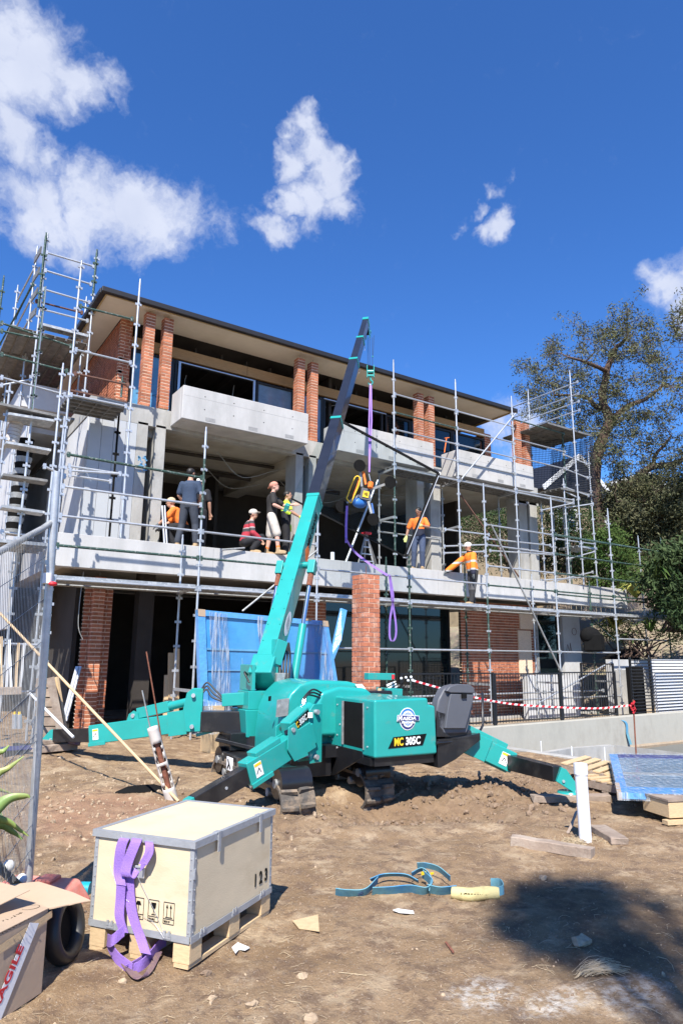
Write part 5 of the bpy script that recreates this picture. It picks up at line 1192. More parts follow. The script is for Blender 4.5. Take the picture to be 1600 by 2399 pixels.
# hoses at the near left mount
hz = MB()
for k in range(3): hz.path(crv(C(705+3*k, 1658, f=.75), C(712+3*k, 1635-2*k, f=.8), C(733, 1616+7*k, f=.9), C(757, 1626+6*k, f=1.0)), .012, n=7)
cb(hz, 'hose', 'hose')
ct = MB()
for k in range(3): ct.tube(C(705+3*k, 1660, f=.75), C(710+3*k, 1640, f=.78), .018, n=8)
cb(ct, 'hose_coupling', 'chrome')
for px_, w_, h_ in (((727,1676),.06,.06), ((724,1714),.07,.10)):
    q = C(*px_, f=.50); cb(MB().box(q.x-w_/2, q.x+w_/2, .50, .504, q.z-h_/2, q.z+h_/2), 'label', 'white')
# ================================================================== PROPS IN THE FOREGROUND
# --- plywood crate on timber blocks
c0, c1, c2 = at(442, 2275, Z=0), at(632, 2141, Z=0), at(200, 2228, Z=0)
ax = (c1-c0).normalized(); ay = V((-ax.y, ax.x, 0)); CL, CW = (c1-c0).length, (c2-c0).length
def K(a, b, z): return c0+ax*a+ay*b+V((0, 0, z))
m3c = Matrix((ax, ay, V((0, 0, 1)))).transposed()
crate = thing('plywood_crate', 'pale plywood shipping crate with zinc edges and the numbers 123, standing on timber blocks', 'crate', K(CL/2, CW/2, 0), math.atan2(ax.y, ax.x))
zb, zt = .135, .625
def kb_(mb, name, m, **k): return mb.build(name, m, crate, **k)
def kbox(a0, a1, b0, b1, z0, z1, mb=None):
    mb = mb or MB(); return mb.hexa([K(a0, b0, z0), K(a1, b0, z0), K(a1, b1, z0), K(a0, b1, z0), K(a0, b0, z1), K(a1, b0, z1), K(a1, b1, z1), K(a0, b1, z1)])
kb_(kbox(.008, CL-.008, .0, .009, zb+.01, zt-.03), 'side_panel', 'ply'); kb_(kbox(.008, CL-.008, CW-.009, CW, zb+.01, zt-.03), 'side_panel', 'ply')
kb_(kbox(0, .009, .0, CW, zb+.01, zt-.03), 'end_panel', 'ply'); kb_(kbox(CL-.009, CL, 0, CW, zb+.01, zt-.03), 'end_panel', 'ply')
kb_(kbox(-.012, CL+.012, -.012, CW+.012, zt-.022, zt-.004), 'lid', 'ply')
kb_(kbox(0, CL, 0, CW, zb-.0, zb+.008), 'floor_panel', 'ply')
zn = lambda *a: kb_(kbox(*a), 'zinc_edge', 'zinc')
for b in (-.016, CW+.006): zn(-.016, CL+.016, b, b+.010, zt-.036, zt-.0); zn(-.004, CL+.004, b+(.008 if b < 0 else -.002), b+(.012 if b < 0 else .002), zb-.012, zb+.022)
for a in (-.016, CL+.006): zn(a, a+.010, -.006, CW+.006, zt-.036, zt-.0); zn(a+(.008 if a < 0 else -.002), a+(.012 if a < 0 else .002), 0, CW, zb-.012, zb+.022)
for b in (-.010, CW-.014): zn(-.014, CL+.014, b, b+.024, zt-.0035, zt-.001)
for a in (-.010, CL-.014): zn(a, a+.024, .016, CW-.016, zt-.0035, zt-.0012)
for a, b in ((-.003, -.003), (CL-.024, -.003), (-.003, CW-.024), (CL-.024, CW-.024)):
    a0 = a if a < .1 else CL+.001; b0 = b if b < .1 else CW+.001
    zn(a, a+.027, b0-.0, b0+.002, zb+.023, zt-.037); zn(a0, a0+.002, b+.002, b+.027, zb+.023, zt-.037)
rv = MB()
for i in range(9):
    z = zb+.04+i*(zt-zb-.08)/8
    for (a, b, n_) in ((-.004, .013, -ax), (-.004, CW-.013, -ax), (.013, -.004, -ay), (CL-.013, -.004, -ay)): p = K(a, b, z); rv.tube(p, p+n_*.003, .0045, n=6)
kb_(rv, 'rivet', 'alu')
def clip(p, n_, t_, flip=1):
    mb = MB(); up = V((0, 0, 1)); m = Matrix((t_, n_, up)).transposed()
    mb.obox(p+n_*.002, (.05, .004, .022), m).obox(p+n_*.004+up*.016*flip-t_*.014, (.014, .006, .026), m).obox(p+n_*.004+up*.016*flip+t_*.014, (.014, .006, .026), m)
    return kb_(mb, 'clip', 'zinc')
for b in (.14, .52): clip(K(-.008, CW-b if False else b, zb+.006), -ax, ay)
for a in (.10, .43, .76): clip(K(a, -.008, zb+.006), -ay, ax)
for a in (.22, .70):
    mb = MB(); p = K(a, -.019, zt-.02); m = m3c; mb.obox(p, (.03, .005, .05), m).obox(p-V((0, 0, .05)), (.026, .006, .06), m); kb_(mb, 'latch', 'zinc')
    kb_(MB().obox(K(a, -.002, zt+.002), (.05, .035, .004), m), 'latch_plate', 'zinc')
for z in (.24, .46): kb_(MB().obox(K(.004, -.006, z), (.012, .010, .05), m3c), 'hinge', 'zinc')
for i, x in enumerate('123'):
    text('lettering', x, .098, K(CL-.225+i*.068, -.003, .215), ax, (0, 0, 1), 'black', crate, .03, .80)
# handling marks on the end face (the face that looks to the left of the picture)
yo = -ay
for i, bb in enumerate((.375, .275, .175)):
    p0 = K(-.003, bb, .20); s_ = .068
    fr = MB()
    def seg(u0, v0, u1, v1, t=.0016): fr.beam(p0+yo*u0+V((0, 0, v0)), p0+yo*u1+V((0, 0, v1)), .0016, t*1.4, up=ax)
    for q in ((0, 0, s_, 0), (s_, 0, s_, .105), (s_, .105, 0, .105), (0, .105, 0, 0), (0, .024, s_, .024)): seg(*q)
    kb_(fr, 'handling_mark', 'black')
    g_ = MB(); c = p0+yo*s_/2
    if i == 2:
        for du in (-.012, .012): g_.beam(c+yo*du+V((0, 0, .036)), c+yo*du+V((0, 0, .082)), .002, .003, up=ax).prism([c+yo*(du-.007)+V((0, 0, .078)), c+yo*(du+.007)+V((0, 0, .078)), c+yo*du+V((0, 0, .096))], -ax*.001)
        g_.beam(c-yo*.022+V((0, 0, .032)), c+yo*.022+V((0, 0, .032)), .002, .003, up=ax)
    elif i == 1:
        g_.prism([c+yo*-.016+V((0, 0, .092)), c+yo*.016+V((0, 0, .092)), c+yo*.013+V((0, 0, .068)), c+V((0, 0, .058)), c-yo*.013+V((0, 0, .068))], -ax*.001).beam(c+V((0, 0, .06)), c+V((0, 0, .036)), .002, .003, up=ax).beam(c-yo*.012+V((0, 0, .034)), c+yo*.012+V((0, 0, .034)), .002, .003, up=ax)
    else:
        g_.prism([c+yo*-.018+V((0, 0, .070)), c+yo*.018+V((0, 0, .070)), c+yo*.010+V((0, 0, .088)), c-yo*.010+V((0, 0, .088))], -ax*.001).beam(c+V((0, 0, .07)), c+V((0, 0, .04)), .002, .003, up=ax)
    kb_(g_, 'pictogram', 'black')
    text('lettering', ('KEEP DRY', 'FRAGILE', 'SIDE UP')[i], .013, p0+yo*.005+V((0, 0, .007))-ax*.001, yo, (0, 0, 1), 'black', crate, .02, .85, th=.001)
for a in (0, .395, CL-.115):
    for b in (0, CW/2-.05, CW-.11):
        mb = kbox(a, a+.115, b, b+.105, .022, zb-.014)
        blk = kb_(mb, 'timber_block', 'timber_pale', bevel=.002, seg=1)
for b in (0.005, CW/2-.045, CW-.10): kb_(kbox(0, CL, b, b+.09, .001, .021), 'bottom_board', 'timber_pale')
kb_(MB().path(crv(K(-.02, .48, zt-.01), K(-.03, .34, .42), K(-.02, .20, .23), K(-.03, .14, .14), K(-.02, .22, .20), K(-.012, .30, .22)), .0012, n=4, caps=False).path(crv(K(-.01, .55, .45), K(-.03, .45, .32), K(-.02, .36, .27)), .001, n=4, caps=False), 'loose_wire', 'alu')
# --- purple lifting sling draped from the lid of the crate
slg = thing('lifting_sling', 'purple webbing sling hanging down the end of the plywood crate onto the dirt', 'sling', K(-.1, .3, 0))
def F(x, y, o): # a point in front of the crate's end face, o metres off it
    n_ = -ax; P0 = K(0, 0, 0)+n_*o; r = ray(x, y); t = (P0-EYE).dot(n_)/r.dot(n_); return EYE+r*t
wv = ay*.062
def rib(pts, w_, name='webbing', m='strap', th=.005, n=7): return MB().ribbon(crv(*pts, n=n), w_, th).build(name, m, slg)
W_ = (-ay)*.068
rib([F(298,1975,-.02), F(292,1966,.025), F(283,1990,.035), F(278,2040,.03), F(284,2075,.05)], W_, th=.004)
rib([F(322,1962,-.01), F(318,1975,.04), F(300,2020,.05), F(294,2048,.06), F(305,2056,.045), F(318,2035,.02)], W_)
rib([F(284,2070,.045), F(282,2110,.04), F(280,2150,.05), F(290,2185,.05)], W_*.9)
rib([F(302,2052,.02), F(304,2100,.02), F(312,2150,.03), F(330,2200,.05), F(342,2236,.08)], W_)
rib([F(346,1972,.0), F(350,1978,.035), F(349,2000,.05), F(335,2026,.06)], W_*.8)
rib([F(330,2030,.06), F(345,2012,.055), F(352,1998,.035)], V((0, 0, .055)))
gz = lambda p, dz=.004: V((p.x, p.y, G(p.x, p.y)+dz))
def Gp(x, y, dz=.012): p = at(x, y, Z=0); return V((p.x, p.y, G(p.x, p.y)+dz))
rib([F(292,2180,.05), F(262,2205,.10), Gp(250,2236,.05), Gp(272,2262,.03), Gp(310,2278,.02)], [V((0, 0, .06))]*29, n=7)
rib([Gp(312,2280,.02), Gp(340,2270,.03), Gp(375,2238,.05), Gp(388,2222,.045)], V((.0, .0, .06)))
rib([Gp(284,2254,.02), Gp(320,2292,.015), Gp(345,2290,.02), Gp(372,2248,.03)], V((-.05, -.028, .01)), m='strap_dirty')
rib([Gp(300,2275,.03), Gp(330,2262,.03), Gp(360,2245,.04)], V((-.045, -.02, .02)))
kk = thing('buckle', 'small grey metal buckle plate hanging on the purple sling against the crate', 'buckle', F(328, 2046, .02))
MB().obox(F(330, 2046, .022), (.012, .05, .055), m3c).build('buckle_plate', 'alu', kk, bevel=.005)
MB().obox(F(326, 2032, .028), (.012, .05, .012), m3c).build('buckle_bar', 'zinc', kk, bevel=.003)
# --- cardboard carton bottom left
cx1 = at(97, 2327, Z=0); cxt = at(123, 2128, D=math.hypot(cx1.x, cx1.y)*.985)
cart = thing('cardboard_box', 'open brown cardboard box marked FRAGILE on red and white tape', 'box', (cx1.x, cx1.y, 0))
hC = .47
A0 = V((cx1.x, cx1.y, .0)); dl = (at(0, 2392, Z=0)-A0); dl.z = 0; dl = dl.normalized(); dn_ = V((-dl.y, dl.x, 0))
if dn_.dot(FW) < 0: dn_ = -dn_
def L_(u, v, z): return A0+dl*u+dn_*v+V((0, 0, z))
def hz_(x, y):  # height where the carton's right edge stands at photo row y
    r = ray(x, y); n_ = dn_; t = (A0-EYE).dot(n_)/r.dot(n_); return EYE+r*t
hC = hz_(122, 2128).z
MB().prism([L_(0, 0, 0), L_(1.0, 0, 0), L_(1.0, .004, hC), L_(-.0, .004, hC)], dn_*.005).build('front_panel', 'cardboard', cart)
MB().prism([L_(0, .006, 0), L_(0, .6, 0), L_(0, .6, hC), L_(0, .006, hC)], dl*.005).build('side_panel', 'cardboard', cart)
MB().prism([L_(0, .6, 0), L_(1, .6, 0), L_(1, .6, hC), L_(0, .6, hC)], dn_*.005).build('back_panel', 'cardboard', cart)
MB().prism([L_(.006, .02, .004), L_(1, .02, .004), L_(1, .59, .004), L_(.006, .59, .004)], V((0, 0, .004))).build('bottom_panel', 'cardboard', cart)
tz = lambda x, y, z: at(x, y, Z=z)
MB().prism([tz(-80, 2228, hC+.004), L_(0.0, .0, hC+.003), tz(212, 2112, hC+.03), tz(172, 2094, hC+.04), tz(90, 2068, hC+.05), tz(0, 2078, hC+.03), tz(-90, 2090, hC+.02)], V((0, 0, .004))).build('top_flap', 'cardboard', cart)
MB().prism([tz(-60, 2150, hC+.05), tz(0, 2122, hC+.06), tz(70, 2088, hC+.09), tz(0, 2070, hC+.10), tz(-60, 2070, hC+.10)], V((0, 0, .004))).build('inner_flap', 'cardboard', cart)
MB().prism([L_(-.0, -.002, hC), tz(212, 2112, hC+.027), tz(165, 2122, hC+.015), tz(128, 2128, hC)], V((0, 0, .003))).build('flap_edge', 'cardboard', cart)
def Fc(x, y): r = ray(x, y); t = ((A0-dn_*.003)-EYE).dot(dn_)/r.dot(dn_); return EYE+r*t
tp = [Fc(70, 2163), Fc(91, 2164), Fc(-10, 2420), Fc(-40, 2420)]
MB().prism([tp[0], tp[1], tp[2], tp[3]], -dn_*.001).build('tape', 'white', cart)
xt = (Fc(84, 2178)-Fc(0, 2385)).normalized(); yt = xt.cross(-dn_) if False else (-dn_).cross(xt)
ww = (Fc(70, 2163)-Fc(91, 2164)).length
text('lettering', 'FRAGILE', ww*.86, Fc(-18, 2398)-dn_*.002, xt, yt, 'red', cart, .03, 1.32, th=.001)
MB().prism([Fc(0, 2216), Fc(122, 2134), Fc(122, 2150), Fc(0, 2236)], -dn_*.0006).build('clear_tape', 'timber_pale', cart)
hwt = tz(20, 2150, hC+.0085); hx_ = (tz(90, 2128, hC)-tz(0, 2175, hC)).normalized()
sc_ = MB(); rr_ = random.Random(4)
def hand(x0, y0, x1, y1, n):
    a = tz(x0, y0, hC+.010); b = tz(x1, y1, hC+.010); d = (b-a)/n; u = V((-d.y, d.x, 0)).normalized()*.020
    for i in range(n):
        p = a+d*i; k = [V((rr_.random(), rr_.random(), 0)) for _ in range(4)]
        pts = [p+d*q.x*.75+u*q.y for q in k]
        for j in range(3): sc_.beam(pts[j], pts[j+1], .0022, .0008)
hand(8, 2190, 75, 2152, 9); hand(0, 2165, 60, 2138, 7); hand(35, 2148, 56, 2140, 3)
ci = tz(72, 2127, hC+.010); 
for i in range(18):
    a = i*2*math.pi/18; b = (i+1)*2*math.pi/18; sc_.beam(ci+V((.042*math.cos(a), .030*math.sin(a), 0)), ci+V((.042*math.cos(b), .030*math.sin(b), 0)), .0022, .0008)
sc_.build('handwriting', 'black', cart, kind='stuff')
# --- orange fence base and turquoise hose
bs = thing('fence_base', 'faded orange plastic barrier foot holding the temporary fence post', 'fence base', at(90, 2090, Z=0))
q = [at(x, y, Z=.14) for x, y in ((22, 2098), (38, 2072), (85, 2062), (128, 2066), (152, 2090), (168, 2130))]
pts = [at(15, 2150, Z=.05), at(30, 2085, Z=.12), at(62, 2064, Z=.15), at(100, 2055, Z=.16), at(138, 2070, Z=.15), at(162, 2120, Z=.10), at(160, 2170, Z=.02)]
a = at(90, 2085, Z=.09); ux = (at(160, 2100, Z=.09)-at(20, 2090, Z=.09)); L = ux.length; ux.normalize(); uy = V((-ux.y, ux.x, 0))
mb = MB(); m = Matrix((ux, uy, V((0, 0, 1)))).transposed()
mb.hexa([a+m@V(p) for p in ((-.30,-.20,-.10),(.32,-.24,-.10),(.32,.16,-.10),(-.30,.16,-.10),(-.24,-.12,.055),(.26,-.15,.05),(.24,.10,.06),(-.24,.10,.06))])
mb.build('body', 'orange_plastic', bs, bevel=.035, seg=3)
MB().obox(a+m@V((.06, 0, .065)), (.12, .14, .03), m).build('socket', 'orange_plastic', bs, bevel=.012)
MB().obox(a+m@V((-.14, 0, .06)), (.10, .12, .02), m).build('grip', 'orange_plastic', bs, bevel=.01)
MB().tube(at(135, 2082, Z=.04), at(212, 2084, Z=.04), .045, n=16).build('hose', 'teal_plastic', None) 
o = COL.objects[-1]; o.name = 'drain_hose'; tag(o, 'short turquoise drain hose lying between the orange fence base and the crate', 'hose')
tub = thing('tyre_stand_in', 'black ring standing in for an unidentified dark object beside the cardboard box', 'tyre_stand_in', at(165, 2250, Z=.1))  # ring shape stands in for an unidentified dark object
tc_ = at(150, 2178, Z=.16); tn = V((.75, -.62, .2)).normalized(); ta = tn.orthogonal().normalized(); tb_ = tn.cross(ta)
mb = MB(); pr_ = [(.135+.035*math.cos(t), .05*math.sin(t)) for t in [i*2*math.pi/12 for i in range(12)]]; n1 = 30; vs = []
for i in range(n1):
    a = i*2*math.pi/n1; e = ta*math.cos(a)+tb_*math.sin(a)
    for r_, h_ in pr_: vs.append(tc_+e*r_+tn*h_)
fs = [(i*12+j, ((i+1) % n1)*12+j, ((i+1) % n1)*12+(j+1) % 12, i*12+(j+1) % 12) for i in range(n1) for j in range(12)]
mb.add(vs, fs, 0, True); mb.build('carcass', 'hose', tub)
MB().tube(tc_-tn*.03, tc_-tn*.01, .12, n=24).build('web', 'matte_black', tub)
# --- blue sling in the middle
s2_ = thing('flat_sling', 'faded blue webbing sling with a yellow LC2500KG sleeve lying twisted on the dirt', 'sling', Gp(980, 2095, 0))
def rb2(pts, w_, name='webbing', m='strap_blue', n=6, th=.006): return MB().ribbon(crv(*pts, n=n), w_, th).build(name, m, s2_)
up = V((0, 0, .060)); upb = V((-.02, -.035, .056))
rb2([Gp(786,2098,.028), Gp(815,2103,.026), Gp(855,2099,.03), Gp(885,2080,.05)], upb)
rb2([Gp(868,2082,.06), Gp(900,2072,.065), Gp(950,2076,.06), Gp(980,2086,.05)], V((-.03, -.03, .03)))
rb2([Gp(872,2097,.030), Gp(910,2096,.032), Gp(960,2094,.034), Gp(998,2098,.03), Gp(1012,2086,.05), Gp(990,2072,.07)], upb*1.1)
rb2([Gp(965,2078,.07), Gp(990,2066,.085), Gp(1010,2078,.07), Gp(1006,2100,.03)], V((-.03, -.03, .035)))
rb2([Gp(978,2062,.08), Gp(1000,2056,.09), Gp(1028,2060,.08), Gp(1055,2078,.06)], V((-.02, -.02, .045)))
rb2([Gp(1000,2094,.035), Gp(1030,2096,.035), Gp(1068,2094,.04)], upb*1.15)
rb2([Gp(1150,2088,.05), Gp(1172,2090,.045), Gp(1180,2100,.03), Gp(1165,2106,.025)], up*1.1)
sv = MB(); P_ = crv(Gp(1058,2100,.036), Gp(1100,2104,.038), Gp(1140,2108,.036), Gp(1170,2110,.032), n=6)
sv.path(P_, [.036, .040, .042, .043, .044, .044, .044, .044, .044, .044, .043, .043, .042, .042, .041, .041, .040, .038, .036][:len(P_)], n=14)
ov = sv.build('wear_sleeve', 'sleeve', s2_)
ta_ = Gp(1082,2099,.045)-FW*.038; tb2 = Gp(1145,2104,.04)-FW*.038
ca = at(1078, 2100, D=math.hypot(ta_.x, ta_.y)-.012); cb_ = at(1150, 2106, D=math.hypot(tb2.x, tb2.y)-.016)
text('lettering', 'LC2500KG', .050, ca+(V((0, 0, 1))*-.0)-FW*.012, cb_-ca, V((0, 0, 1))-FW*.5, 'black', s2_, .01, .80)
ca = Gp(838,2102,.012)-FW*.016; text('lettering', 'LC250', .036, ca, Gp(880,2090,.03)-ca, V((0, 0, 1))-FW*.6, 'navy', s2_, .02, .95)
MB().obox(Gp(993,2075,.08), (.04, .01, .02)).obox(Gp(1012,2070,.08), (.03, .01, .012)).build('tag', 'yellow', s2_)
# --- white pvc pipe with its timber offcuts
def pipe_thing(name, label, x0, y0, x1, y1, rad, m, z=0):
    b = at(x0, y0, Z=G(*at(x0, y0, Z=z).xy)); t = at(x1, y1, D=math.hypot(b.x, b.y)); th_ = thing(name, label, 'pipe', b); return b, t, th_
b, t, pv = pipe_thing('pvc_pipe', 'upright white pvc pipe with a socket top rising from the sand beside old timbers', 1372, 1972, 1364, 1790, .055, 'pvc')
t.x, t.y = b.x+.005, b.y+.01
MB().tube(b-V((0, 0, .12)), t-V((0, 0, .09)), .0545, n=28).build('pipe', 'pvc', pv)
MB().tube(t-V((0, 0, .11)), t-V((0, 0, .09)), .0545, .062, n=28).tube(t-V((0, 0, .09)), t, .062, n=28, caps=False).tube(t-V((0, 0, .06)), t-V((0, 0, .0005)), .055, n=28).build('socket', 'pvc', pv)
def plank(name, label, cat, p0, p1, w_, h_, m, group=None, rough=True):
    o = thing(name, label, cat, (V(p0)+V(p1))/2, group=group)
    mb = MB(); p0, p1 = V(p0), V(p1); d = p1-p0; n = 7
    sd_ = d.normalized().cross(V((0, 0, 1))).normalized(); u = sd_.cross(d.normalized()); r_ = random.Random(int(abs(p0.x*1000)))
    vs = []
    for i in range(n):
        c = p0.lerp(p1, i/(n-1))
        for a, bq in ((-1, -1), (1, -1), (1, 1), (-1, 1)): vs.append(c+sd_*a*(w_/2+r_.uniform(-.008, .006))+u*bq*(h_/2+r_.uniform(-.004, .003))+d.normalized()*(r_.uniform(-.03, .03) if i in (0, n-1) else 0))
    fs = [(i*4+j, i*4+(j+1) % 4, (i+1)*4+(j+1) % 4, (i+1)*4+j) for i in range(n-1) for j in range(4)]+[(3, 2, 1, 0), ((n-1)*4, (n-1)*4+1, (n-1)*4+2, (n-1)*4+3)]
    mb.add(vs, fs); b_ = mb.build('board', m, o, bevel=.006, seg=1); return o
plank('old_timber', 'weathered thick timber lying in front of the upright white pipe', 'timber', Gp(1195,1982,.03), Gp(1388,2010,.03), .11, .085, 'timber_grey')
plank('old_timber', 'grey timber slab lying right of the upright white pipe', 'timber', Gp(1400,1948,.025), Gp(1455,1985,.025), .16, .06, 'timber_grey')
plank('old_timber', 'long timber sleeper under the right hand outrigger foot', 'timber', Gp(1248,1876,.035), Gp(1430,1878,.03), .16, .075, 'timber_grey')
b = Gp(1331,1962,0); plank('timber_stake', 'thin leaning stake just left of the white pipe', 'stake', b, at(1352, 1898, D=math.hypot(b.x, b.y)*1.04), .03, .012, 'timber_grey')
b = Gp(1347,1968,0); plank('timber_stake', 'short stub of stake at the foot of the white pipe', 'stake', b-V((0, 0, .03)), b+V((0, 0, .10)), .03, .012, 'timber_grey')
# timber packing under the left foot
lf = CO+CR*l_ft.x+CF*l_ft.y
for k, (lab, dz, L_b, r_) in enumerate((('flat weathered board on top of the packing under the left outrigger foot', .15, .5, .1), ('rough timber sleeper at the bottom of the packing under the left outrigger foot', .07, .62, .25))):
    g = G(lf.x, lf.y); d = V((math.cos(r_), math.sin(r_), 0)); c = V((lf.x+.08, lf.y, g+dz)); plank('old_timber', lab, 'timber', c-d*L_b/2-V((0, .1*k, 0)), c+d*L_b/2-V((0, .1*k, 0)), .30, .06 if k == 0 else .10, 'timber_grey')
o = MB().tube(V((lf.x+.33, lf.y-.22, g+.10)), V((lf.x+.36, lf.y-.20, g+.24)), .09, n=16).build('strap_roll', 'strap_dirty', None); tag(o, 'rolled purple strap beside the packing under the left outrigger', 'strap')
# --- broken stub pipe with rusty bars, and the long thin pole leaning over the crate
b = Gp(405,1882,-.05); Db = math.hypot(b.x, b.y)
t = at(357, 1704, D=Db*.995); bp_ = thing('broken_pipe', 'leaning broken grey pipe with rusty bars sticking out of it', 'pipe', b)
mb = MB(); n1, k1 = 16, 24; d = (t-b).normalized(); a_ = d.orthogonal().normalized(); e_ = d.cross(a_); vs = []
view = (EYE-b); view.z = 0; view.normalize()
for i in range(k1+1):
    c = b.lerp(t, i/k1)
    for j in range(n1):
        ang = j*2*math.pi/n1; vs.append(c+(a_*math.cos(ang)+e_*math.sin(ang))*(.072-.012*i/k1))
fs = []
for i in range(k1):
    for j in range(n1):
        c = (V(vs[i*n1+j])+V(vs[(i+1)*n1+(j+1) % n1]))/2; ax0 = b.lerp(t, (i+.5)/k1); f_ = (c-ax0).normalized().dot(view); h = (i+.5)/k1
        hole = f_ > .66+.18*math.sin(i*2.3) and .22 < h < .80 and not (.50 < h < .54)
        if not hole: fs.append((i*n1+j, i*n1+(j+1) % n1, (i+1)*n1+(j+1) % n1, (i+1)*n1+j))
mb.add(vs, fs, 0, True); o = mb.build('pipe', 'pvc_dirty', bp_); so_ = o.modifiers.new('wall', 'SOLIDIFY'); so_.thickness = .008
MB().tube(b, b.lerp(t, .9), .03, n=8).build('core', 'rust', bp_)
MB().tube(at(400, 1860, D=Db), at(343, 1527, D=Db*1.0), .0085, n=6).build('rusty_bar', 'rust', bp_); MB().tube(at(372, 1800, D=Db*1.005), at(333, 1618, D=Db*1.0), .0085, n=6).build('rusty_bar', 'galv_dull', bp_)
p = at(418, 1878, D=Db*.985); q = at(110, 1553, D=Db*1.16); q2 = at(-40, 1395, D=Db*1.22)
pl = MB().tube(p, q2, .017, n=8).build('timber_pole', 'timber_pale', None); tag(pl, 'long thin bare timber pole leaning behind the crate up to the fence', 'pole')
o = MB().tube(at(172, 1728, D=11), at(70, 1625, D=12), .02, n=6).build('thin_rod', 'pvc', None); tag(o, 'thin pink and white rod leaning by the left outrigger foot', 'rod')
# tar patch beside the pipe
pts = []
c = Gp(330, 1868, 0); mb = MB(); rr_ = random.Random(9); rg = [c]
for j in range(22):
    a = j*2*math.pi/22; q = c+(ax*.0)+V((math.cos(a)*.34, math.sin(a)*.15, 0))*rr_.uniform(.75, 1.1); rg.append(V((q.x, q.y, G(q.x, q.y)+.004)))
mid = [V((c.x+(q.x-c.x)*.55, c.y+(q.y-c.y)*.55, G(c.x+(q.x-c.x)*.55, c.y+(q.y-c.y)*.55)+.05+rr_.uniform(-.012, .015))) for q in rg[1:]]
rg[0] = V((c.x, c.y, G(c.x, c.y)+.065)); vs = rg+mid
fs = [(0, 23+j, 23+(j+1) % 22) for j in range(22)]+[(23+j, 1+j, 1+(j+1) % 22, 23+(j+1) % 22) for j in range(22)]
o = mb.add(vs, fs, 0, True).build('plastic_sheet', 'matte_black', None); tag(o, 'crumpled black plastic lying on the dirt by the broken pipe', 'plastic')
# --- packed glass panes: the big blue one behind the crane
YG = 10.9
gp = thing('packed_window', 'big blue filmed window unit wrapped in clear plastic standing behind the crane', 'packed window', at(620, 1700, Y=YG))
g4 = [at(470, 1655, Y=YG), at(798, 1640, Y=YG), at(768, 1456, Y=YG), at(464, 1428, Y=YG)]
def gq(u, v): return g4[0].lerp(g4[1], u).lerp(g4[3].lerp(g4[2], u), v)
def gstrip(u0, v0, u1, v1, y0, th, name, m):
    P = [gq(u0, v0), gq(u1, v0), gq(u1, v1), gq(u0, v1)]; return MB().prism([p+V((0, y0, 0)) for p in P], (0, th, 0)).build(name, m, gp)
for q in ((0, .94, 1, 1), (0, 0, 1, .05), (0, .05, .05, .94), (.955, .05, 1, .94)): gstrip(*q, 0, .12, 'frame', 'blue_film')
gstrip(.05, .05, .955, .94, .04, .03, 'pane', 'blue_glass')
for q in ((.05, .58, .955, .60), (.5, .05, .515, .58), (.05, .36, .30, .372), (.29, .36, .30, .5)): gstrip(*q, .02, .018, 'glazing_bar', 'film_blue')
for q in ((.0, .93, .05, 1.005), (.95, .93, 1.0, 1.005), (.80, .985, .86, 1.01)): gstrip(*q, -.008, .135, 'corner_guard', 'cardboard')
for q in ((.075, -.16, .20, .985), (.42, .2, .47, .985), (.87, -.1, .97, .985)): gstrip(*q, -.02, .008, 'plastic_wrap', 'wrap')
b = at(462, 1670, Y=YG+.1); MB().prism([at(455, 1632, Y=YG-.05), at(520, 1650, Y=YG-.05), at(520, 1716, Y=YG-.3), at(500, 1722, Y=YG-.3), at(455, 1716, Y=YG-.3)], (0, .02, 0)).build('plastic_wrap', 'wrap', gp)
for u in (.1, .9):
    p = gq(u, 0); MB().box(p.x-.1, p.x+.1, YG-.1, YG+.35, G(p.x, YG), p.z).build('support_block', 'timber_pale', gp)
o = MB().prism([at(800, 1425, Y=11.6), at(813, 1430, Y=11.6), at(800, 1500, Y=11.4), at(783, 1545, Y=11.4), at(775, 1540, Y=11.4), at(785, 1490, Y=11.5)], (0, .05, 0)).build('blue_offcut', 'blue_film', None); tag(o, 'torn strip of blue film leaning beside the big packed window', 'film strip')
# packed pane on a pallet at the right edge
pk_ = thing('packed_window', 'flat packed glass wrapped in clear plastic with blue corners lying on a pallet at the right edge', 'packed window', at(1500, 1880, Z=0))
T4 = [at(1449, 1872, Z=.17), at(1720, 1880, Z=.17), at(1640, 1782, Z=.27), at(1428, 1778, Z=.27)]
def tq(u, v, dz=0): return T4[0].lerp(T4[1], u).lerp(T4[3].lerp(T4[2], u), v)+V((0, 0, dz))
def slab(u0, v0, u1, v1, z0, z1, name, m): return MB().hexa([tq(u0, v0, z0), tq(u1, v0, z0), tq(u1, v1, z0), tq(u0, v1, z0), tq(u0, v0, z1), tq(u1, v0, z1), tq(u1, v1, z1), tq(u0, v1, z1)]).build(name, m, pk_)
slab(.08, .12, 1, .95, .045, .055, 'pane', 'film_pale'); slab(0, 0, .09, 1, 0, .06, 'frame', 'blue_film'); slab(.09, 0, 1, .13, 0, .06, 'frame', 'blue_film'); slab(.09, .9, 1, 1, 0, .06, 'frame', 'navy')
slab(.09, .42, 1, .47, .05, .062, 'glazing_bar', 'galv_dull'); slab(-.01, -.02, .03, .2, -.005, .066, 'corner_guard', 'cardboard'); slab(.30, -.012, .36, .02, .0, .05, 'sticker', 'red')
slab(-.012, -.025, 1.0, 1.01, -.004, .075, 'plastic_wrap', 'wrap')
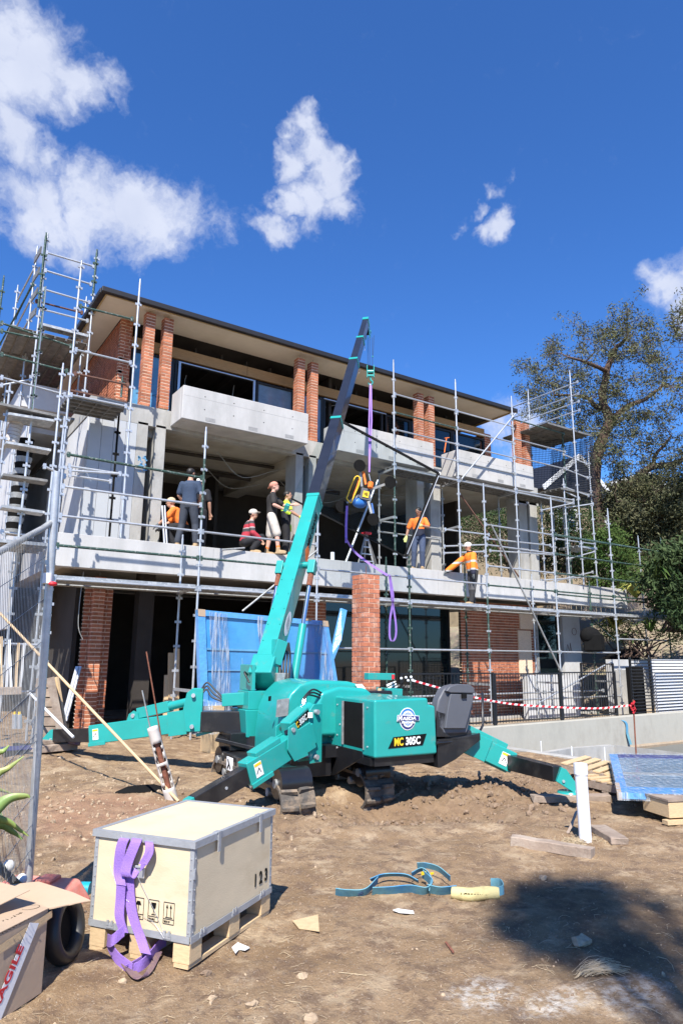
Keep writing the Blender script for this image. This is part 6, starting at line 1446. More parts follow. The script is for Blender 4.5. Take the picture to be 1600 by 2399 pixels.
def pallet(name, label, p, ang, L=1.1, W=.9, z=0, tilt=0, n=6):
    o = thing(name, label, 'pallet', p); m = Matrix.Rotation(ang, 3, 'Z')@Matrix.Rotation(tilt, 3, 'X'); p = V(p)
    for i in range(n): MB().obox(p+m@V((0, -W/2+.05+(W-.1)*i/(n-1), .125)), (L, .095, .018), m).build('board', 'timber_pale', o)
    for k in (-1, 0, 1):
        MB().obox(p+m@V((k*(L/2-.05), 0, .07)), (.09, W, .088), m).build('bearer', 'timber_grey', o)
    for i in range(3): MB().obox(p+m@V((0, -W/2+.05+(W-.1)*i/2, .012)), (L, .095, .018), m).build('bottom_board', 'timber_grey', o)
    return o
pc = at(1535, 1862, Z=.0); pallet('pallet', 'timber pallet carrying the flat packed glass at the right edge', V((pc.x+.25, pc.y+.2, G(pc.x, pc.y)+.0)), -.15, 1.6, 1.0)
pc = at(1410, 1822, Z=0.05); pallet('pallet', 'tilted pallet leaning on the edge left of the flat packed glass', V((pc.x, pc.y, G(pc.x, pc.y)+.05)), .3, .9, .8, tilt=.14)
bxp = at(1585, 1925, Z=0); o = thing('timber_box', 'rough timber box half out of frame at the right edge', 'box', bxp)
MB().obox(bxp+V((.12, .06, .13)), (.5, .4, .15), Matrix.Rotation(-.35, 3, 'Z')).build('side_board', 'timber_pale', o, bevel=.004, seg=1); MB().obox(bxp+V((.12, .06, .22)), (.52, .42, .02), Matrix.Rotation(-.35, 3, 'Z')).build('top_board', 'timber_grey', o)
MB().obox(bxp+V((.05, -.12, .02)), (.6, .08, .04), Matrix.Rotation(-.35, 3, 'Z')).build('bottom_board', 'timber_pale', o)
# --- pool shell, its walls, and the black fence above
pw = thing('pool_wall', 'long pale concrete pool wall below the black fence', 'wall', (14, 10.95, 0))
P = [at(1105, 1712, Y=10.85), at(1610, 1668, Y=10.85)]
MB().prism([(P[0].x-.6, 10.85, -1.0), (21, 10.85, -1.0), (21, 10.85, .235), (P[0].x-.6, 10.85, .165)], (0, .28, 0)).build('wall_face', 'pool_conc', pw, bevel=.008, seg=1)
MB().box(9.62, 9.80, 6.6, 10.85, -1.0, .045).build('wall_face', 'concrete_raw', pw, bevel=.01, seg=1)
bn = thing('spa_basin', 'grey inner basin wall standing in the empty pool shell', 'basin', (11, 8.6, -1))
bb0, bb1, bb2, bb3 = at(1279, 1764, Z=-.05), at(1338, 1754, Z=-.05), at(1440, 1746, Z=-.05), at(1600, 1765, Z=-.05)
for i, (a, b) in enumerate(((bb0, bb1), (bb1, bb2), (bb2, bb3))): MB().prism([V((a.x, a.y, -1)), V((b.x, b.y, -1)), V((b.x, b.y, -.05)), V((a.x, a.y, -.05))], (-.02, .12, 0)).build('basin_wall', 'concrete_raw', bn)
wt = MB().box(9.8, 19.5, 6.2, 10.85, -.56, -.55).build('water', 'dark_glass', None); wt['kind'] = 'structure'
for k, p in enumerate(((1268, 1745), (1340, 1758), (1417, 1760))):
    b = at(p[0], p[1]+14, Z=-.1); o = MB().tube(b-V((0, 0, .3)), b+V((0, 0, .17)), .012, n=8).build('pvc_stub', 'pvc', None)
    tag(o, ('thin white pipe stub by the pool edge nearest the outrigger', 'middle thin white pipe stub at the pool basin', 'right hand thin white pipe stub at the pool basin')[k], 'pipe stub')
pf = thing('pool_fence', 'black vertical bar pool fence standing along the pale concrete wall', 'fence', (12, 11.0, .2))
def fence_run(p0, p1, n, h, parent, m='frame', post=True):
    p0, p1 = V(p0), V(p1)
    MB().beam(p0+V((0, 0, h)), p1+V((0, 0, h)), .035, .03).build('top_rail', m, parent); MB().beam(p0+V((0, 0, .08)), p1+V((0, 0, .08)), .035, .03).build('bottom_rail', m, parent)
    me = MB().tube((0, 0, .04), (0, 0, h-.015), .0070, n=6); mesh = None
    for i in range(n):
        p = p0.lerp(p1, (i+.5)/n)
        if mesh is None: o = me.build('bar', m, parent, local=True); mesh = o.data
        else: o = bpy.data.objects.new('bar', mesh); COL.objects.link(o); o.parent = parent
        o.location = p-parent.location
    if post:
        for p in (p0, p1): MB().box(p.x-.02, p.x+.02, p.y-.02, p.y+.02, p.z-.0, p.z+h+.02).build('post', m, parent)
zf = .17
fence_run((8.9, 11.05, zf), (11.5, 11.05, zf), 26, 1.12, pf); fence_run((11.55, 11.05, zf), (13.75, 11.05, zf), 24, 1.10, pf); fence_run((13.8, 11.05, zf), (16.0, 11.1, zf), 22, 1.12, pf)
fence_run((16.1, 11.2, zf), (16.9, 12.8, zf), 16, 1.32, pf)
# corrugated wall and horizontal slat screen at right
cg = thing('white_cladding', 'white ribbed cladding wall behind thin black horizontal slats at the right edge', 'wall', (18, 11.3, 0))
A = at(1532, 1545, Y=11.6)
MB().box(A.x, A.x+5, 11.6, 11.68, .1, A.z).build('wall_face', 'pvc', cg)
for i in range(17):
    z = .22+i*(A.z-.25)/16; MB().tube((A.x-1.55, 11.35, z), (A.x+5, 11.35, z+.02), .014, n=6).build('slat', 'frame', cg)
for x in (A.x-1.5, A.x-.6): MB().box(x, x+.05, 11.37, 11.42, .1, A.z+.05).build('post', 'frame', cg)
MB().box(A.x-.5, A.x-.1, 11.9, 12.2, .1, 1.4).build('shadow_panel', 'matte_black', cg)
rw = thing('retaining_wall', 'low rendered retaining wall behind the right end of the pool fence', 'wall', (18, 13.2, 0))
zz = at(1400, 1545, Y=13.4).z; MB().box(15.9, 18.2, 13.9, 14.1, -.1, 1.15).box(19.2, 23.5, 13.4, 13.6, -.1, zz).build('wall_face', 'white_wall', rw)
MB().box(19.3, 22.9, 13.36, 13.398, -.05, zz-.32).build('lower_panel', 'concrete_raw', rw)
# red and white barrier tape on its star picket
pst = thing('star_picket', 'rusty star picket standing by the pool with the barrier tape tied to it', 'post', at(1490, 1790, Z=0))
pb = at(1490, 1795, Z=-.0); pt_ = at(1483, 1640, D=math.hypot(pb.x, pb.y)); MB().tube(pb-V((0, 0, .5)), pt_, .012, n=6).build('picket', 'rust', pst)
tape = thing('barrier_tape', 'red and white striped barrier tape strung from the crane across to the rusty post', 'tape', at(1200, 1640, D=11))
Dp = math.hypot(pb.x, pb.y); a = at(965, 1594, D=8.9); b = at(1040, 1615, D=9.3); c = at(1115, 1635, D=9.6); d = at(1200, 1650, D=10.2); e = at(1300, 1657, D=10.8); f_ = at(1400, 1660, D=11.4); g_ = at(1484, 1652, D=Dp)
tpts = crv(a, b, c, d, e, f_, g_, n=8)
tl = [0]
for i in range(1, len(tpts)): tl.append(tl[-1]+(tpts[i]-tpts[i-1]).length)
def tat(s_):
    for i in range(1, len(tl)):
        if tl[i] >= s_: return tpts[i-1].lerp(tpts[i], (s_-tl[i-1])/(tl[i]-tl[i-1]))
    return tpts[-1]
st_ = .06; red_, wht_ = MB(), MB(); k = 0; s_ = 0
while s_ < tl[-1]-st_:
    p, q = tat(s_), tat(s_+st_*.98); u = V((0, 0, .013)); sl_o = (q-p)*.35
    (red_ if k % 2 else wht_).prism([p-u, q-u, q+u+sl_o, p+u+sl_o], (0, .0015, 0)); s_ += st_; k += 1
red_.build('red_stripes', 'red', tape, kind='stuff'); wht_.build('white_stripes', 'white', tape, kind='stuff')
kn = MB()
for k in range(7): p = at(1484, 1650, D=Dp-.02); kn.obox(p+V((random.uniform(-.05, .07), 0, random.uniform(-.12, .04))), (.09, .01, .03), Matrix.Rotation(random.uniform(-1, 1), 3, 'Y'))
kn.build('knot', 'red', tape)
o = MB().ribbon(crv(at(1405, 1686, Y=10.95), at(1462, 1690, Y=10.84), at(1470, 1720, Y=10.8), at(1478, 1745, Y=10.75)), V((.09, 0, 0)), .006).build('blue_strap', 'strap_blue', None); tag(o, 'faded blue strap hanging over the pale concrete pool wall', 'strap')
# pallet stack, boards and clutter behind the mesh fence at left
for k in range(1):
    b = at(112, 1722, Z=.12); tt_ = at(108, 1585, D=math.hypot(b.x, b.y))
st2 = thing('pallet_stack', 'stack of old pallets seen on edge beside the open ground floor at left', 'pallet stack', at(112, 1715, Z=.1))
for i in range(6):
    a = at(84, 1600+i*22, D=12.6); c = at(125+i*3, 1600+i*22, D=12.6); MB().beam(a, c, .5, .13).build('board', 'timber_grey', st2)
MB().beam(at(118, 1588, D=12.3), at(142, 1712, D=12.3), .12, .12).build('post', 'timber_grey', st2)
MB().beam(at(130, 1588, D=12.8), at(150, 1712, D=12.6), .05, .1).build('post', 'timber_pale', st2)
ww_ = thing('board_stack', 'white boards standing on edge behind the mesh fence at left', 'boards', at(30, 1620, D=12))
for i in range(6):
    x = -8+i*11; MB().beam(at(x, 1612, D=12.4), at(x+rb.uniform(-6, 10), 1500+rb.uniform(-10, 20), D=12.6), .10, .03, up=(1, 0, 0)).build('board', ['pvc', 'timber_pale', 'white_wall'][i % 3], ww_)
MB().beam(at(-20, 1620, D=12.2), at(50, 1618, D=12.2), .4, .1).build('bench', 'timber_grey', ww_)
for k, (x, lab) in enumerate(((34, 'left of two metal cans on the ground behind the mesh fence'), (46, 'right of two metal cans on the ground behind the mesh fence'))):
    o = thing('metal_can', lab, 'can', at(x, 1708, D=11)); MB().tube(at(x, 1708, D=11), at(x, 1674, D=11), .035, n=14).build('can', 'alu', o); MB().tube(at(x, 1674, D=11), at(x, 1668, D=11), .02, n=8).build('cap', 'yellow', o)
bxx = thing('black_crate', 'dark blue plastic crate on the gravel behind the mesh fence', 'crate', at(50, 1800, Z=0)); p = at(46, 1795, Z=0.0); MB().box(p.x-.22, p.x+.25, p.y, p.y+.35, p.z+.0, p.z+.22).build('body', 'black_paint', bxx, bevel=.01); MB().box(p.x-.24, p.x+.27, p.y-.02, p.y+.37, p.z+.222, p.z+.245).build('rim', 'navy', bxx, bevel=.005)
for k, (xa, ya, xb, yb) in enumerate(((147,1690,181,1562),(154,1690,188,1562))):
    o = MB().beam(at(xa, ya, Y=14.3), at(xb, yb, Y=14.6), .06, .03).build('leaning_channel', 'alu', None); tag(o, ('left' if k == 0 else 'right')+' of two metal channels leaning by the left brick pillar', 'metal channel')
for k, (xa, ya, xb, yb) in enumerate(((398,1700,401,1530),(412,1690,414,1520),(388,1700,392,1582))):
    o = MB().beam(at(xa, ya, Y=14.3), at(xb, yb, Y=14.4), .12, .05).build('upright_timber', 'timber_pale', None); tag(o, ('middle', 'right hand and tallest', 'shortest and leftmost')[k]+' of three pale timbers standing left of the packed window', 'timber')
# --- agave leaves reaching in at the left edge
ag = thing('agave_plant', 'green agave with long curved pointed leaves at the left edge', 'agave', at(-60, 1990, D=4.2))
DA = 4.3
for i, (pts, w_) in enumerate((([(-90,1985),(-20,1905),(20,1873),(60,1866),(70,1870)], .075), ([(-80,1960),(-20,1830),(20,1800),(56,1772)], .055), ([(-80,1900),(-20,1780),(8,1760),(22,1746)], .05), ([(-90,1985),(-30,1925),(15,1925),(45,1945),(66,1960)], .06), ([(-80,2000),(-10,1935),(30,1950),(52,1968)], .07), ([(-60,1990),(-20,1880),(-2,1900),(14,1950)], .05), ([(-80,2000),(-30,1850),(0,1852),(28,1860)], .05))):
    P_ = crv(*[at(x, y, D=DA-.25+.12*i-.0*y) for x, y in pts], n=6); n = len(P_); mb = MB(); vs = []
    sdv = FW.cross(V((0, 0, 1))).normalized()
    for j, p in enumerate(P_):
        d = (P_[min(j+1, n-1)]-P_[max(j-1, 0)]).normalized(); s_ = d.cross(FW).normalized(); hw = w_*.5*(1-(j/(n-1))**1.8)*(.8+.2*math.sin(3.1*min(1, j/n*2)))+.0015
        vs += [p-s_*hw, p+FW*hw*.45+V((0, 0, -.002)), p+s_*hw, p+FW*(hw*.45+.010)]
    fs = [(a*4+k, a*4+(k+1) % 4, (a+1)*4+(k+1) % 4, (a+1)*4+k) for a in range(n-1) for k in range(4)]; mb.add(vs, fs, 0, True).build('leaf', 'leaf_agave', ag)
# --- stones, clods, straw and scraps
rs = random.Random(21)
def rock(mb, c, r_, k=0):
    n, m_ = 6, 4; e = Euler((rs.uniform(0, 3), rs.uniform(0, 3), rs.uniform(0, 3))).to_matrix(); sc = V((rs.uniform(.6, 1.3), rs.uniform(.5, 1), rs.uniform(.4, .8)))*r_
    i0 = len(mb.v); mb.ell(c, (1, 1, 1), n, m_)
    for i in range(i0, len(mb.v)):
        q = V(mb.v[i])-V(c); q = V((q.x*sc.x, q.y*sc.y, q.z*sc.z))*rs.uniform(.75, 1.2); mb.v[i] = tuple(V(c)+e@q)
    for i in range(len(mb.sm)-1, -1, -1):
        if mb.sm[i]: mb.sm[i] = False
        else: break
M['stone'] = mat('pale stones', (.36,.27,.18), .95, var=.3, scale=30, bump=.4); M['clod'] = mat('soil clods', (.22,.155,.105), 1, var=.25, scale=30, bump=.6, bscale=80); M['straw'] = mat('dry straw', (.50,.40,.26), .9, var=.25, scale=30, bump=0)
st_, cl_, sw = MB(), MB(), MB()
def rnd_ground():
    D = 2.6+11*rs.random()**1.7; a = YAW+rs.uniform(-.52, .50); return D*math.cos(a), D*math.sin(a)
for i in range(1700):
    x, y = rnd_ground()
    if x > 9.5: continue
    r_ = rs.uniform(.002, .0075)*(1+1.2*(rs.random() < .04)); rock(st_, (x, y, G(x, y)+r_*.2), r_)
for i in range(900):
    x = rs.gauss(6.0, 1.3); y = rs.gauss(6.3, .6); r_ = abs(rs.gauss(.014, .012))+.006; rock(cl_, (x, y, G(x, y)+r_*.3), min(r_, .05))
for i in range(900):
    x, y = rnd_ground(); r_ = rs.uniform(.005, .014); rock(cl_, (x, y, G(x, y)+r_*.2), r_)
for i in range(500):
    x = rs.gauss(2.2, .9); y = rs.gauss(7.6, 1.2); r_ = rs.uniform(.008, .03); rock(st_, (x, y, G(x, y)+r_*.2), r_)
for i in range(1500):
    x, y = rnd_ground()
    if x > 9.5: continue
    a = rs.uniform(0, 6.28); L = rs.uniform(.02, .09)*(2.0 if rs.random() < .04 else 1); p = []
    for k in range(4):
        xx, yy = x+math.cos(a)*L*k/3, y+math.sin(a)*L*k/3; p.append((xx, yy, G(xx, yy)+.003+.005*(k in (1, 2)))); a += rs.uniform(-.35, .35)
    sw.path(p, .0009 if L < .09 else .0016, n=3, caps=False)
pgx = Gp(1375, 2285); 
for i in range(140):
    a = rs.uniform(-.7, .1); L = rs.uniform(.08, .22); x, y = pgx.x+rs.gauss(0, .04), pgx.y+rs.gauss(0, .025); p = [(x+math.cos(a)*L*k/3, y+math.sin(a)*L*k/3, G(x+math.cos(a)*L*k/3, y+math.sin(a)*L*k/3)+.006+.018*(k in (1, 2))) for k in range(4)]; sw.path(p, .0012, n=3, caps=False)
pgx = Gp(1355, 1978)
for i in range(420):
    a = rs.uniform(0, 6.28); L = rs.uniform(.02, .07); x, y = pgx.x+rs.gauss(0, .10), pgx.y+rs.gauss(0, .05); sw.path([(x, y, G(x, y)+rs.uniform(0, .03)), (x+math.cos(a)*L, y+math.sin(a)*L, G(x, y)+rs.uniform(0, .04))], .0015, n=3, caps=False)
for m_, n_, mm in ((st_, 'pebbles', 'stone'), (cl_, 'soil_clods', 'clod'), (sw, 'straw_litter', 'straw')):
    o = m_.build(n_, mm, None, kind='stuff'); tag(o, {'pebbles': 'small pale pebbles scattered over the dirt', 'soil_clods': 'dark soil clods churned up round the crane', 'straw_litter': 'dry straw and twigs littering the dirt'}[n_], 'ground litter')
for k, (x, y, r_, lab) in enumerate(((22,2165+0,.0,''),(710,2168,.0,''),(20+700,2290,.0,''))): pass
for k, (x, y, r_, lab) in enumerate(((728,2390,.035,'round pale stone at the bottom edge below the blue sling'), (1272,2058,.035,'pale stone on the dirt left of the dark shaded patch'), (1362,2222,.06,'grey lump of rubble inside the dark shaded patch'), (497,2338,.022,'tan stone on the dirt below the crate'), (590,2358,.03,'flat white stone at the bottom edge right of the crate'), (483,2278,.028,'brown clod just right of the crate corner'), (708,2283,.03,'white broken stone right of the crate'), (142,1798+5,.05,'yellow stone beside the left outrigger packing'))):
    p = Gp(x, y, 0); mb = MB(); i0 = 0; mb.ell((p.x, p.y, p.z+r_*.2), (r_*1.1, r_*.75, r_*.55), 7, 5)
    mb.v = [tuple(V(q)+V((rs.uniform(-1, 1), rs.uniform(-1, 1), rs.uniform(-1, 1)))*r_*.18) for q in mb.v]; mb.sm = [False]*len(mb.sm)
    o = mb.build('stone', 'stone' if k != 5 else 'clod', None); tag(o, lab, 'stone')
for k, (pts, m_, lab) in enumerate(((((543,2222),(557,2210),(585,2222),(575,2228),(560,2226),(552,2236)), 'white', 'torn white scrap of paper on the dirt right of the crate'),
    (((920,2132),(932,2129),(968,2134),(970,2140),(935,2138)), 'white', 'thin pale shard on the dirt below the blue sling'), (((685,2160),(745,2146),(748,2185),(700,2178)), 'timber_pale', 'flat sandy board half buried right of the crate'),
    (((1042,2210),(1046,2208),(1064,2232),(1061,2236)), 'rust', 'small dark red splinter on the dirt below the sling'))):
    P_ = [Gp(x, y, .006) for x, y in pts]; z = max(p.z for p in P_); P_ = [V((p.x, p.y, z)) for p in P_]; o = MB().prism(P_, (0, 0, .004)).build(('paper_scrap', 'shard', 'buried_board', 'splinter')[k], m_, None); tag(o, lab, ('paper', 'shard', 'board', 'splinter')[k])
# ================================================================== PEOPLE
def bake(mb, name, m, parent, voxel=.013, smooth=4, local=True):
    me = bpy.data.meshes.new(name); me.from_pydata(mb.v, [], mb.f); o = bpy.data.objects.new(name, me); COL.objects.link(o)
    r = o.modifiers.new('r', 'REMESH'); r.mode = 'VOXEL'; r.voxel_size = voxel; r.use_smooth_shade = True
    s_ = o.modifiers.new('s', 'SMOOTH'); s_.iterations = smooth; s_.factor = .5
    dg = bpy.context.evaluated_depsgraph_get(); m2 = bpy.data.meshes.new_from_object(o.evaluated_get(dg)); bpy.data.objects.remove(o)
    m2.name = name; m2.materials.clear(); m2.materials.append(M[m]); m2.polygons.foreach_set('use_smooth', [True]*len(m2.polygons))
    q = bpy.data.objects.new(name, m2); COL.objects.link(q); q.parent = parent; return q
def limb(mb, pts, rad, k=1.0, ex=0):
    for i in range(len(pts)-1):
        a, b = V(pts[i]), V(pts[i+1]); mb.tube(a, b, (rad[i]+ex)*k, (rad[i+1]+ex)*k, n=14)
    for p, r_ in zip(pts, rad): mb.ell(p, (r_+ex)*k*1.0, 12, 8)
def torso_rings(pel, neck, fwd, rings):
    pel, neck = V(pel), V(neck); up_ = (neck-pel).normalized(); lat = up_.cross(V(fwd)).normalized(); f_ = lat.cross(up_); L = (neck-pel).length; out = []
    for t, rf, rl, off in rings: out.append([pel+up_*L*t+f_*(rf*math.cos(a)+off)+lat*rl*math.sin(a) for a in [i*2*math.pi/18 for i in range(18)]])
    return out
def loft(mb, rings):
    n = len(rings[0]); vs = [p for r_ in rings for p in r_]; fs = [(i*n+j, i*n+(j+1) % n, (i+1)*n+(j+1) % n, (i+1)*n+j) for i in range(len(rings)-1) for j in range(n)]
    fs += [tuple(reversed(range(n))), tuple(range(len(vs)-n, len(vs)))]; mb.add(vs, fs, 0, True)
def person(label, loc, rz, pose, skin='skin', top='navy tee', sleeve='short', bottom='dark trousers', short=False, hat=None, hatm='white cap', hair='hair', glove=None, sock=None, scale=1.0, collar=None, extra=None):
    """pose: joint positions in metres, x forward, y to the left, z up"""
    P = dict(pel=(0,0,.95), neck=(0,0,1.46), head=(.02,0,1.63), look=(1,0,0), tf=(1,0,0),
             shl=(0,.185,1.40), ell=(.0,.25,1.13), wrl=(.08,.24,.89), shr=(0,-.185,1.40), elr=(.0,-.25,1.13), wrr=(.08,-.24,.89),
             hpl=(0,.095,.92), knl=(.03,.11,.50), anl=(0,.12,.09), hpr=(0,-.095,.92), knr=(.03,-.11,.50), anr=(0,-.12,.09), fl=(1,.15,0), fr=(1,-.15,0), hl=None, hr=None)
    P.update(pose); P = {k: (V(v)*scale if v is not None and k not in ('look', 'tf', 'fl', 'fr') else (V(v).normalized() if v is not None else None)) for k, v in P.items()}
    t = thing('person', label, 'person', loc, rz); s = scale
    b = MB()
    tr = [(-.06,.07,.12,0),(.05,.105,.155,0),(.25,.10,.145,0),(.45,.095,.14,0),(.68,.115,.165,.0),(.85,.105,.175,0),(.95,.075,.14,0),(1.02,.055,.07,0),(1.12,.052,.056,.005)]
    loft(b, torso_rings(P['pel'], P['neck'], P['tf'], [(a, c*s, d*s, e) for a, c, d, e in tr]))
    hd = P['head']; look = P['look']; side = V((0, 0, 1)).cross(look).normalized(); hup = look.cross(side)
    limb(b, [P['neck']-V((0, 0, .03)), hd-V((0, 0, .07))*s-look*.01], [.055*s, .05*s])
    m = Matrix((look, side, hup)).transposed()
    b.ell(hd+hup*.02*s, (.098*s, .076*s, .105*s), 16, 12, m); b.ell(hd-hup*.055*s+look*.018*s, (.068*s, .058*s, .062*s), 14, 10, m)
    b.ell(hd+look*.092*s-hup*.012*s, (.022*s, .013*s, .022*s), 8, 6, m); b.ell(hd+look*.082*s-hup*.055*s, (.012*s, .024*s, .008*s), 8, 6, m)
    for g in (-1, 1):
        b.ell(hd+side*g*.078*s-hup*.005*s-look*.01, (.02*s, .010*s, .032*s), 8, 6, m); b.ell(hd+look*.088*s+side*g*.03*s+hup*.03*s, (.01*s, .022*s, .008*s), 8, 6, m)
    for S_ in 'lr':
        sh, el, wr = P['sh'+S_], P['el'+S_], P['wr'+S_]; limb(b, [sh, sh.lerp(el, .5), el, el.lerp(wr, .4), wr], [.058*s, .052*s, .042*s, .040*s, .027*s])
        g = 1 if S_ == 'l' else -1; d = P['h'+S_] or (wr-el).normalized(); d = d.normalized(); pa = d.cross(V((1, 0, 0))).normalized() if abs(d.x) < .8 else d.cross(V((0, 1, 0))).normalized()
        ww = pa; nn_ = d.cross(ww)
        b.obox(wr+d*.045*s, (.085*s, .075*s, .028*s), Matrix((d, ww, nn_)).transposed())
        for i in range(4):
            o_ = wr+d*.085*s+ww*(-.03+.02*i)*s; L_f = (.062, .072, .068, .055)[i]*s; b.path([o_, o_+d*L_f*.55+nn_*.004, o_+d*L_f*.85+nn_*.022*s], [.0095*s, .0085*s, .007*s], n=7)
        b.path([wr+d*.03*s+ww*.035*s, wr+d*.06*s+ww*.06*s+nn_*.01, wr+d*.085*s+ww*.062*s+nn_*.02], [.012*s, .010*s, .008*s], n=7)
        hp, kn, an = P['hp'+S_], P['kn'+S_], P['an'+S_]; limb(b, [hp, hp.lerp(kn, .5), kn, kn.lerp(an, .35), an], [.085*s, .075*s, .055*s, .058*s, .036*s])
        ff = P['f'+S_]; limb(b, [an-V((0, 0, .04)), an+ff*.12-V((0, 0, .06))], [.035*s, .03*s])
        # boots
        bo = MB(); sd_ = V((-ff.y, ff.x, 0)); mm = Matrix((ff, sd_, V((0, 0, 1)))).transposed(); z0 = an.z-.09*s
        bo.ell(V((an.x, an.y, z0+.05*s))+ff*.07*s, (.14*s, .050*s, .048*s), 14, 8, mm); bo.tube(an+V((0, 0, .075*s)), V((an.x, an.y, z0+.03)), .052*s, .054*s, n=12); bo.obox(V((an.x, an.y, z0+.015*s))+ff*.055*s, (.27*s, .095*s, .028*s), mm)
        bake(bo, 'boot', 'boot', t, .011, 3)
        if sock: so_ = MB(); so_.tube(an+V((0, 0, .06)), an.lerp(kn, .27), .047*s, .050*s, n=12); so_.build('sock', sock, t, local=True)
        if glove:
            gl_ = MB(); gl_.obox(wr+d*.05*s, (.10*s, .088*s, .04*s), Matrix((d, ww, nn_)).transposed()); limb(gl_, [wr-d*.02, wr+d*.03], [.035*s, .038*s])
            for i in range(4): o_ = wr+d*.085*s+ww*(-.032+.021*i)*s; gl_.path([o_, o_+d*.045*s+nn_*.004, o_+d*.07*s+nn_*.02*s], [.0125*s, .0115*s, .010*s], n=7)
            gl_.path([wr+d*.03*s+ww*.035*s, wr+d*.06*s+ww*.064*s+nn_*.01, wr+d*.085*s+ww*.066*s+nn_*.02], [.015*s, .013*s, .011*s], n=7)
            bake(gl_, 'glove', glove, t, .008, 2)
    bake(b, 'body', skin, t, .0105, 3)
    # shirt
    c = MB(); ex = .020 if sleeve != 'jacket' else .038
    tr2 = [(-.05,.115,.165,0),(.10,.12,.165,.005),(.3,.118,.160,.005),(.5,.118,.160,.0),(.7,.128,.178,.0),(.86,.118,.185,0),(.96,.085,.145,0),(1.02,.062,.075,0)]
    e2 = ex-.012; loft(c, torso_rings(P['pel'], P['neck'], P['tf'], [(a, (x+e2)*s, (y+e2)*s, o) for a, x, y, o in tr2]))
    for S_ in 'lr':
        sh, el, wr = P['sh'+S_], P['el'+S_], P['wr'+S_]
        if sleeve == 'short': limb(c, [sh, sh.lerp(el, .35), sh.lerp(el, .74)], [.060*s, .060*s, .062*s], ex=.012)
        else: limb(c, [sh, sh.lerp(el, .5), el, el.lerp(wr, .5), wr-(wr-el).normalized()*.02], [.058*s, .056*s, .052*s, .048*s, .038*s], ex=ex-.008)
    bake(c, 'jacket' if sleeve == 'jacket' else 'shirt', top, t, .0125, 4)
    if collar: cc = MB(); cc.tube(P['neck']-V((0, 0, .05)), P['neck']+V((0, 0, .045)), .088*s, .082*s, n=16); cc.build('collar', collar, t, local=True)
    # trousers or shorts
    c = MB(); loft(c, torso_rings(P['pel'], P['neck'], P['tf'], [(-.20,.10*s,.15*s,0),(-.08,.118*s,.168*s,0),(.04,.118*s,.165*s,0),(.14,.11*s,.155*s,0)]))
    for S_ in 'lr':
        hp, kn, an = P['hp'+S_], P['kn'+S_], P['an'+S_]
        if short: limb(c, [hp, hp.lerp(kn, .5), hp.lerp(kn, 1.0)], [.095*s, .098*s, .090*s], ex=.012)
        else: limb(c, [hp, hp.lerp(kn, .5), kn, kn.lerp(an, .4), an+V((0, 0, .03))], [.092*s, .086*s, .068*s, .066*s, .058*s], ex=.012)
    bake(c, 'shorts' if short else 'trousers', bottom, t, .0125, 3)
    if hair: hh_ = MB(); hh_.ell(hd+hup*.038*s-look*.014*s, (.104*s, .084*s, .092*s), 16, 12, m); hh_.build('hair', hair, t, local=True)
    if hat:
        hh_ = MB(); hh_.ell(hd+hup*.052*s-look*.006*s, (.112*s, .092*s, .088*s), 18, 12, m); bs_ = 1 if hat == 'fwd' else -1
        ctr = hd+hup*.045*s+look*bs_*.105*s; tl_ = hup*(.0 if bs_ > 0 else -.03)
        rng_ = [ctr+side*.078*s*math.sin(a)+look*bs_*(.085*s*math.cos(a)-.02)+tl_*math.cos(a) for a in [(-math.pi/2+math.pi*i/10) for i in range(11)]]
        hh_.prism(rng_, hup*.007); hh_.build('cap', hatm, t, local=True)
    for S_ in (-1, 1): # eyes
        e_ = MB(); e_.ell(hd+look*.085*s+side*S_*.031*s+hup*.012*s, .0085*s, 8, 6); e_.build('eye', 'black', t, local=True)
    if extra: extra(t, P, s)
    return t
ZF = ZT
def foot(px_, py_, Y, z=ZF): return V((at(px_, py_, Y=Y).x, Y, z))
striped('striped polo', [(0,(.38,.03,.05)),(.52,(.05,.045,.05)),(.60,(.55,.5,.5)),(.615,(.38,.03,.05)),(.70,(.05,.045,.05)),(.78,(.55,.5,.5)),(.795,(.38,.03,.05)),(.90,(.05,.045,.05)),(.97,(.55,.5,.5)),(.985,(.38,.03,.05)),(1.1,(.38,.03,.05))])
striped('orange navy shirt', [(0,(.012,.016,.035)),(1.14,(.90,.20,.03)),(1.6,(.90,.20,.03))])
striped('orange jacket', [(0,(.018,.020,.045)),(.93,(.42,.43,.42)),(.98,(.90,.22,.02)),(1.15,(.42,.43,.42)),(1.21,(.90,.22,.02)),(1.45,(.90,.22,.02))])
striped('yellow navy vest', [(0,(.012,.014,.02)),(1.18,(.62,.85,.06)),(1.5,(.62,.85,.06))])
striped('grey knee trousers', [(0,(.025,.025,.028)),(.42,(.09,.09,.095)),(.58,(.03,.03,.032)),(.9,(.02,.02,.022))])
# man in navy, back turned
person('man in navy t-shirt and trousers with his back to us beside the green pole', foot(438, 1272, 14.22), R(44), dict(anl=(-.05,.20,.09), knl=(.02,.15,.5), anr=(.06,-.17,.09), knr=(.09,-.13,.5), ell=(.02,.26,1.15), wrl=(.18,.16,.98), elr=(.02,-.26,1.15), wrr=(.20,-.14,1.0), head=(.03,0,1.64), look=(1,-.25,.2)), scale=1.02)
person('worker in a pale patterned cap half hidden behind the man in navy', foot(463, 1272, 14.75), R(40), dict(look=(.9,-.4,.1)), top='black cloth', bottom='black cloth', hat='bwd', hatm='white cap')
